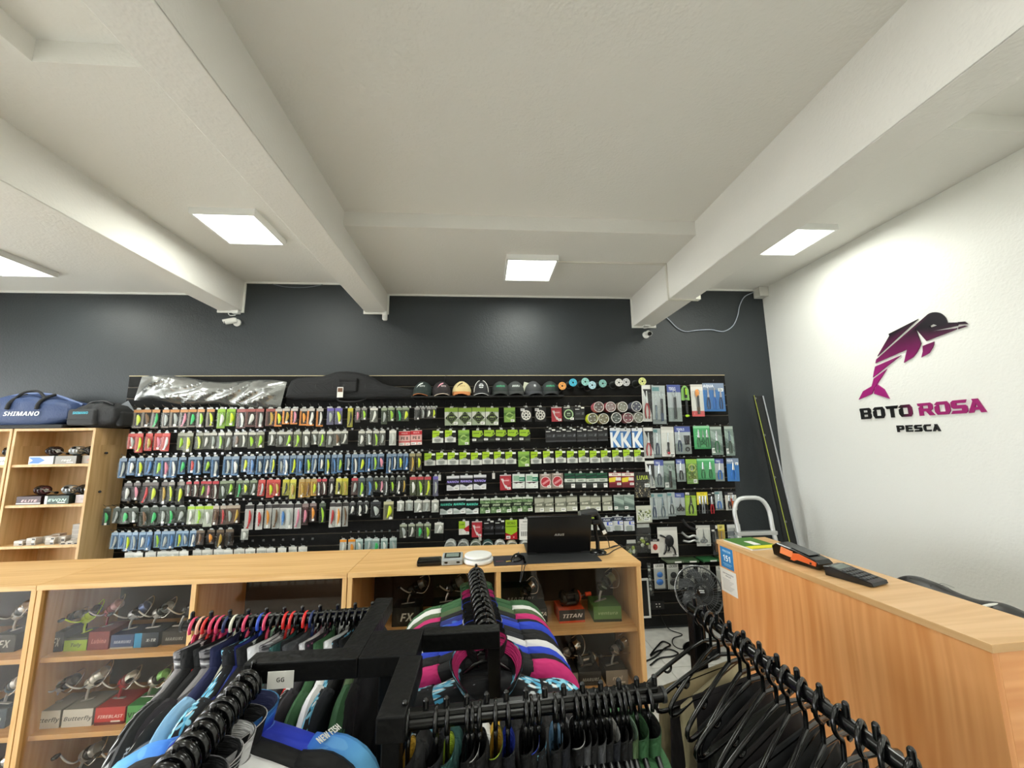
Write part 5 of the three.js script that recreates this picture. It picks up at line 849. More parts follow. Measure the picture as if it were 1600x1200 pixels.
  part('stand_base', lathe([[0, 0], [0.045, 0], [0.047, 0.006], [0.036, 0.014], [0.012, 0.02], [0, 0.021]], 28), M.plastic, o); part('stand_stem', tube([[0, 0.015, 0], [0, 0.06, 0], [-0.008, 0.11, 0], [-0.01, 0.16, 0]], 0.011, 16, 10), M.plastic, o); part('cradle', cb(0.05, 0.03, 0.05, -0.01, 0.165, 0, 0.01), M.plastic, o);
  part('head', [move(spin(new RoundedBoxGeometry(0.1, 0.036, 0.06, 3, 0.014), 0, 0, 0.12), -0.045, 0.212, 0)], mat(0x2b2c2e, 0.35), o); part('window', move(spin(new RoundedBoxGeometry(0.006, 0.026, 0.046, 2, 0.002), 0, 0, 0.12), -0.094, 0.206, 0), mat(0x7a7d80, 0.2), o); part('handle', move(spin(new RoundedBoxGeometry(0.034, 0.13, 0.034, 3, 0.014), 0, 0, 0.42), 0.02, 0.155, 0), M.plastic, o); part('sticker', move(spin(new THREE.BoxGeometry(0.02, 0.02, 0.001), 0, 0, 0.42), 0.036, 0.112, 0.0176), sticker, o);
  solo('scanner_cable', tube([[0.668, 1.13, 1.4], [0.69, 1.09, 1.38], [0.71, 1.05, 1.34], [0.76, 1.046, 1.3], [0.8, 1.04, 1.26], [0.83, 0.95, 1.22]], 0.0025, 30, 6), BLACK, 'black scanner cable drooping from the scanner handle to the counter end', 'cable');
  for (const [i, p] of [[[0.6, 1.044, 1.33], [0.68, 1.043, 1.34], [0.76, 1.043, 1.28], [0.815, 1.03, 1.25], [0.82, 0.9, 1.24]], [[0.58, 1.044, 1.46], [0.66, 1.043, 1.44], [0.73, 1.043, 1.36], [0.81, 1.035, 1.3], [0.825, 0.9, 1.28]]].entries()) solo('power_cable', tube(p, 0.0025, 30, 6), BLACK, ['thin black cable running behind the scanner base', 'thin black cable running in front of the scanner base'][i], 'cable');
}
// ---------------------------------------------------------------- cash counter at the right
const cash = { x: 1.31, z: 2.0, turn: 0.055 };            // x of the front face's middle
function onCash(lx, y, lz) { const c = Math.cos(cash.turn), s = Math.sin(cash.turn); return [cash.x + lx * c + lz * s, y, cash.z - lx * s + lz * c]; }
{
  const cw = wood(0xeeae72, 0xd68c4c, 61, 1.0, 0.42, 0.42), cwA = cw.clone(); cwA.map = cw.map.clone(); cwA.map.rotation = PI / 2; cwA.map.needsUpdate = true;
  const topW = wood(0xdcb484, 0xc89c66, 65, 1.1, 0.5, 0.4); topW.map.rotation = PI / 2;
  const o = thing('cash_counter', 'tall narrow wooden cash counter in front of the white wall', 'counter', [cash.x, 0, cash.z], cash.turn);
  part('worktop', bx(-0.004, 1.078, -0.56, 0.29, 1.1, 0.56, 0.0015), topW, o);
  part('front_panel', bx(0, 0, -0.555, 0.02, 1.078, 0.555, 0.001), cw, o); part('end_panel', bx(0.02, 0, 0.533, 0.285, 1.078, 0.555, 0.001), cwA, o); part('end_panel', bx(0.02, 0, -0.555, 0.285, 1.078, -0.533, 0.001), cw, o); part('shelf', bx(0.02, 0.7, -0.533, 0.28, 0.72, 0.533), cw, o);
  const blue = new THREE.MeshStandardMaterial({ roughness: 0.4, map: canvas(128, 128, (c) => { c.fillStyle = '#2f7fc0'; c.fillRect(0, 0, 128, 128); c.fillStyle = '#cfe4f4'; c.font = 'bold 20px sans-serif'; c.textAlign = 'center'; c.fillText('PROCON', 64, 30); c.fillStyle = '#fff'; c.font = 'bold 50px sans-serif'; c.fillText('151', 64, 84); c.fillStyle = '#9fc8e6'; c.fillRect(20, 100, 88, 4); c.fillRect(30, 110, 68, 3); }) });
  const paper = new THREE.MeshStandardMaterial({ roughness: 0.7, map: canvas(128, 160, (c) => { c.fillStyle = '#eceae6'; c.fillRect(0, 0, 128, 160); c.fillStyle = '#77757a'; c.font = 'bold 12px sans-serif'; c.textAlign = 'center'; c.fillText('INFORMAÇÕES', 64, 34); c.fillText('PREÇOS', 64, 50); c.fillStyle = '#b5b3b4'; for (let k = 0; k < 9; k++) c.fillRect(16, 66 + 9 * k, 60 + (k * 29) % 38, 3); }) });
  const plate = (name, w, h, m, y, lz, label) => { const g = new THREE.PlaneGeometry(w, h); g.rotateY(-PI / 2); const q = thing(name, label, 'sign', onCash(-0.0012, y, lz), cash.turn); part('sheet', bx(0.0002, -h / 2, -w / 2, 0.001, h / 2, w / 2), sticker, q); part('print', move(g, -0.0003, 0, 0), m, q); };
  plate('price_sign', 0.098, 0.104, blue, 1.022, -0.488, 'small blue sign reading 151 on the end of the cash counter'); plate('notice_sheet', 0.122, 0.118, paper, 0.903, -0.49, 'white printed notice sheet below the blue sign');
  // magazine, card terminal, calculator
  let q = thing('magazine', 'green and yellow magazine lying on the far end of the cash counter', 'magazine', onCash(0.105, 1.1, -0.43), cash.turn + 0.05);
  part('pages', bx(-0.085, 0, -0.1, 0.085, 0.008, 0.1, 0.001), mat(0xe2e0d6, 0.7), q); part('cover', bx(-0.086, 0.008, -0.101, 0.086, 0.0092, 0.101), mat(0x4a7a2c, 0.45), q); part('yellow_band', bx(-0.086, 0.0092, 0.055, 0.086, 0.0098, 0.101), mat(0xe8dc2c, 0.45), q); part('white_panel', bx(-0.02, 0.0092, -0.03, 0.02, 0.0098, 0.04), sticker, q);
  q = thing('card_terminal', 'black and orange card payment terminal on the cash counter', 'card terminal', onCash(0.1, 1.1, -0.12), cash.turn + 0.12);
  const prof = poly([[-0.105, 0.012], [-0.11, 0.045], [-0.085, 0.062], [-0.02, 0.055], [0.09, 0.034], [0.102, 0.024], [0.098, 0.008], [0.03, 0.004], [-0.03, 0]]);
  part('housing', extrude(prof, 0.07, 0.004).rotateY(-PI / 2).translate(0.035, 0.002, 0), M.plastic, q);
  const ora = mat(0xe0662c, 0.4);
  part('orange_side', extrude(poly([[-0.02, 0.012], [-0.005, 0.01], [0.01, 0.018], [0.09, 0.014], [0.094, 0.028], [0.02, 0.044], [-0.005, 0.04]]), 0.003, 0.001).rotateY(-PI / 2).translate(-0.0382, 0.002, 0), ora, q); part('orange_paper_cover', extrude(poly([[-0.07, 0.026], [-0.012, 0.02], [-0.008, 0.046], [-0.062, 0.054]]), 0.003, 0.001).rotateY(-PI / 2).translate(-0.0382, 0.002, 0), mat(0xf08a52, 0.4), q);
  part('screen', move(spin(new THREE.BoxGeometry(0.06, 0.002, 0.08), 0.16), 0, 0.056, 0.02), mat(0x3a3d40, 0.15), q); part('port', bx(-0.0435, 0.018, 0.068, -0.0425, 0.026, 0.076), BLACK, q);
  q = thing('calculator', 'flat black calculator on the cash counter beside the card terminal', 'calculator', onCash(0.125, 1.1, 0.09), cash.turn + 0.25);
  part('housing', extrude(poly([[-0.075, 0], [-0.08, 0.03], [-0.06, 0.034], [0.075, 0.012], [0.078, 0.004], [0.07, 0]]), 0.095, 0.002).rotateY(-PI / 2).translate(0.0475, 0.002, 0), M.plastic, q); part('display', move(spin(new THREE.BoxGeometry(0.075, 0.002, 0.03), 0.162), 0, 0.0352, -0.045), mat(0x5f6a62, 0.2), q);
  const key = new RoundedBoxGeometry(0.013, 0.006, 0.014, 1, 0.002), kM = mat(0x3b3c3e, 0.5);
  for (let i = 0; i < 5; i++) for (let j = 0; j < 4; j++) { const k = part('key', key, kM, q); k.position.set(-0.034 + 0.017 * i, 0.0305 - 0.0033 * j, -0.015 + 0.021 * j); k.rotation.x = 0.162; }
}
// ---------------------------------------------------------------- on the right wall: the shop's sign
{
  const SY = 2.1, SZ = 1.2, X = RX, D = 0.005;
  // drawn as seen from the room: u runs towards the viewer (+z), v is up; extruded off the wall
  const place = (g) => { g.rotateY(-PI / 2); g.translate(X - 0.002, SY, SZ); return g; };
  const ramp = (y) => { const t = Math.max(0, Math.min(1, (0.22 - y) / 0.22)); return new THREE.Color(0x17101a).lerp(new THREE.Color(0xa01c74), t ** 1.1); };
  const signMat = new THREE.MeshStandardMaterial({ vertexColors: true, roughness: 0.4 });
  const dye = (g, f) => { const p = g.attributes.position, c = new Float32Array(p.count * 3); for (let i = 0; i < p.count; i++) { const k = f(p.getX(i), p.getY(i)); c.set([k.r, k.g, k.b], 3 * i); } g.setAttribute('color', new THREE.BufferAttribute(c, 3)); return g; };
  const cut = (pts) => poly(pts.split(' ').map((s) => s.split(',').map((v) => v / 1000)));
  const o = thing('dolphin_emblem', 'black to magenta leaping dolphin emblem on the white wall', 'wall sign');
  const fine = (shape) => { // slice into bands so that the dye runs evenly
    const g = extrude(shape, D, 0.0006, 6); return dye(g, (x, y) => ramp(y)); };
  const head = cut('-168,100 191,317 202,321 213,322 224,321 235,318 246,313 257,306 266,296 274,283 280,269 283,256 286,233 334,220 337,206 333,200 192,205 329,186 324,180 161,152 111,250 128,143 112,114 94,89 70,66 10,40 42,125 -178,75');
  head.holes.push(new THREE.Path(cut('193,242 213,248 232,233 198,229').getPoints()));
  for (const [n, s] of [['body', head], ['dorsal_fin', cut('136,306 -57,260 -55,245 -156,122')], ['upper_beak', cut('338,221 370,214 382,196 340,206')], ['lower_beak', cut('337,190 366,190 378,184 333,179')], ['flipper', cut('135,124 200,136 196,118 188,102 165,72 117,53 131,88')], ['tail_segment', cut('-184,50 -3,93 -211,-25 -198,14')], ['tail_segment', cut('-208,-36 -108,16 -189,-76 -212,-100 -222,-118 -235,-143 -342,-174 -300,-116 -230,-88')], ['fluke', cut('-189,-80 -146,-121 -120,-192 -222,-144 -216,-118')]]) part(n, place(fine(s)), signMat, o);
  // the wordmark, letter by letter
  const K = 0.25, glyphs = {                              // on a unit square, chamfered corners
    B: [[[0.0, 1], [0.86, 1], [1, 0.86], [1, 0.6], [0.92, 0.5], [1, 0.4], [1, 0.14], [0.86, 0], [0.0, 0], [0.0, 0.62], [-0.04, 0.9]], [[0.3, 0.8], [0.7, 0.8], [0.7, 0.61], [0.3, 0.61]], [[0.3, 0.4], [0.7, 0.4], [0.7, 0.2], [0.3, 0.2]]],
    O: [[[K * 0.8, 1], [1 - K * 0.6, 1], [1, 1 - K], [1, K], [1 - K * 0.6, 0], [K * 0.6, 0], [0, K], [0, 0.62], [0.18, 0.74], [0, 0.8]], [[0.3, 0.76], [0.7, 0.76], [0.7, 0.22], [0.3, 0.22]]],
    T: [[[-0.08, 1], [1.08, 1], [0.98, 0.76], [0.66, 0.76], [0.66, 0], [0.34, 0], [0.34, 0.76], [0.04, 0.76]]],
    R: [[[-0.06, 1], [0.86, 1], [1, 0.86], [1, 0.5], [0.82, 0.36], [1.08, 0], [0.72, 0], [0.5, 0.34], [0.3, 0.34], [0.3, 0], [0, 0], [0, 0.64], [0.14, 0.74], [-0.02, 0.8]], [[0.3, 0.78], [0.7, 0.78], [0.7, 0.56], [0.3, 0.56]]],
    S: [[[0.16, 1], [1.0, 1], [0.92, 0.78], [0.34, 0.78], [0.34, 0.62], [0.9, 0.62], [1, 0.5], [1, 0.14], [0.86, 0], [-0.06, 0], [0.06, 0.22], [0.66, 0.22], [0.66, 0.38], [0.12, 0.38], [0, 0.5], [0, 0.86]]],
    A: [[[0.24, 1], [0.66, 1], [1.12, 0], [0.76, 0], [0.68, 0.2], [0.34, 0.2], [0.24, 0], [-0.12, 0], [0.3, 0.84]], [[0.51, 0.68], [0.6, 0.4], [0.41, 0.4]]],
    P: [[[-0.04, 1], [0.86, 1], [1, 0.86], [1, 0.46], [0.86, 0.32], [0.3, 0.32], [0.3, 0], [0, 0], [0, 0.7]], [[0.3, 0.76], [0.7, 0.76], [0.7, 0.56], [0.3, 0.56]]],
    E: [[[0, 1], [1, 1], [0.94, 0.78], [0.3, 0.78], [0.3, 0.61], [0.86, 0.61], [0.86, 0.4], [0.3, 0.4], [0.3, 0.22], [1, 0.22], [0.94, 0], [0, 0]]],
    C: [[[K * 0.7, 1], [1, 1], [0.94, 0.77], [0.3, 0.77], [0.3, 0.23], [1, 0.23], [0.94, 0], [K * 0.7, 0], [0, K], [0, 1 - K]]],
  };
  const black = new THREE.Color(0x0c0b0d), mag = new THREE.Color(0x9c1f6a);
  const row = (list, y0, h, name, label) => { const q = thing(name, label, 'wall sign'); for (const [c, z0, z1] of list) { const [outer, ...holes] = glyphs[c], w = z1 - z0, s = poly(outer.map(([x, y]) => [z0 - SZ + x * w, y0 - SY + y * h])); for (const hh of holes) s.holes.push(new THREE.Path(hh.map(([x, y]) => new THREE.Vector2(z0 - SZ + x * w, y0 - SY + y * h)))); part('letter', place(dye(extrude(s, D, 0.0006, 4), (u) => { const z = u + SZ; return name === 'small_wordmark' ? black : z < 1.13 ? black : z < 1.22 ? black.clone().lerp(mag, Math.max(0, (z - 1.16) / 0.12)) : mag; })), signMat, q); } };
  row([['B', 0.855, 0.935], ['O', 0.95, 1.032], ['T', 1.047, 1.118], ['O', 1.128, 1.21], ['R', 1.25, 1.33], ['O', 1.34, 1.421], ['S', 1.428, 1.506], ['A', 1.516, 1.582]], 1.776, 0.08, 'large_wordmark', 'large shop name in black and magenta letters below the dolphin');
  row([['P', 1.097, 1.142], ['E', 1.153, 1.196], ['S', 1.206, 1.25], ['C', 1.26, 1.302], ['A', 1.314, 1.348]], 1.674, 0.044, 'small_wordmark', 'small black word centred under the large shop name');
}
// ---------------------------------------------------------------- garment racks
const RH = 1.155;                                          // height of the hanging tubes
const hammer = new THREE.MeshPhysicalMaterial({ color: 0x060606, roughness: 0.45, specularIntensity: 0.5, bumpMap: plasterBump, bumpScale: 0.0016 });
const bar = (x0, z0, x1, z1) => bx(x0, RH - 0.012, z0, x1, RH + 0.03, z1, 0.003);
function pegs(o, a, b, n, ridge = true) {                 // a flat rail with little pegs along the top of a hanging tube
  const A = V(...a), B = V(...b), d = B.clone().sub(A), L = d.length(), yaw = Math.atan2(-d.z, d.x);
  if (ridge) { const g = new RoundedBoxGeometry(L * 0.94, 0.012, 0.02, 1, 0.004); g.rotateY(yaw); g.translate((A.x + B.x) / 2, A.y + 0.014, (A.z + B.z) / 2); part('peg_rail', g, M.plastic, o); }
  const g = join([rod([0, 0.012, 0], [0, 0.032, 0], 0.0055, 8), ball(0.0055, 0, 0.032, 0, 1, 1, 1, 8, 5)]);
  for (let i = 0; i < n; i++) part('peg', g, M.plastic, o).position.copy(A.clone().lerp(B, (i + 0.5) / n));
}
{
  const o = thing('four_way_garment_rack', 'black four-way garment rack with square arms and a small white size label', 'clothes rack', [0, 0, 0]);
  part('hub_plate', bar(-0.275, 2.5, -0.15, 2.625), hammer, o);
  part('square_arm', bar(-0.3255, 2.29, -0.2755, 2.5745), hammer, o); part('square_arm', bar(-0.515, 2.575, -0.2755, 2.625), hammer, o); part('square_arm', bar(-0.1495, 2.495, 0.04, 2.535), hammer, o); part('square_arm', bar(-0.185, 2.6255, -0.135, 2.82), hammer, o);
  const T = (a, b) => { part('hanging_tube', rod(a, b, 0.0125, 16), M.plastic, o); part('end_cap', rod(V(...b).lerp(V(...a), 0.012).toArray(), b, 0.014, 16), mat(0x2c2d2e, 0.3), o); };
  const arms = [[[-0.30, RH, 2.335], [-0.835, RH, 2.35], 11], [[-0.495, RH, 2.6], [-0.46, RH, 3.12], 11], [[0.012, RH, 2.51], [-0.03, RH, 2.0], 12], [[-0.16, RH, 2.79], [0.352, RH, 2.758], 14]];
  for (const [k, [a, b, n]] of arms.entries()) { T(a, b); pegs(o, a, b, n, k === 3 || k === 0); }
  for (const [x, z] of [[0.025, 2.51], [-0.16, 2.8]]) part('arm_drop', bx(x - 0.016, RH - 0.16, z - 0.016, x + 0.016, RH, z + 0.016, 0.003), hammer, o);
  part('post', bx(-0.24, 0.06, 2.535, -0.19, RH, 2.585, 0.004), hammer, o);
  for (const [x, z] of [[0.5, 0], [-0.5, 0], [0, 0.5], [0, -0.5]]) part('foot', bx(Math.min(0, x) - 0.215 - (x ? 0 : 0.025), 0.02, Math.min(0, z) + 2.56 - (z ? 0 : 0.025), Math.max(0, x) - 0.215 + (x ? 0 : 0.025), 0.06, Math.max(0, z) + 2.56 + (z ? 0 : 0.025), 0.004), hammer, o);
  for (const [x, z] of [[0.48, 0], [-0.48, 0], [0, 0.48], [0, -0.48]]) part('caster', rod([x - 0.215, 0, z + 2.56], [x - 0.215, 0.02, z + 2.56], 0.018, 12), M.plastic, o);
  const lab = new THREE.MeshStandardMaterial({ roughness: 0.5, map: canvas(128, 80, (c) => { c.fillStyle = '#dcdad4'; c.fillRect(0, 0, 128, 80); c.fillStyle = '#26241f'; c.font = 'bold 30px sans-serif'; c.textAlign = 'center'; c.fillText('GG', 64, 50); }) });
  const l = part('size_label', bx(-0.027, -0.017, 0, 0.027, 0.017, 0.0012), sticker, o); l.position.set(-0.435, RH - 0.004, 2.6255);
  part('size_print', move(new THREE.PlaneGeometry(0.052, 0.032), 0, 0, 0.0015), lab, l);
  // second rack, a straight rail beside the cash counter
  const q = thing('rail_garment_rack', 'black straight clothes rail with trousers beside the cash counter', 'clothes rack', [0, 0, 0]);
  const a = [0.615, RH, 2.38], b = [0.64, RH, 3.2];
  part('hanging_tube', rod(a, b, 0.0125, 16), M.plastic, q); part('end_cap', rod([0.6148, RH, 2.374], a, 0.015, 16), mat(0x2c2d2e, 0.3), q);
  for (const z of [2.4, 3.17]) { part('post', bx(0.6, 0.05, z - 0.018, 0.636, RH - 0.01, z + 0.018, 0.004), hammer, q); part('foot', bx(0.35, 0.02, z - 0.02, 0.89, 0.05, z + 0.02, 0.004), hammer, q); for (const x of [0.37, 0.87]) part('caster', rod([x, 0, z], [x, 0.02, z], 0.018, 12), M.plastic, q); }
  part('lower_bar', bx(0.602, 0.09, 2.41, 0.638, 0.12, 3.16, 0.003), hammer, q);
  pegs(q, a, b, 16, false);
}
// ---- hangers: hook plane is local x-y, the tube runs along local z
const hookCurve = (r) => { const p = []; for (let i = 0; i <= 14; i++) { const a = (-25 + i * 225 / 14) * PI / 180; p.push([r * Math.cos(a), r * Math.sin(a) * 1.05 - 0.004, 0]); } p.push([-r * 0.55, -r * 1.1, 0], [0, -r * 1.55, 0], [0, -0.07, 0]); return p; };
const HK = { thin: tube(hookCurve(0.021), 0.0042, 40, 8), fat: (() => { const g = tube(hookCurve(0.0255), 0.006, 40, 10); g.scale(1, 1, 1.2); return g; })() };
const shoulderBar = (() => { const g = tube([[-0.168, -0.158, 0], [-0.16, -0.146, 0], [-0.08, -0.112, 0], [0, -0.074, 0], [0.08, -0.112, 0], [0.16, -0.146, 0], [0.168, -0.158, 0]], 0.0055, 30, 8); return g; })();
const openFrame = (() => [tube([[0, -0.066, 0], [0.06, -0.078, 0], [0.18, -0.112, 0], [0.205, -0.124, 0], [0.208, -0.138, 0], [0.195, -0.146, 0], [0.1, -0.146, 0], [0, -0.146, 0], [-0.1, -0.146, 0], [-0.195, -0.146, 0], [-0.208, -0.138, 0], [-0.205, -0.124, 0], [-0.18, -0.112, 0], [-0.06, -0.078, 0], [0, -0.066, 0]], 0.0048, 90, 7), ...[-1, 1].map((s) => tube([[s * 0.12, -0.095, 0], [s * 0.122, -0.108, 0], [s * 0.132, -0.112, 0], [s * 0.142, -0.108, 0]], 0.003, 10, 5))])();
const openJoined = join([openFrame[0]]);
function hangerAt(kind, m, pos, turn, label, group) {
  const o = thing('clothes_hanger', label, 'hanger', pos, turn, group);
  part('hook', HK[kind === 'fat' ? 'fat' : 'thin'], m, o);
  if (kind === 'open') { part('frame', openJoined, m, o); part('strap_notch', openFrame[1], m, o); part('strap_notch', openFrame[2], m, o); } else part('shoulder_bar', shoulderBar, m, o);
  return o;
}
// ---- shirts
const fold = noise2(81, 11), fold2 = noise2(82, 29);
function shirtBody(thick) {
  const rings = [], N = 28, prof = [[-0.082, 0.058, 0.75], [-0.088, 0.07, 0.85], [-0.1, 0.11, 0.95], [-0.115, 0.155, 1], [-0.13, 0.18, 1], [-0.15, 0.186, 1], [-0.19, 0.18, 1], [-0.28, 0.172, 1.05], [-0.38, 0.17, 1.05], [-0.5, 0.172, 1.1], [-0.62, 0.176, 1.15], [-0.74, 0.18, 1.2]];
  const vs = [0]; for (let k = 1; k < prof.length; k++) vs.push(vs[k - 1] + Math.hypot(prof[k][0] - prof[k - 1][0], prof[k][1] - prof[k - 1][1])); const total = vs[prof.length - 1]; for (let k = 0; k < vs.length; k++) vs[k] /= total;
  for (const [y, w, t] of prof) rings.push(Array.from({ length: N }, (_, i) => { const a = 2 * PI * i / N, c = Math.cos(a), s = Math.sin(a), f = (fold(i / N * 2, -y * 1.1) - 0.5) * 0.55 + (fold2(i / N * 2, -y * 0.5) - 0.5) * 0.25; const low = Math.min(1, (-y - 0.08) * 6); return [w * Math.sign(c) * Math.abs(c) ** 0.8, y + 0.004 * low * (f), thick * t * Math.sign(s) * Math.abs(s) ** 0.7 * (1 + 1.1 * f * low)]; }));
  return loft(rings, true, true, vs);
}
function sleeve(s, thick, flare = 0) {
  const knots = [[0.13, -0.128, 0.026, 0.9], [0.175, -0.152, 0.046, 1.05], [0.212, -0.192, 0.056, 1.1], [0.24 + flare * 0.3, -0.27, 0.054, 1], [0.248 + flare * 0.7, -0.38, 0.05, 0.95], [0.25 + flare, -0.5, 0.044, 0.9], [0.248 + flare, -0.6, 0.038, 0.9], [0.246 + flare, -0.635, 0.036, 0.9]], N = 16, rings = [];
  const cr = (p, q, r, t, u) => 0.5 * (2 * q + (r - p) * u + (2 * p - 5 * q + 4 * r - t) * u * u + (3 * q - p - 3 * r + t) * u ** 3), path = [];
  for (let j = 0; j + 1 < knots.length; j++) for (let u = 0; u < 1; u += j < 4 ? 0.34 : 0.5) path.push([0, 1, 2, 3].map((k) => cr(knots[Math.max(0, j - 1)][k], knots[j][k], knots[j + 1][k], knots[Math.min(knots.length - 1, j + 2)][k], u)));
  path.push(knots[knots.length - 1]);
  path.forEach(([x, y, r, t], j) => { const a = path[Math.max(0, j - 1)], b = path[Math.min(path.length - 1, j + 1)], dx = b[0] - a[0], dy = b[1] - a[1], l = Math.hypot(dx, dy), nx = -dy / l, ny = dx / l; rings.push(Array.from({ length: N }, (_, i) => { const q = 2 * PI * i / N * s, c = Math.cos(q), w = 1 + (fold(i / N + 0.2 * s, j * 0.03) - 0.5) * 0.35; return [s * (x + nx * r * c * w), y + ny * r * c * w, thick * 1.1 * t * Math.sin(2 * PI * i / N) * w]; })); });
  if (s < 0) rings.forEach((r) => r.reverse());
  return loft(rings);
}
const collarG = (() => { const rings = [], n = 22; for (const [dr, y] of [[0.0, -0.092], [0.006, -0.06], [0.012, -0.036], [0.009, -0.034], [0.002, -0.06], [-0.004, -0.092]]) rings.push(Array.from({ length: n + 1 }, (_, i) => { const a = PI / 2 + 0.42 + (2 * PI - 0.84) * i / n, open = Math.abs(i / n - 0.5) * 2, r = 0.058 + dr; return [r * Math.cos(a), y - 0.026 * open ** 3 * (y > -0.08 ? 1 : 0.5), r * Math.sin(a) * 0.95]; })); rings.push(rings[0]); return loft(rings, false, false); })();
const wideCollar = (dr0) => { const rings = [], n = 22, prof = dr0 ? [[0.002, -0.058], [0.008, -0.048], [0.0165, -0.0335]] : [[0.0, -0.092], [0.009, -0.06], [0.022, -0.034], [0.019, -0.032], [0.005, -0.06], [-0.004, -0.092]]; for (const [dr, y] of prof) rings.push(Array.from({ length: n + 1 }, (_, i) => { const open = Math.abs(i / n - 0.5) * 2, a = PI / 2 + 0.5 + (2 * PI - 1.0) * i / n, r = 0.058 + dr + 0.02 * open ** 2 * (y > -0.08 ? 1 : 0); return [r * 1.15 * Math.cos(a), y - 0.05 * open ** 2.2 * (y > -0.08 ? 1 : 0.6), r * Math.sin(a)]; })); if (!dr0) rings.push(rings[0]); return loft(rings, false, false); };
const liningG = (() => { const rings = [], n = 22; for (const [dr, y] of [[-0.0055, -0.09], [0.0005, -0.06], [0.0078, -0.0352]]) rings.push(Array.from({ length: n + 1 }, (_, i) => { const a = PI / 2 + 0.42 + (2 * PI - 0.84) * i / n, open = Math.abs(i / n - 0.5) * 2, r = 0.058 + dr; return [r * Math.cos(a), y - 0.026 * open ** 3 * (y > -0.08 ? 1 : 0.5), r * Math.sin(a) * 0.95]; })); return loft(rings, false, false); })();
const pipingG = tube(Array.from({ length: 23 }, (_, i) => { const a = PI / 2 + 0.42 + (2 * PI - 0.84) * i / 22, open = Math.abs(i / 22 - 0.5) * 2, r = 0.069; return [r * Math.cos(a), -0.035 - 0.026 * open ** 3, r * Math.sin(a) * 0.95]; }), 0.0012, 44, 5);
const SG = { full: [shirtBody(0.034), sleeve(1, 0.032), sleeve(-1, 0.032)], thin: [shirtBody(0.0165), sleeve(1, 0.018), sleeve(-1, 0.018)] };
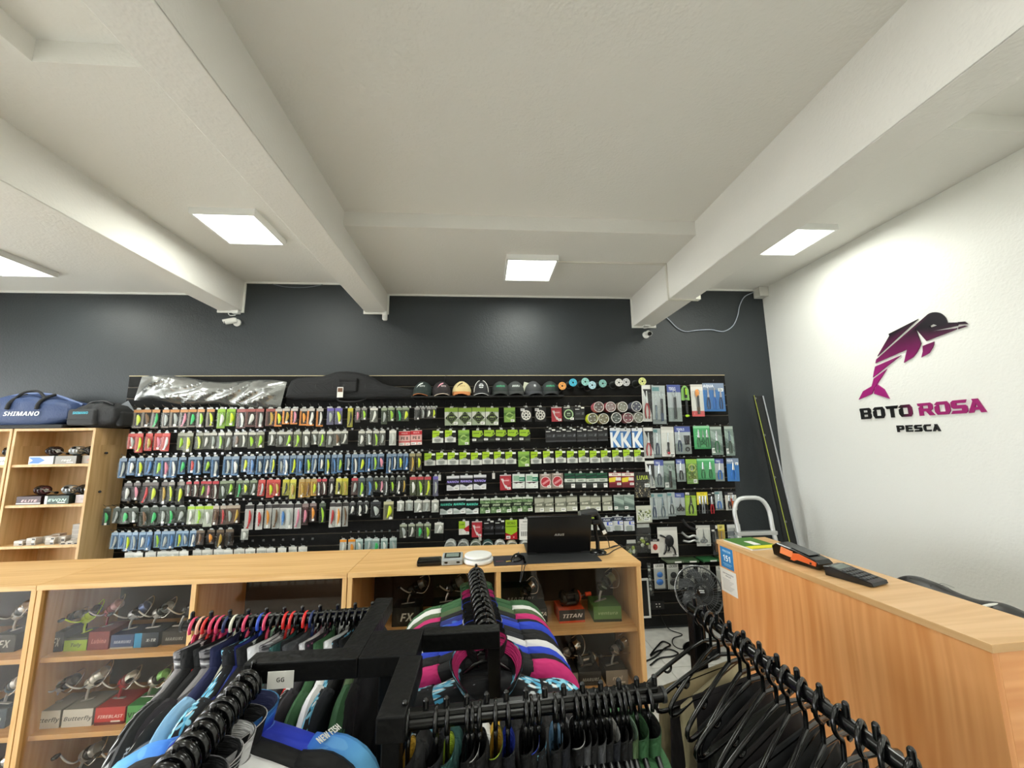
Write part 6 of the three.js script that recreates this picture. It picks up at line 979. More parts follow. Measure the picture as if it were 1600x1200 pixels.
// cloth prints (dye): drawn on u = round the body, v = down the garment
const prints = {
  camo: (c, w, h) => { c.fillStyle = '#8d8a8c'; c.fillRect(0, 0, w, h); for (let k = 0; k < 80; k++) { c.fillStyle = pick(['#1d1d20', '#dcdadb', '#4a484c', '#bcb6ba', '#2c2b2f']); c.beginPath(); c.ellipse(rnd() * w, rnd() * h, rr(12, 34), rr(2, 6), 0.35, 0, 7); c.fill(); } },
  stripe: (c, w, h) => { c.fillStyle = '#0d0d0f'; c.fillRect(0, 0, w, h); for (let k = 0; k < 20; k++) { c.fillStyle = k % 3 ? '#d3d2d2' : '#8c8b8d'; c.save(); c.translate(w / 2, k * h / 20); c.rotate(0.5); c.fillRect(-w, 0, 2 * w, 4 + (k * 5) % 5); c.restore(); } },
  logo: (c, w, h) => { c.fillStyle = '#0c0c0e'; c.fillRect(0, 0, w, h); c.strokeStyle = '#dfe0e0'; c.fillStyle = '#dfe0e0'; c.lineWidth = 2.5; for (const u of [0.08, 0.42, 0.62, 0.92]) { c.beginPath(); c.arc(u * w, h * 0.36, 9, 0.6, 5.4); c.stroke(); c.font = 'italic bold 9px sans-serif'; c.save(); c.translate(u * w, h * 0.36); c.rotate(-PI / 2); c.fillText('NEWFISH', -20, 4); c.restore(); c.beginPath(); c.moveTo(u * w, h * 0.42); c.lineTo(u * w + 8, h * 0.45); c.lineTo(u * w - 4, h * 0.46); c.fill(); } },
  floral: (c, w, h) => { c.fillStyle = '#0d0f14'; c.fillRect(0, 0, w, h); const petal = (x, y, s) => { for (let k = 0; k < 5; k++) { c.fillStyle = k % 2 ? '#4fa6cf' : '#8fd0e8'; c.save(); c.translate(x, y); c.rotate(k * 1.25 + x); c.beginPath(); c.ellipse(s, 0, s, s * 0.45, 0, 0, 7); c.fill(); c.restore(); } c.fillStyle = '#e9eef0'; c.beginPath(); c.ellipse(x + s * 0.6, y - s * 1.3, s * 0.8, s * 0.35, 0.9, 0, 7); c.fill(); }; for (const [u, v, s] of [[0.015, 0.07, 7], [0.485, 0.07, 7], [0.02, 0.16, 8], [0.48, 0.16, 8], [0.985, 0.11, 7], [0.515, 0.12, 7], [0.06, 0.14, 8], [0.12, 0.2, 9], [0.38, 0.2, 9], [0.44, 0.14, 8], [0.02, 0.24, 8], [0.48, 0.25, 8], [0.55, 0.18, 8], [0.95, 0.18, 8], [0.1, 0.24, 7], [0.17, 0.34, 5], [0.33, 0.34, 5], [0.4, 0.24, 7], [0.25, 0.5, 8], [0.08, 0.44, 6], [0.42, 0.46, 6], [0.6, 0.3, 8], [0.9, 0.3, 8], [0.72, 0.5, 8], [0.2, 0.68, 9], [0.36, 0.8, 8], [0.55, 0.7, 7], [0.88, 0.74, 8]]) petal(u * w, v * h, s); for (let k = 0; k < 70; k++) { c.fillStyle = pick(['#dfe6ea', '#7fbfdc', '#c5527a']); c.fillRect(rnd() * w, rnd() * h, 2, 2); } },
  blue: (c, w, h) => { const g = c.createLinearGradient(0, 0, 0, h); for (const [t, k] of [[0, '#1a2aa0'], [0.13, '#1d36b8'], [0.22, '#2f6fd4'], [0.5, '#5aa6de'], [1, '#8fc6ea']]) g.addColorStop(t, k); c.fillStyle = g; c.fillRect(0, 0, w, h); },
  bluesleeve: (c, w, h) => { const g = c.createLinearGradient(0, 0, 0, h); g.addColorStop(0, '#2f6fd4'); g.addColorStop(0.3, '#6ab4e6'); g.addColorStop(1, '#a9d3ec'); c.fillStyle = g; c.fillRect(0, 0, w, h); for (let k = 0; k < 16; k++) { c.fillStyle = 'rgba(150,205,240,.3)'; c.beginPath(); c.ellipse(rnd() * w, rnd() * h, rr(8, 30), rr(4, 12), rr(0, 3), 0, 7); c.fill(); } },
  plum: (c, w, h) => { c.fillStyle = '#1b151d'; c.fillRect(0, 0, w, h); for (let k = 0; k < 40; k++) { c.fillStyle = pick(['#6d2f4c', '#8d4a66', '#3a2234']); c.beginPath(); c.ellipse(rnd() * w, h * rr(0.25, 0.75), rr(3, 12), rr(2, 6), rr(0, 3), 0, 7); c.fill(); } },
  whiteblack: (c, w, h) => { c.fillStyle = '#d9d8d8'; c.fillRect(0, 0, w, h); c.fillStyle = '#0c0c0e'; c.beginPath(); c.moveTo(0, h * 0.35); for (let k = 0; k <= 10; k++) c.lineTo(k * w / 10, h * (0.4 + 0.12 * ((k * 37) % 5) / 5)); c.lineTo(w, h); c.lineTo(0, h); c.fill(); },
  teal: (c, w, h) => { c.fillStyle = '#1e4a46'; c.fillRect(0, 0, w, h); c.fillStyle = '#58b5b0'; for (let k = 0; k < 18; k++) c.fillRect(rnd() * w, rnd() * h * 0.6, rr(3, 14), 3); },
  royal: (c, w, h) => { c.fillStyle = '#1c2670'; c.fillRect(0, 0, w, h); for (let k = 0; k < 30; k++) { c.fillStyle = pick(['#141b58', '#2b4aa8', '#3f68b8']); c.beginPath(); c.ellipse(rnd() * w, rnd() * h, rr(4, 18), rr(3, 10), rr(0, 3), 0, 7); c.fill(); } },
};
const clothBump = field(256, 256, (u, v) => 0.6 * fold(u, v) + 0.4 * fold2(u, v), false);
const clothMat = Object.fromEntries(Object.entries(prints).map(([k, d]) => [k, new THREE.MeshStandardMaterial({ map: canvas(256, 256, d, true), roughness: 0.75, bumpMap: clothBump, bumpScale: 0.004 })]));
for (const m of Object.values(clothMat)) { m.map.flipY = false; m.map.needsUpdate = true; }
const plain = (c) => mats['cloth' + c] ??= new THREE.MeshStandardMaterial({ color: c, roughness: 0.78, bumpMap: clothBump, bumpScale: 0.004 });
Object.assign(clothMat, { black: plain(0x0c0c0e), ink: plain(0x141720), grey: plain(0x4a4b4e), pale: plain(0xc9c6c6), white: plain(0xdddcda), green: plain(0x2f5a34), moss: plain(0x4a5f3c), pink: plain(0xc4246e), skyblue: plain(0x8fbce0), navy: plain(0x20264f), maroon: plain(0x7a1c34), mint: plain(0xb9dcc0), cobalt: plain(0x2340c0) });
const WORDS = { camo: 'grey camouflage', stripe: 'black and white striped', logo: 'black shirt-with-white-logo', floral: 'black and sky-blue floral', blue: 'blue-to-sky-blue', bluesleeve: 'pale blue', plum: 'black and plum patterned', whiteblack: 'white and black', teal: 'dark teal', royal: 'royal blue patterned', black: 'plain black', ink: 'blue-black', grey: 'dark grey', pale: 'pale grey', white: 'white', green: 'bottle green', moss: 'moss green', pink: 'hot pink', skyblue: 'sky blue', navy: 'navy', maroon: 'maroon', mint: 'mint green', cobalt: 'cobalt blue' };
WORDS.logo = 'black white-logoed';
function shirtAt(kind, body, sleeves, collar, pos, turn, label, group, piping) {
  const o = thing('shirt', label, 'shirt', pos, turn, group), G = SG[kind];
  part('body', G[0], clothMat[body], o); part('sleeve', G[1], clothMat[sleeves], o); part('sleeve', G[2], clothMat[sleeves], o);
  const c = part('collar', collarG, clothMat[body], o); part('collar_lining', liningG, clothMat[collar], c);
  if (piping) part('collar_piping', pipingG, clothMat[piping], c);
  c.scale.set(...(kind === 'thin' ? [0.8, 1, 0.26] : [0.92, 1, 0.7])); return o;
}
const HM = { pink: gloss(0xd8486a), peach: gloss(0xe8b49a), red: gloss(0xd0302e), navy: gloss(0x22305c), cream: gloss(0xd9d6c4), blue: gloss(0x2f52c0), black: M.plastic };
const along = (a, b, t) => [a[0] + (b[0] - a[0]) * t, a[1], a[2] + (b[2] - a[2]) * t];
const hangY = 0;
// left arm: coloured hooks, shirts side by side
{
  const A = [-0.8, RH, 2.35], B = [-0.335, RH, 2.336];
  const hooks = 'pink peach red pink pink navy cream black pink black blue pink black black red red black red navy black black black black black black black black black'.split(' ');
  const bodies = 'camo,stripe,maroon logo,logo,maroon black,plum,pink camo,stripe,pink navy,skyblue,skyblue floral,floral,navy royal,royal,navy logo,logo,black whiteblack,whiteblack,mint camo,camo,black teal,teal,teal black,ink,black grey,camo,grey whiteblack,stripe,white plum,plum,maroon green,green,mint white,whiteblack,white floral,floral,black black,ink,black moss,green,black black,black,black'.split(' ');
  const worn = bodies.map((_, k) => Math.round(k * (hooks.length - 1) / (bodies.length - 1)));
  hooks.forEach((h, i) => {
    const p = along(A, B, i / (hooks.length - 1) + rr(-0.006, 0.006)), w = ord(i + 1), t = -PI / 2 + rr(-0.07, 0.07);
    hangerAt('thin', HM[h], p, t, `${h} hanger, ${w} from the left on the rack arm along the counter`, 'hangers on the left rack arm');
    const k = worn.indexOf(i); if (k < 0) return;
    const [b, s, c] = bodies[k].split(','); shirtAt('thin', b, s, clothMat[c] ? c : 'maroon', p, t, `${WORDS[b]} shirt, ${ord(k + 1)} from left on the rack arm along the counter`, 'shirts on the left rack arm');
    { const o = scene.children[scene.children.length - 1]; o.scale.set(rr(0.92, 1.06), rr(0.96, 1.03), rr(0.85, 1.2)); o.rotation.z = rr(-0.05, 0.05); o.getObjectByName('collar').scale.set(0.9, 1.2, 0.45); o.getObjectByName('collar').position.y = 0.015; }
  });
}
// far arm: shirts facing the viewer
{
  const A = [-0.028, RH, 2.03], B = [0.008, RH, 2.46];
  const list = 'green,green,moss green,white,green moss,moss,pink black,pink,pink royal,black,black cobalt,cobalt,black black,black,black ink,black,black whiteblack,white,black cobalt,cobalt,black black,black,black black,pink,pink floral,floral,pink'.split(' ');
  list.forEach((l, i) => {
    const p = along(A, B, i / (list.length - 1)), w = ord(list.length - i), t = rr(-0.06, 0.06), [b, s, c] = l.split(',');
    hangerAt('fat', M.plastic, p, t, `thick black hanger, ${w} from the front on the far rack arm facing the viewer`, 'hangers on the far rack arm');
    shirtAt('full', b, s, c, p, t, `${WORDS[b]} shirt facing the viewer, ${w} from front on the far rack arm`, 'shirts on the far rack arm', i > 11 ? 'skyblue' : undefined).scale.set(0.93, 0.93, 0.75);
    if (i === list.length - 1) { const o = scene.children[scene.children.length - 1]; o.scale.set(1, 0.98, 1); o.position.y -= 0.02; o.position.z += 0.012; const c2 = o.getObjectByName('collar'); c2.geometry = wideCollar(0); c2.getObjectByName('collar_lining').geometry = wideCollar(1); c2.remove(c2.getObjectByName('collar_piping')); c2.scale.set(0.95, 1.05, 0.9); c2.position.y = 0.012; part('neck_label', move(spin(new THREE.BoxGeometry(0.04, 0.022, 0.0008), 0.25), 0, -0.062, -0.05), sticker, o); }
  });
}
// near arm: thick hooks in front of the viewer
{
  const A = [-0.494, RH, 2.642], B = [-0.463, RH, 3.08];
  const list = 'blue,bluesleeve,navy black,black,black whiteblack,stripe,white stripe,stripe,black camo,whiteblack,black black,black,black stripe,camo,pale black,logo,black royal,royal,navy black,black,black black,ink,black'.split(' ');
  for (let i = 0; i < 2 * list.length - 1; i++) {
    const q = along(A, B, i / (2 * list.length - 2)), w = ord(i + 1), t = rr(-0.12, 0.12) - 0.05;
    hangerAt('fat', M.plastic, q, t, `thick glossy black hanger, ${w} from the rack hub on the near arm`, 'hangers on the near rack arm');
  }
  list.forEach((l, i) => {
    const p = along(A, B, i / (list.length - 1)), w = ord(i + 1), t = -0.05, [b, s, c] = l.split(',');
    const o = shirtAt('full', b, s, c, p, t, `${WORDS[b]} shirt, ${w} from the rack hub on the near arm`, 'shirts on the near rack arm', i % 2 ? 'pale' : undefined); o.scale.set(0.95, 0.95, 0.8);
    if (!i) { o.scale.set(1.02, 0.95, 0.9); const d = part('chest_lettering', move(lettering('NEW FISH', 0.016, 0.062, 0.0008, 0.15), 0, 0, 0), sticker, o); d.geometry.rotateX(-PI / 2).rotateY(PI / 2 - 0.35).rotateZ(-0.38); d.position.set(0.172, -0.1, 0.004); }
  });
}
// right arm: black hooks in a row
{
  const A = [-0.135, RH, 2.788], B = [0.325, RH, 2.76];
  const ts = [0, 0.11, 0.155, 0.235, 0.255, 0.285, 0.35, 0.4, 0.475, 0.5, 0.53, 0.6, 0.63, 0.69, 0.715, 0.745, 0.78, 0.81, 0.84, 0.875, 0.9, 0.92, 0.96, 1.0];
  const list = 'black,black,gold ink,black,black teal,teal,lime black,black,black logo,black,black black,white,black black,gold,gold ink,black,cobalt black,black,black logo,black,black floral,black,black black,black,skyblue ink,ink,black black,black,black grey,grey,black black,black,black grey,black,black black,black,black ink,black,white black,black,black black,grey,black moss,black,mint green,green,green green,green,black'.split(' ');
  clothMat.gold = plain(0xc39a2c); clothMat.lime = plain(0xb5cf3a); WORDS.gold = 'gold'; WORDS.lime = 'lime';
  ts.forEach((t0, i) => {
    const p = along(A, B, i === 23 ? 0.985 : t0 * 0.97), w = ord(i + 1), t = -PI / 2 + rr(-0.06, 0.06), [b, s, c] = list[i].split(',');
    hangerAt('thin', M.plastic, p, t, `glossy black hanger, ${w} from the left on the right-hand rack arm`, 'hangers on the right rack arm');
    const o = shirtAt(i > 21 ? 'full' : 'thin', b, s, c, p, t, `${WORDS[b]} ${i > 21 ? 'jacket' : 'shirt'}, ${w} from the left on the right-hand rack arm`, 'shirts on the right rack arm', [4, 13].includes(i) ? 'white' : i === 6 ? 'lime' : i === 9 ? 'cobalt' : undefined);
    o.scale.set(0.9, 0.95, i > 21 ? 0.85 : 1); o.getObjectByName('collar').scale.set(0.62, 0.9, i > 21 ? 0.3 : 0.2); o.position.y -= 0.012;
  });
}
// trousers on the straight rail
{
  const legG = [0, 1, 2].map((k) => { const rings = [], N = 26, n1 = noise2(140 + k, 9), n2 = noise2(150 + k, 21); for (let j = 0; j <= 14; j++) { const v = j / 14, y = -0.138 - 0.5 * v, t = j === 0 ? 0.002 : 0.010 + 0.012 * Math.min(1, v * 4); rings.push(Array.from({ length: N }, (_, i) => { const a = 2 * PI * i / N, c = Math.cos(a), s = Math.sin(a), f = (n1(i / N * 2, v * 1.2 + 0.1) - 0.5) * 1.1 + (n2(i / N * 2, v * 0.8) - 0.5) * 0.5; return [(0.165 + 0.012 * v) * Math.sign(c) * Math.abs(c) ** 0.45, y + 0.006 * f * v, t * Math.sign(s) * Math.abs(s) ** 0.6 * (1 + f * Math.min(1, 3 * v))]; })); } return loft(rings); });
  const bandG = bx(-0.168, -0.2, -0.018, 0.168, -0.16, 0.018, 0.006);
  const A = [0.6165, RH, 2.43], B = [0.634, RH, 3.04];
  const cols = [0x8d7f60, 0xb5a886, 0x17181a, 0x1b1c1e, 0x17181a, 0x1e1f21, 0x17181a, 0x1b1b1d, 0x202122, 0x1a1b1c, 0x17181a, 0x1e1f21, 0x18191b, 0xb9ab7e, 0x1b1c1e, 0x1d1e20, 0x9c9070].map((c) => (c < 0x800000 ? 0x0e0f10 + (c & 0x070707) : c));
  const word = (c) => (c > 0x800000 ? 'khaki' : 'black');
  cols.forEach((c, i) => {
    const p = along(A, B, i / (cols.length - 1) + rr(-0.008, 0.008)), w = ord(i + 1), t = rr(0.3, 0.62);
    hangerAt('open', M.plastic, p, t, `black plastic hanger, ${w} from the far end of the trouser rail`, 'hangers on the trouser rail').scale.setScalar(1.05);
    const o = thing('trousers', `folded ${word(c)} trousers, ${w} from the far end of the straight rail`, 'trousers', p, t, 'trousers on the straight rail'); o.scale.setScalar(1.05);
    part('folded_legs', legG[i % 3], new THREE.MeshStandardMaterial({ color: c, roughness: 0.85, bumpMap: clothBump, bumpScale: 0.006 }), o);
  });
}
// ---------------------------------------------------------------- small fittings on the walls and beams
{
  const wht = mat(0xe4e4e0, 0.4);
  const cam = (x, y, yaw, label) => {
    const o = thing('security_camera', label, 'security camera', [x, y, 0.0], 0);
    part('cable_box', bx(-0.03, 0.075, 0.01, 0.03, 0.105, 0.06, 0.006), wht, o); part('pigtail', tube([[-0.03, 0.085, 0.05], [-0.05, 0.07, 0.06], [-0.04, 0.055, 0.05], [0, 0.06, 0.04]], 0.003, 16, 6), wht, o);
    part('base', spin(lathe([[0, 0], [0.034, 0], [0.034, 0.01], [0.02, 0.018], [0, 0.018]], 22), PI / 2), wht, o);
    part('arm', rod([0, 0, 0.012], [0, 0, 0.06], 0.009, 10), wht, o);
    const h = new THREE.Group(); h.name = 'head'; o.add(h); h.position.set(0, 0, 0.065); h.rotation.set(0.35, yaw, 0, 'YXZ');
    part('body', spin(lathe([[0, -0.03], [0.02, -0.03], [0.024, -0.02], [0.024, 0.06], [0.021, 0.062], [0, 0.062]], 22), PI / 2), wht, h); part('lens', spin(lathe([[0, 0.058], [0.018, 0.058], [0.019, 0.066], [0.012, 0.064], [0, 0.063]], 20), PI / 2), M.plastic, h); part('sunshade', spin(new THREE.CylinderGeometry(0.0265, 0.0265, 0.09, 18, 1, true, PI / 2, PI), PI / 2).translate(0, 0, 0.03), wht, h);
  };
  cam(-2.235, 2.755, -1.15, 'white bullet camera under the end of the left beam'); cam(1.6, 2.665, -0.25, 'white bullet camera with dark lens under the end of the right beam');
  let o = thing('motion_sensor', 'small white motion sensor at the end of the middle beam', 'sensor', [-0.905, 2.81, 0.06]); part('housing', move(new RoundedBoxGeometry(0.042, 0.075, 0.045, 3, 0.014), 0, 0, 0), wht, o); part('lens_window', move(new RoundedBoxGeometry(0.032, 0.032, 0.012, 2, 0.005), 0, -0.012, 0.02), mat(0xcfd0cc, 0.3), o); part('bracket', bx(-0.01, 0.03, -0.06, 0.01, 0.06, -0.02, 0.003), wht, o);
  o = thing('junction_box', 'white junction box in the corner under the ceiling', 'junction box', [2.81, 3.1, 0.05]); part('box', move(new RoundedBoxGeometry(0.095, 0.095, 0.095, 2, 0.006), 0, 0, 0), mat(0xd6d6d0, 0.5), o); part('lid_seam', bx(-0.0485, -0.0485, 0.035, 0.0485, 0.0485, 0.037), mat(0xa9a9a4, 0.5), o);
  solo('wall_cable', tube([[1.69, 2.87, 0.012], [1.76, 2.86, 0.012], [1.82, 2.842, 0.012], [1.92, 2.74, 0.012], [2.0, 2.701, 0.012], [2.13, 2.715, 0.012], [2.27, 2.721, 0.012], [2.4, 2.705, 0.012], [2.5, 2.76, 0.012], [2.56, 2.86, 0.012], [2.6, 2.98, 0.012], [2.66, 3.07, 0.012], [2.76, 3.12, 0.02]], 0.0045, 90, 7), mat(0xaeb6c4, 0.4), 'thin grey cable drooping across the dark wall to the junction box', 'cable');
  solo('ceiling_wire', tube([[-1.95, 3.128, 0.015], [-1.85, 3.105, 0.012], [-1.7, 3.098, 0.012], [-1.58, 3.112, 0.012], [-1.5, 3.13, 0.015]], 0.003, 24, 5), mat(0x6f7780, 0.5), 'loose thin wire sagging under the ceiling between the left beams', 'wire');
  solo('ceiling_wire', tube([[-1.35, 3.128, 0.015], [-1.27, 3.11, 0.012], [-1.18, 3.112, 0.012], [-1.12, 3.13, 0.015]], 0.003, 16, 5), mat(0x6f7780, 0.5), 'short thin wire sagging just left of the middle beam', 'wire');
}
// ---------------------------------------------------------------- the corner behind the cash counter
{
  const o = thing('step_ladder', 'aluminium step ladder with rounded handle behind the cash counter', 'step ladder', [2.235, 0, 0.45], 0);
  part('handle', tube([[-0.21, 0.0, 0.12], [-0.165, 0.62, 0.01], [-0.15, 0.9, -0.035], [-0.148, 1.06, -0.06], [-0.1, 1.135, -0.07], [0, 1.15, -0.072], [0.1, 1.135, -0.07], [0.148, 1.06, -0.06], [0.15, 0.9, -0.035], [0.165, 0.62, 0.01], [0.21, 0, 0.12]], 0.017, 90, 10), mat(0xd8dada, 0.42, { metalness: 0.4 }), o);
  for (const [y, z, d] of [[0.86, -0.03, 0.05], [0.58, 0.02, 0.16], [0.3, 0.06, 0.16]]) part(y > 0.8 ? 'cross_bar' : 'step', bx(-0.17 - (0.86 - y) * 0.06, y, z - d / 2, 0.17 + (0.86 - y) * 0.06, y + 0.03, z + d / 2, 0.005), y > 0.8 ? mat(0xcfd1d1, 0.38, { metalness: 0.7 }) : mat(0x8e9090, 0.6), o);
  for (const s of [-1, 1]) { part('rear_leg', rod([s * 0.15, 0.84, -0.03], [s * 0.19, 0, -0.28], 0.011, 10), mat(0xb5b7b7, 0.4, { metalness: 0.7 }), o); for (const z of [0.12, -0.28]) part('rubber_foot', rod([s * (z > 0 ? 0.21 : 0.19), 0, z], [s * (z > 0 ? 0.21 : 0.19), 0.03, z * 0.97], 0.019, 10), M.plastic, o); }
  // narrow black board leaning in the corner, its right edge of bare aluminium
  const b = thing('leaning_board', 'narrow black board with a pale metal edge leaning in the corner', 'board', [0, 0, 0]);
  const slab = (x0, x1, x2, x3, t) => loft([[0, x0, x1, 0.26], [2.04, x2, x3, 0.12]].map(([y, l, r, z]) => [[l, y, z], [r, y, z], [r, y, z + t], [l, y, z + t]].reverse()));
  part('board', toCreasedNormals(slab(2.665, 2.79, 2.555, 2.634, 0.02), 0.3), new THREE.MeshStandardMaterial({ color: 0x17191a, roughness: 0.7, bumpMap: plasterBump, bumpScale: 0.002 }), b); part('metal_edge', toCreasedNormals(slab(2.7905, 2.812, 2.6345, 2.644, 0.024), 0.3), mat(0xb9bcc0, 0.4, { metalness: 0.5 }), b);
  const r = thing('fishing_rod', 'thin yellow-green fishing rod leaning against the black board', 'fishing rod', [0, 0, 0]);
  part('blank', rod([2.642, 0.55, 0.3], [2.545, 2.045, 0.15], 0.0034, 8, 0.0022), mat(0xb5c23a, 0.4), r); part('handle', rod([2.677, 0.02, 0.355], [2.642, 0.55, 0.3], 0.012, 10), M.black, r); for (const t of [0.25, 0.5, 0.75, 0.98]) part('line_guide', move(new THREE.TorusGeometry(0.007, 0.0014, 6, 14), 2.642 - 0.097 * t, 0.55 + 1.495 * t, 0.312 - 0.15 * t), M.chrome, r);
}
// ---------------------------------------------------------------- floor behind the counter
{
  const o = thing('floor_fan', 'black round fan standing on the floor before the reel covers', 'fan', [1.7, 0, 0.4], -0.12); o.scale.setScalar(1.14);
  part('base', lathe([[0, 0], [0.115, 0], [0.12, 0.01], [0.1, 0.024], [0.04, 0.045], [0, 0.046]], 30), M.plastic, o); part('stem', rod([0, 0.04, -0.02], [0, 0.3, -0.03], 0.02, 12, 0.016), M.plastic, o);
  const h = new THREE.Group(); h.name = 'head'; o.add(h); h.position.set(0, 0.395, 0.02); h.rotation.x = -0.3;
  part('motor', spin(lathe([[0, -0.12], [0.03, -0.115], [0.05, -0.08], [0.05, -0.04], [0, -0.03]], 20), PI / 2), M.plastic, h);
  const R0 = 0.158, grille = (zc, dz) => { const g = [new THREE.TorusGeometry(R0, 0.005, 8, 48).translate(0, 0, zc)]; for (const r of [0.05, 0.085, 0.12]) g.push(new THREE.TorusGeometry(r, 0.0014, 5, 40).translate(0, 0, zc + dz * (1 - (r / R0) ** 2))); for (let k = 0; k < 48; k++) { const a = k * PI / 24, p = []; for (let j = 0; j <= 4; j++) { const r = 0.036 + (R0 - 0.036) * j / 4, aa = a + 0.25 * j / 4; p.push([r * Math.cos(aa), r * Math.sin(aa), zc + dz * (1 - (r / R0) ** 2)]); } g.push(tube(p, 0.0011, 6, 4)); } return g; };
  part('front_grille', grille(0.02, 0.035), mat(0x4a4d4f, 0.3), h); part('rear_grille', grille(0.015, -0.045), M.plastic, h); part('grille_rim', new THREE.TorusGeometry(R0 + 0.002, 0.006, 8, 48).translate(0, 0, 0.0175), mat(0xb5b7b8, 0.25, { metalness: 0.8 }), h);
  const blade = (() => { const rings = []; for (let j = 0; j <= 8; j++) { const t = j / 8, r = 0.035 + 0.105 * t, a0 = 0.75 * t, w = 0.62 + 0.1 * Math.sin(PI * t); rings.push(Array.from({ length: 7 }, (_, i) => { const u = i / 6, a = a0 + w * (u - 0.5) * (1.15 - 0.3 * t); return [r * Math.cos(a), r * Math.sin(a), 0.018 + 0.026 * (u - 0.5) * (1 - 0.3 * t)]; })); } return loft(rings, false, false); })();
  for (let k = 0; k < 6; k++) part('blade', blade, mat(0x3a3d40, 0.25), h).rotation.z = k * PI / 3;
  part('hub_cap', spin(lathe([[0, 0.066], [0.03, 0.064], [0.036, 0.055], [0.036, 0.045], [0, 0.045]], 24), PI / 2), M.plastic, h); part('hub_badge', [cb(0.034, 0.006, 0.001, 0, 0.006, 0.0668), cb(0.03, 0.006, 0.001, 0.002, -0.005, 0.0668)], mat(0xd0d2d2, 0.3), h);
  const f = thing('framed_panel', 'black panel in a white frame leaning low behind the counter end', 'framed panel', [1.2, 0.12, 0.06]); f.rotation.x = -0.04;
  part('panel', bx(-0.235, 0.01, 0, 0.235, 0.305, 0.012), mat(0x101112, 0.3), f); part('frame', [bx(-0.245, 0, -0.002, 0.245, 0.014, 0.018), bx(-0.245, 0.301, -0.002, 0.245, 0.315, 0.018), bx(-0.245, 0.014, -0.002, -0.231, 0.301, 0.018), bx(0.231, 0.014, -0.002, 0.245, 0.301, 0.018)], mat(0xdcdcd8, 0.4), f);
  const s = thing('power_outlet', 'black double outlet low on the slatted wall near the fan', 'outlet', [1.53, 0.2, 0.02]); part('plate', bx(-0.06, -0.035, 0, 0.06, 0.035, 0.01, 0.003), mat(0x1a1a1b, 0.4), s); for (const [x, y] of [[-0.012, 0.01], [0.016, 0.01], [-0.008, -0.012], [0.02, -0.012]]) part('contact', bx(x - 0.006, y - 0.004, 0.01, x + 0.006, y + 0.004, 0.0115), sticker, s);
  solo('coiled_cord', tube([[1.22, 0.005, 0.55], [1.33, 0.006, 0.47], [1.45, 0.006, 0.45], [1.5, 0.006, 0.42], [1.47, 0.006, 0.36], [1.36, 0.012, 0.38], [1.27, 0.012, 0.44], [1.38, 0.014, 0.32], [1.47, 0.008, 0.24], [1.5, 0.006, 0.29], [1.42, 0.016, 0.36], [1.3, 0.006, 0.45], [1.2, 0.005, 0.5]], 0.0065, 120, 7), M.plastic, 'loosely coiled black cord on the tiles beside the counter end', 'cord');
  solo('fan_cord', tube([[1.62, 0.01, 0.33], [1.56, 0.005, 0.36], [1.53, 0.005, 0.33], [1.53, 0.005, 0.27], [1.58, 0.005, 0.19], [1.68, 0.005, 0.14], [1.6, 0.02, 0.06], [1.53, 0.16, 0.035]], 0.004, 60, 7), M.plastic, 'thin black cord curling over the tiles from the fan', 'cord');
}
// ---------------------------------------------------------------- fishing rods standing behind the viewer, mirrored in the counter glass
{
  const o = thing('rod_stand', 'long dark floor stand for fishing rods behind the viewer', 'rod stand', [-1.35, 0, 4.3]);
  part('base', bx(-1.3, 0, -0.14, 1.3, 0.05, 0.14, 0.004), mat(0x3a2c22, 0.6), o); part('lower_rail', bx(-1.3, 0.3, -0.03, 1.3, 0.33, 0.03, 0.003), mat(0x3a2c22, 0.6), o); part('upper_rail', bx(-1.3, 0.98, -0.03, 1.3, 1.0, 0.03, 0.003), mat(0x3a2c22, 0.6), o); for (const x of [-1.28, 0, 1.28]) part('upright', bx(x - 0.02, 0.05, -0.03, x + 0.02, 1.0, 0.03, 0.003), mat(0x3a2c22, 0.6), o);
  for (let i = 0; i < 26; i++) { const x = -2.6 + i * 0.098 + rr(-0.02, 0.02), q = thing('fishing_rod', `dark fishing rod in the floor stand, ${ord(i + 1)} from the left`, 'fishing rod', [x, 0.05, 4.36], 0, 'rods in the floor stand'); part('handle', rod([0, 0, 0], [0, 0.3, 0], 0.013, 8), i % 3 ? M.black : mat(0xb08a5c, 0.8), q); part('blank', rod([0, 0.3, 0], [0, 1.5, 0.01], 0.005, 6, 0.002), i % 4 ? M.black : mat(0x7d2a2a, 0.4), q); part('reel_seat', rod([0, 0.3, 0], [0, 0.4, 0], 0.011, 8), M.chrome, q); }
}
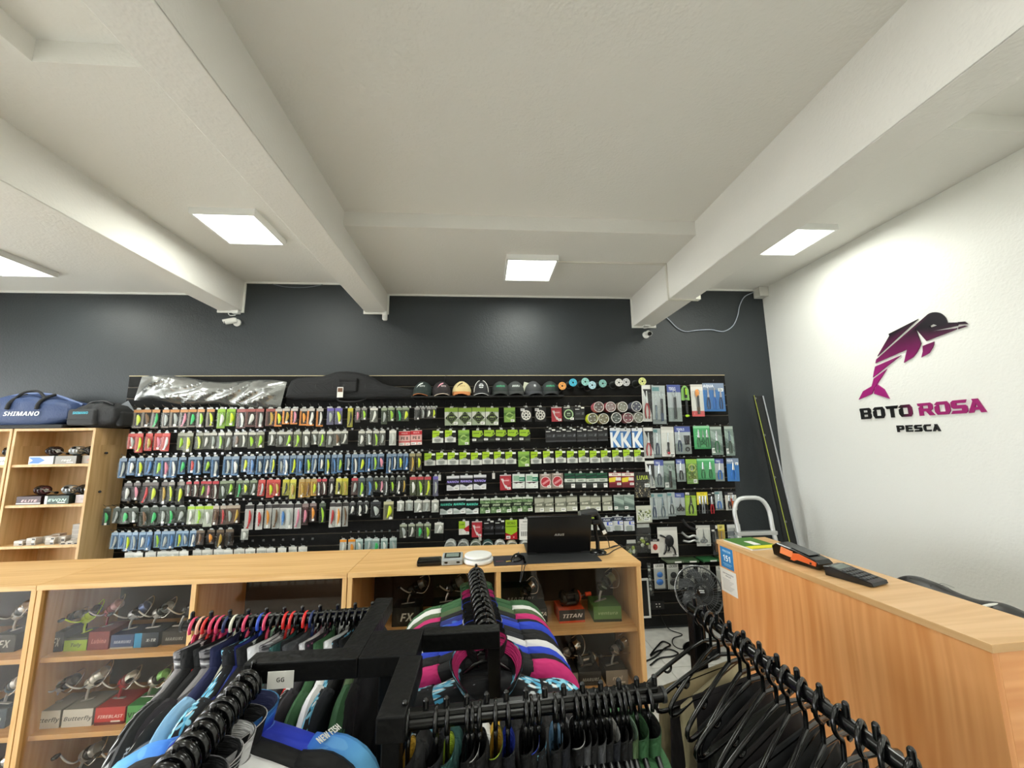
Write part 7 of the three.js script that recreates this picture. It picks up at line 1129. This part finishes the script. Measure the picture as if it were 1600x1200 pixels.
// ---------------------------------------------------------------- person bent forward behind the cash counter
{
  function surface(bones, lo, hi, cell, extra = 0, blend = 0.03) {
    const size = Math.max(hi[0] - lo[0], hi[1] - lo[1], hi[2] - lo[2]), n = Math.min(110, Math.ceil(size / cell) + 4), mc = new MarchingCubes(n, M.black, false, false, 120000);
    const half = size / 2 * 1.06, c = [0, 1, 2].map((k) => (lo[k] + hi[k]) / 2), q = bones.map(([a, b, ra, rb]) => ({ a, d: [b[0] - a[0], b[1] - a[1], b[2] - a[2]], ra: ra + extra, rb: (rb ?? ra) + extra }));
    for (const k of q) k.l = k.d[0] ** 2 + k.d[1] ** 2 + k.d[2] ** 2 || 1e-9;
    for (let z = 0; z < n; z++) for (let y = 0; y < n; y++) for (let x = 0; x < n; x++) {
      const p = [x, y, z].map((v, k) => c[k] + half * (v - n / 2) / (n / 2)); let s = 0;
      for (const k of q) { const w = [p[0] - k.a[0], p[1] - k.a[1], p[2] - k.a[2]], t = Math.max(0, Math.min(1, (w[0] * k.d[0] + w[1] * k.d[1] + w[2] * k.d[2]) / k.l)); const dist = Math.hypot(w[0] - t * k.d[0], w[1] - t * k.d[1], w[2] - t * k.d[2]) - (k.ra + (k.rb - k.ra) * t); s += Math.exp(-dist / blend); }
      mc.field[x + y * n + z * n * n] = blend * Math.log(Math.max(s, 1e-30));
    }
    mc.isolation = 0; mc.update();
    const g = new THREE.BufferGeometry(), N = mc.count; g.setAttribute('position', new THREE.BufferAttribute(mc.positionArray.slice(0, 3 * N), 3)); g.setAttribute('normal', new THREE.BufferAttribute(mc.normalArray.slice(0, 3 * N), 3));
    g.scale(half, half, half); g.translate(...c); return mergeVertices(g, 1e-5);
  }
  // seated, back to the viewer, bent over the lap; joints in metres from the stool's foot
  const X = 1.97, HZ = 2.42;
  const hip = [0, 0.52, 0], waist = [0, 0.68, -0.08], chest = [0, 0.81, -0.25], neck = [0, 0.85, -0.42], nape = [0, 0.86, -0.47], head = [0, 0.875, -0.555];
  const B = [[[-0.09, 0.52, 0], [0.09, 0.52, 0], 0.115], [hip, waist, 0.125, 0.12], [waist, chest, 0.12, 0.125], [[-0.13, 0.8, -0.31], [0.13, 0.8, -0.31], 0.072], [chest, neck, 0.09, 0.06], [neck, nape, 0.052, 0.05], [nape, head, 0.06, 0.085], [head, [0, 0.85, -0.6], 0.088, 0.075], [[0, 0.8, -0.62], [0, 0.77, -0.6], 0.05, 0.042]];
  for (const s of [-1, 1]) B.push([[s * 0.17, 0.8, -0.32], [s * 0.22, 0.58, -0.36], 0.048, 0.04], [[s * 0.22, 0.58, -0.36], [s * 0.08, 0.56, -0.55], 0.036, 0.028], [[s * 0.1, 0.5, 0], [s * 0.13, 0.5, -0.42], 0.085, 0.062], [[s * 0.13, 0.5, -0.42], [s * 0.13, 0.1, -0.36], 0.055, 0.04], [[s * 0.13, 0.06, -0.34], [s * 0.14, 0.04, -0.52], 0.04, 0.034]);
  const bodyG = surface(B, [-0.3, 0, -0.72], [0.3, 1.0, 0.15], 0.013);
  // hands with five fingers, closed on the lap
  const hands = []; for (const s of [-1, 1]) { hands.push(move(new RoundedBoxGeometry(0.075, 0.028, 0.085, 2, 0.012), s * 0.05, 0.56, -0.58)); for (let k = 0; k < 4; k++) { const x = s * 0.05 + (k - 1.5) * 0.019, l = [0.055, 0.068, 0.062, 0.05][k]; hands.push(tube([[x, 0.562, -0.615], [x, 0.572, -0.615 - l * 0.5], [x, 0.556, -0.615 - l]], 0.0085, 10, 7)); } hands.push(tube([[s * 0.02, 0.56, -0.57], [s * 0.005, 0.575, -0.6], [s * 0.012, 0.57, -0.63]], 0.0095, 10, 7)); }
  const skin = mat(0xb98a6c, 0.6), noseG = [ball(0.013, 0, 0.83, -0.675, 0.8, 1.3, 1), ball(0.017, -0.084, 0.86, -0.57, 0.4, 1.2, 0.8), ball(0.017, 0.084, 0.86, -0.57, 0.4, 1.2, 0.8)];
  const p = thing('person', 'dark-haired person bent forward behind the cash counter, only the hair showing', 'person', [X, 0.012, HZ], 0);
  part('body', [bodyG, ...hands, ...noseG], skin, p);
  part('face_features', [ball(0.008, -0.03, 0.86, -0.672), ball(0.008, 0.03, 0.86, -0.672), cb(0.04, 0.006, 0.008, 0, 0.8, -0.665)], mat(0x4a2c26, 0.5), p);
  const shirtB = B.slice(0, 5).concat([[[-0.17, 0.8, -0.32], [-0.21, 0.63, -0.35], 0.052, 0.047], [[0.17, 0.8, -0.32], [0.21, 0.63, -0.35], 0.052, 0.047]]);
  part('shirt', surface(shirtB, [-0.3, 0.36, -0.55], [0.3, 1.0, 0.2], 0.013, 0.012), plain(0x1b1c1f), p);
  part('trousers', surface(B.filter(([a]) => a[1] <= 0.52 && a[1] > 0.1 && a[2] <= 0.01), [-0.3, 0.05, -0.6], [0.3, 0.7, 0.15], 0.014, 0.013), mat(0x23283a, 0.8), p);
  const hairM = new THREE.MeshStandardMaterial({ color: 0x14110f, roughness: 0.42, bumpMap: clothBump, bumpScale: 0.004 });
  const hairB = [[[0, 0.905, -0.585], [0, 0.9, -0.53], 0.09, 0.085], [[0, 0.9, -0.53], [0, 0.895, -0.43], 0.075, 0.068], [[0.01, 0.895, -0.43], [0.02, 0.92, -0.3], 0.066, 0.058], [[0.02, 0.92, -0.3], [0.03, 0.925, -0.1], 0.058, 0.05], [[0.03, 0.925, -0.1], [0.03, 0.86, 0.06], 0.05, 0.03], [[-0.06, 0.87, -0.58], [-0.075, 0.76, -0.6], 0.04, 0.02], [[0.06, 0.87, -0.58], [0.075, 0.76, -0.6], 0.04, 0.02], [[-0.05, 0.88, -0.42], [-0.06, 0.88, -0.26], 0.045, 0.03]];
  const hair = part('hair', surface(hairB, [-0.16, 0.7, -0.72], [0.16, 1.06, 0.12], 0.008, 0, 0.02), hairM, p);
  for (let k = 0; k < 34; k++) { const z = rr(-0.66, -0.2), x = rr(-0.06, 0.05), y = z < -0.5 ? 0.97 : 0.955, l = rr(0.05, 0.12), up = rr(0.01, 0.03); part('stray_hair', tube([[x, y - 0.01, z], [x + rr(-0.01, 0.01), y + up, z + l * 0.4], [x + rr(-0.015, 0.015), y + up * 0.7, z + l]], 0.0006, 8, 4), hairM, hair); }
  part('white_strap', tube([[-0.1, 0.9, -0.33], [-0.05, 0.972, -0.315], [0.02, 0.984, -0.3], [0.09, 0.93, -0.3]], 0.006, 20, 7), sticker, p);
  const s = thing('stool', 'round black stool under the person behind the cash counter', 'stool', [X, 0, HZ + 0.02]); s.scale.y = 0.94; part('seat', lathe([[0, 0.36], [0.16, 0.36], [0.175, 0.375], [0.17, 0.395], [0, 0.4]], 30), M.black, s); part('column', rod([0, 0.04, 0], [0, 0.36, 0], 0.025, 12), M.chrome, s); part('foot_disc', lathe([[0, 0], [0.2, 0], [0.2, 0.012], [0.03, 0.04], [0, 0.04]], 30), M.chrome, s);
}
renderer.render(scene, camera);
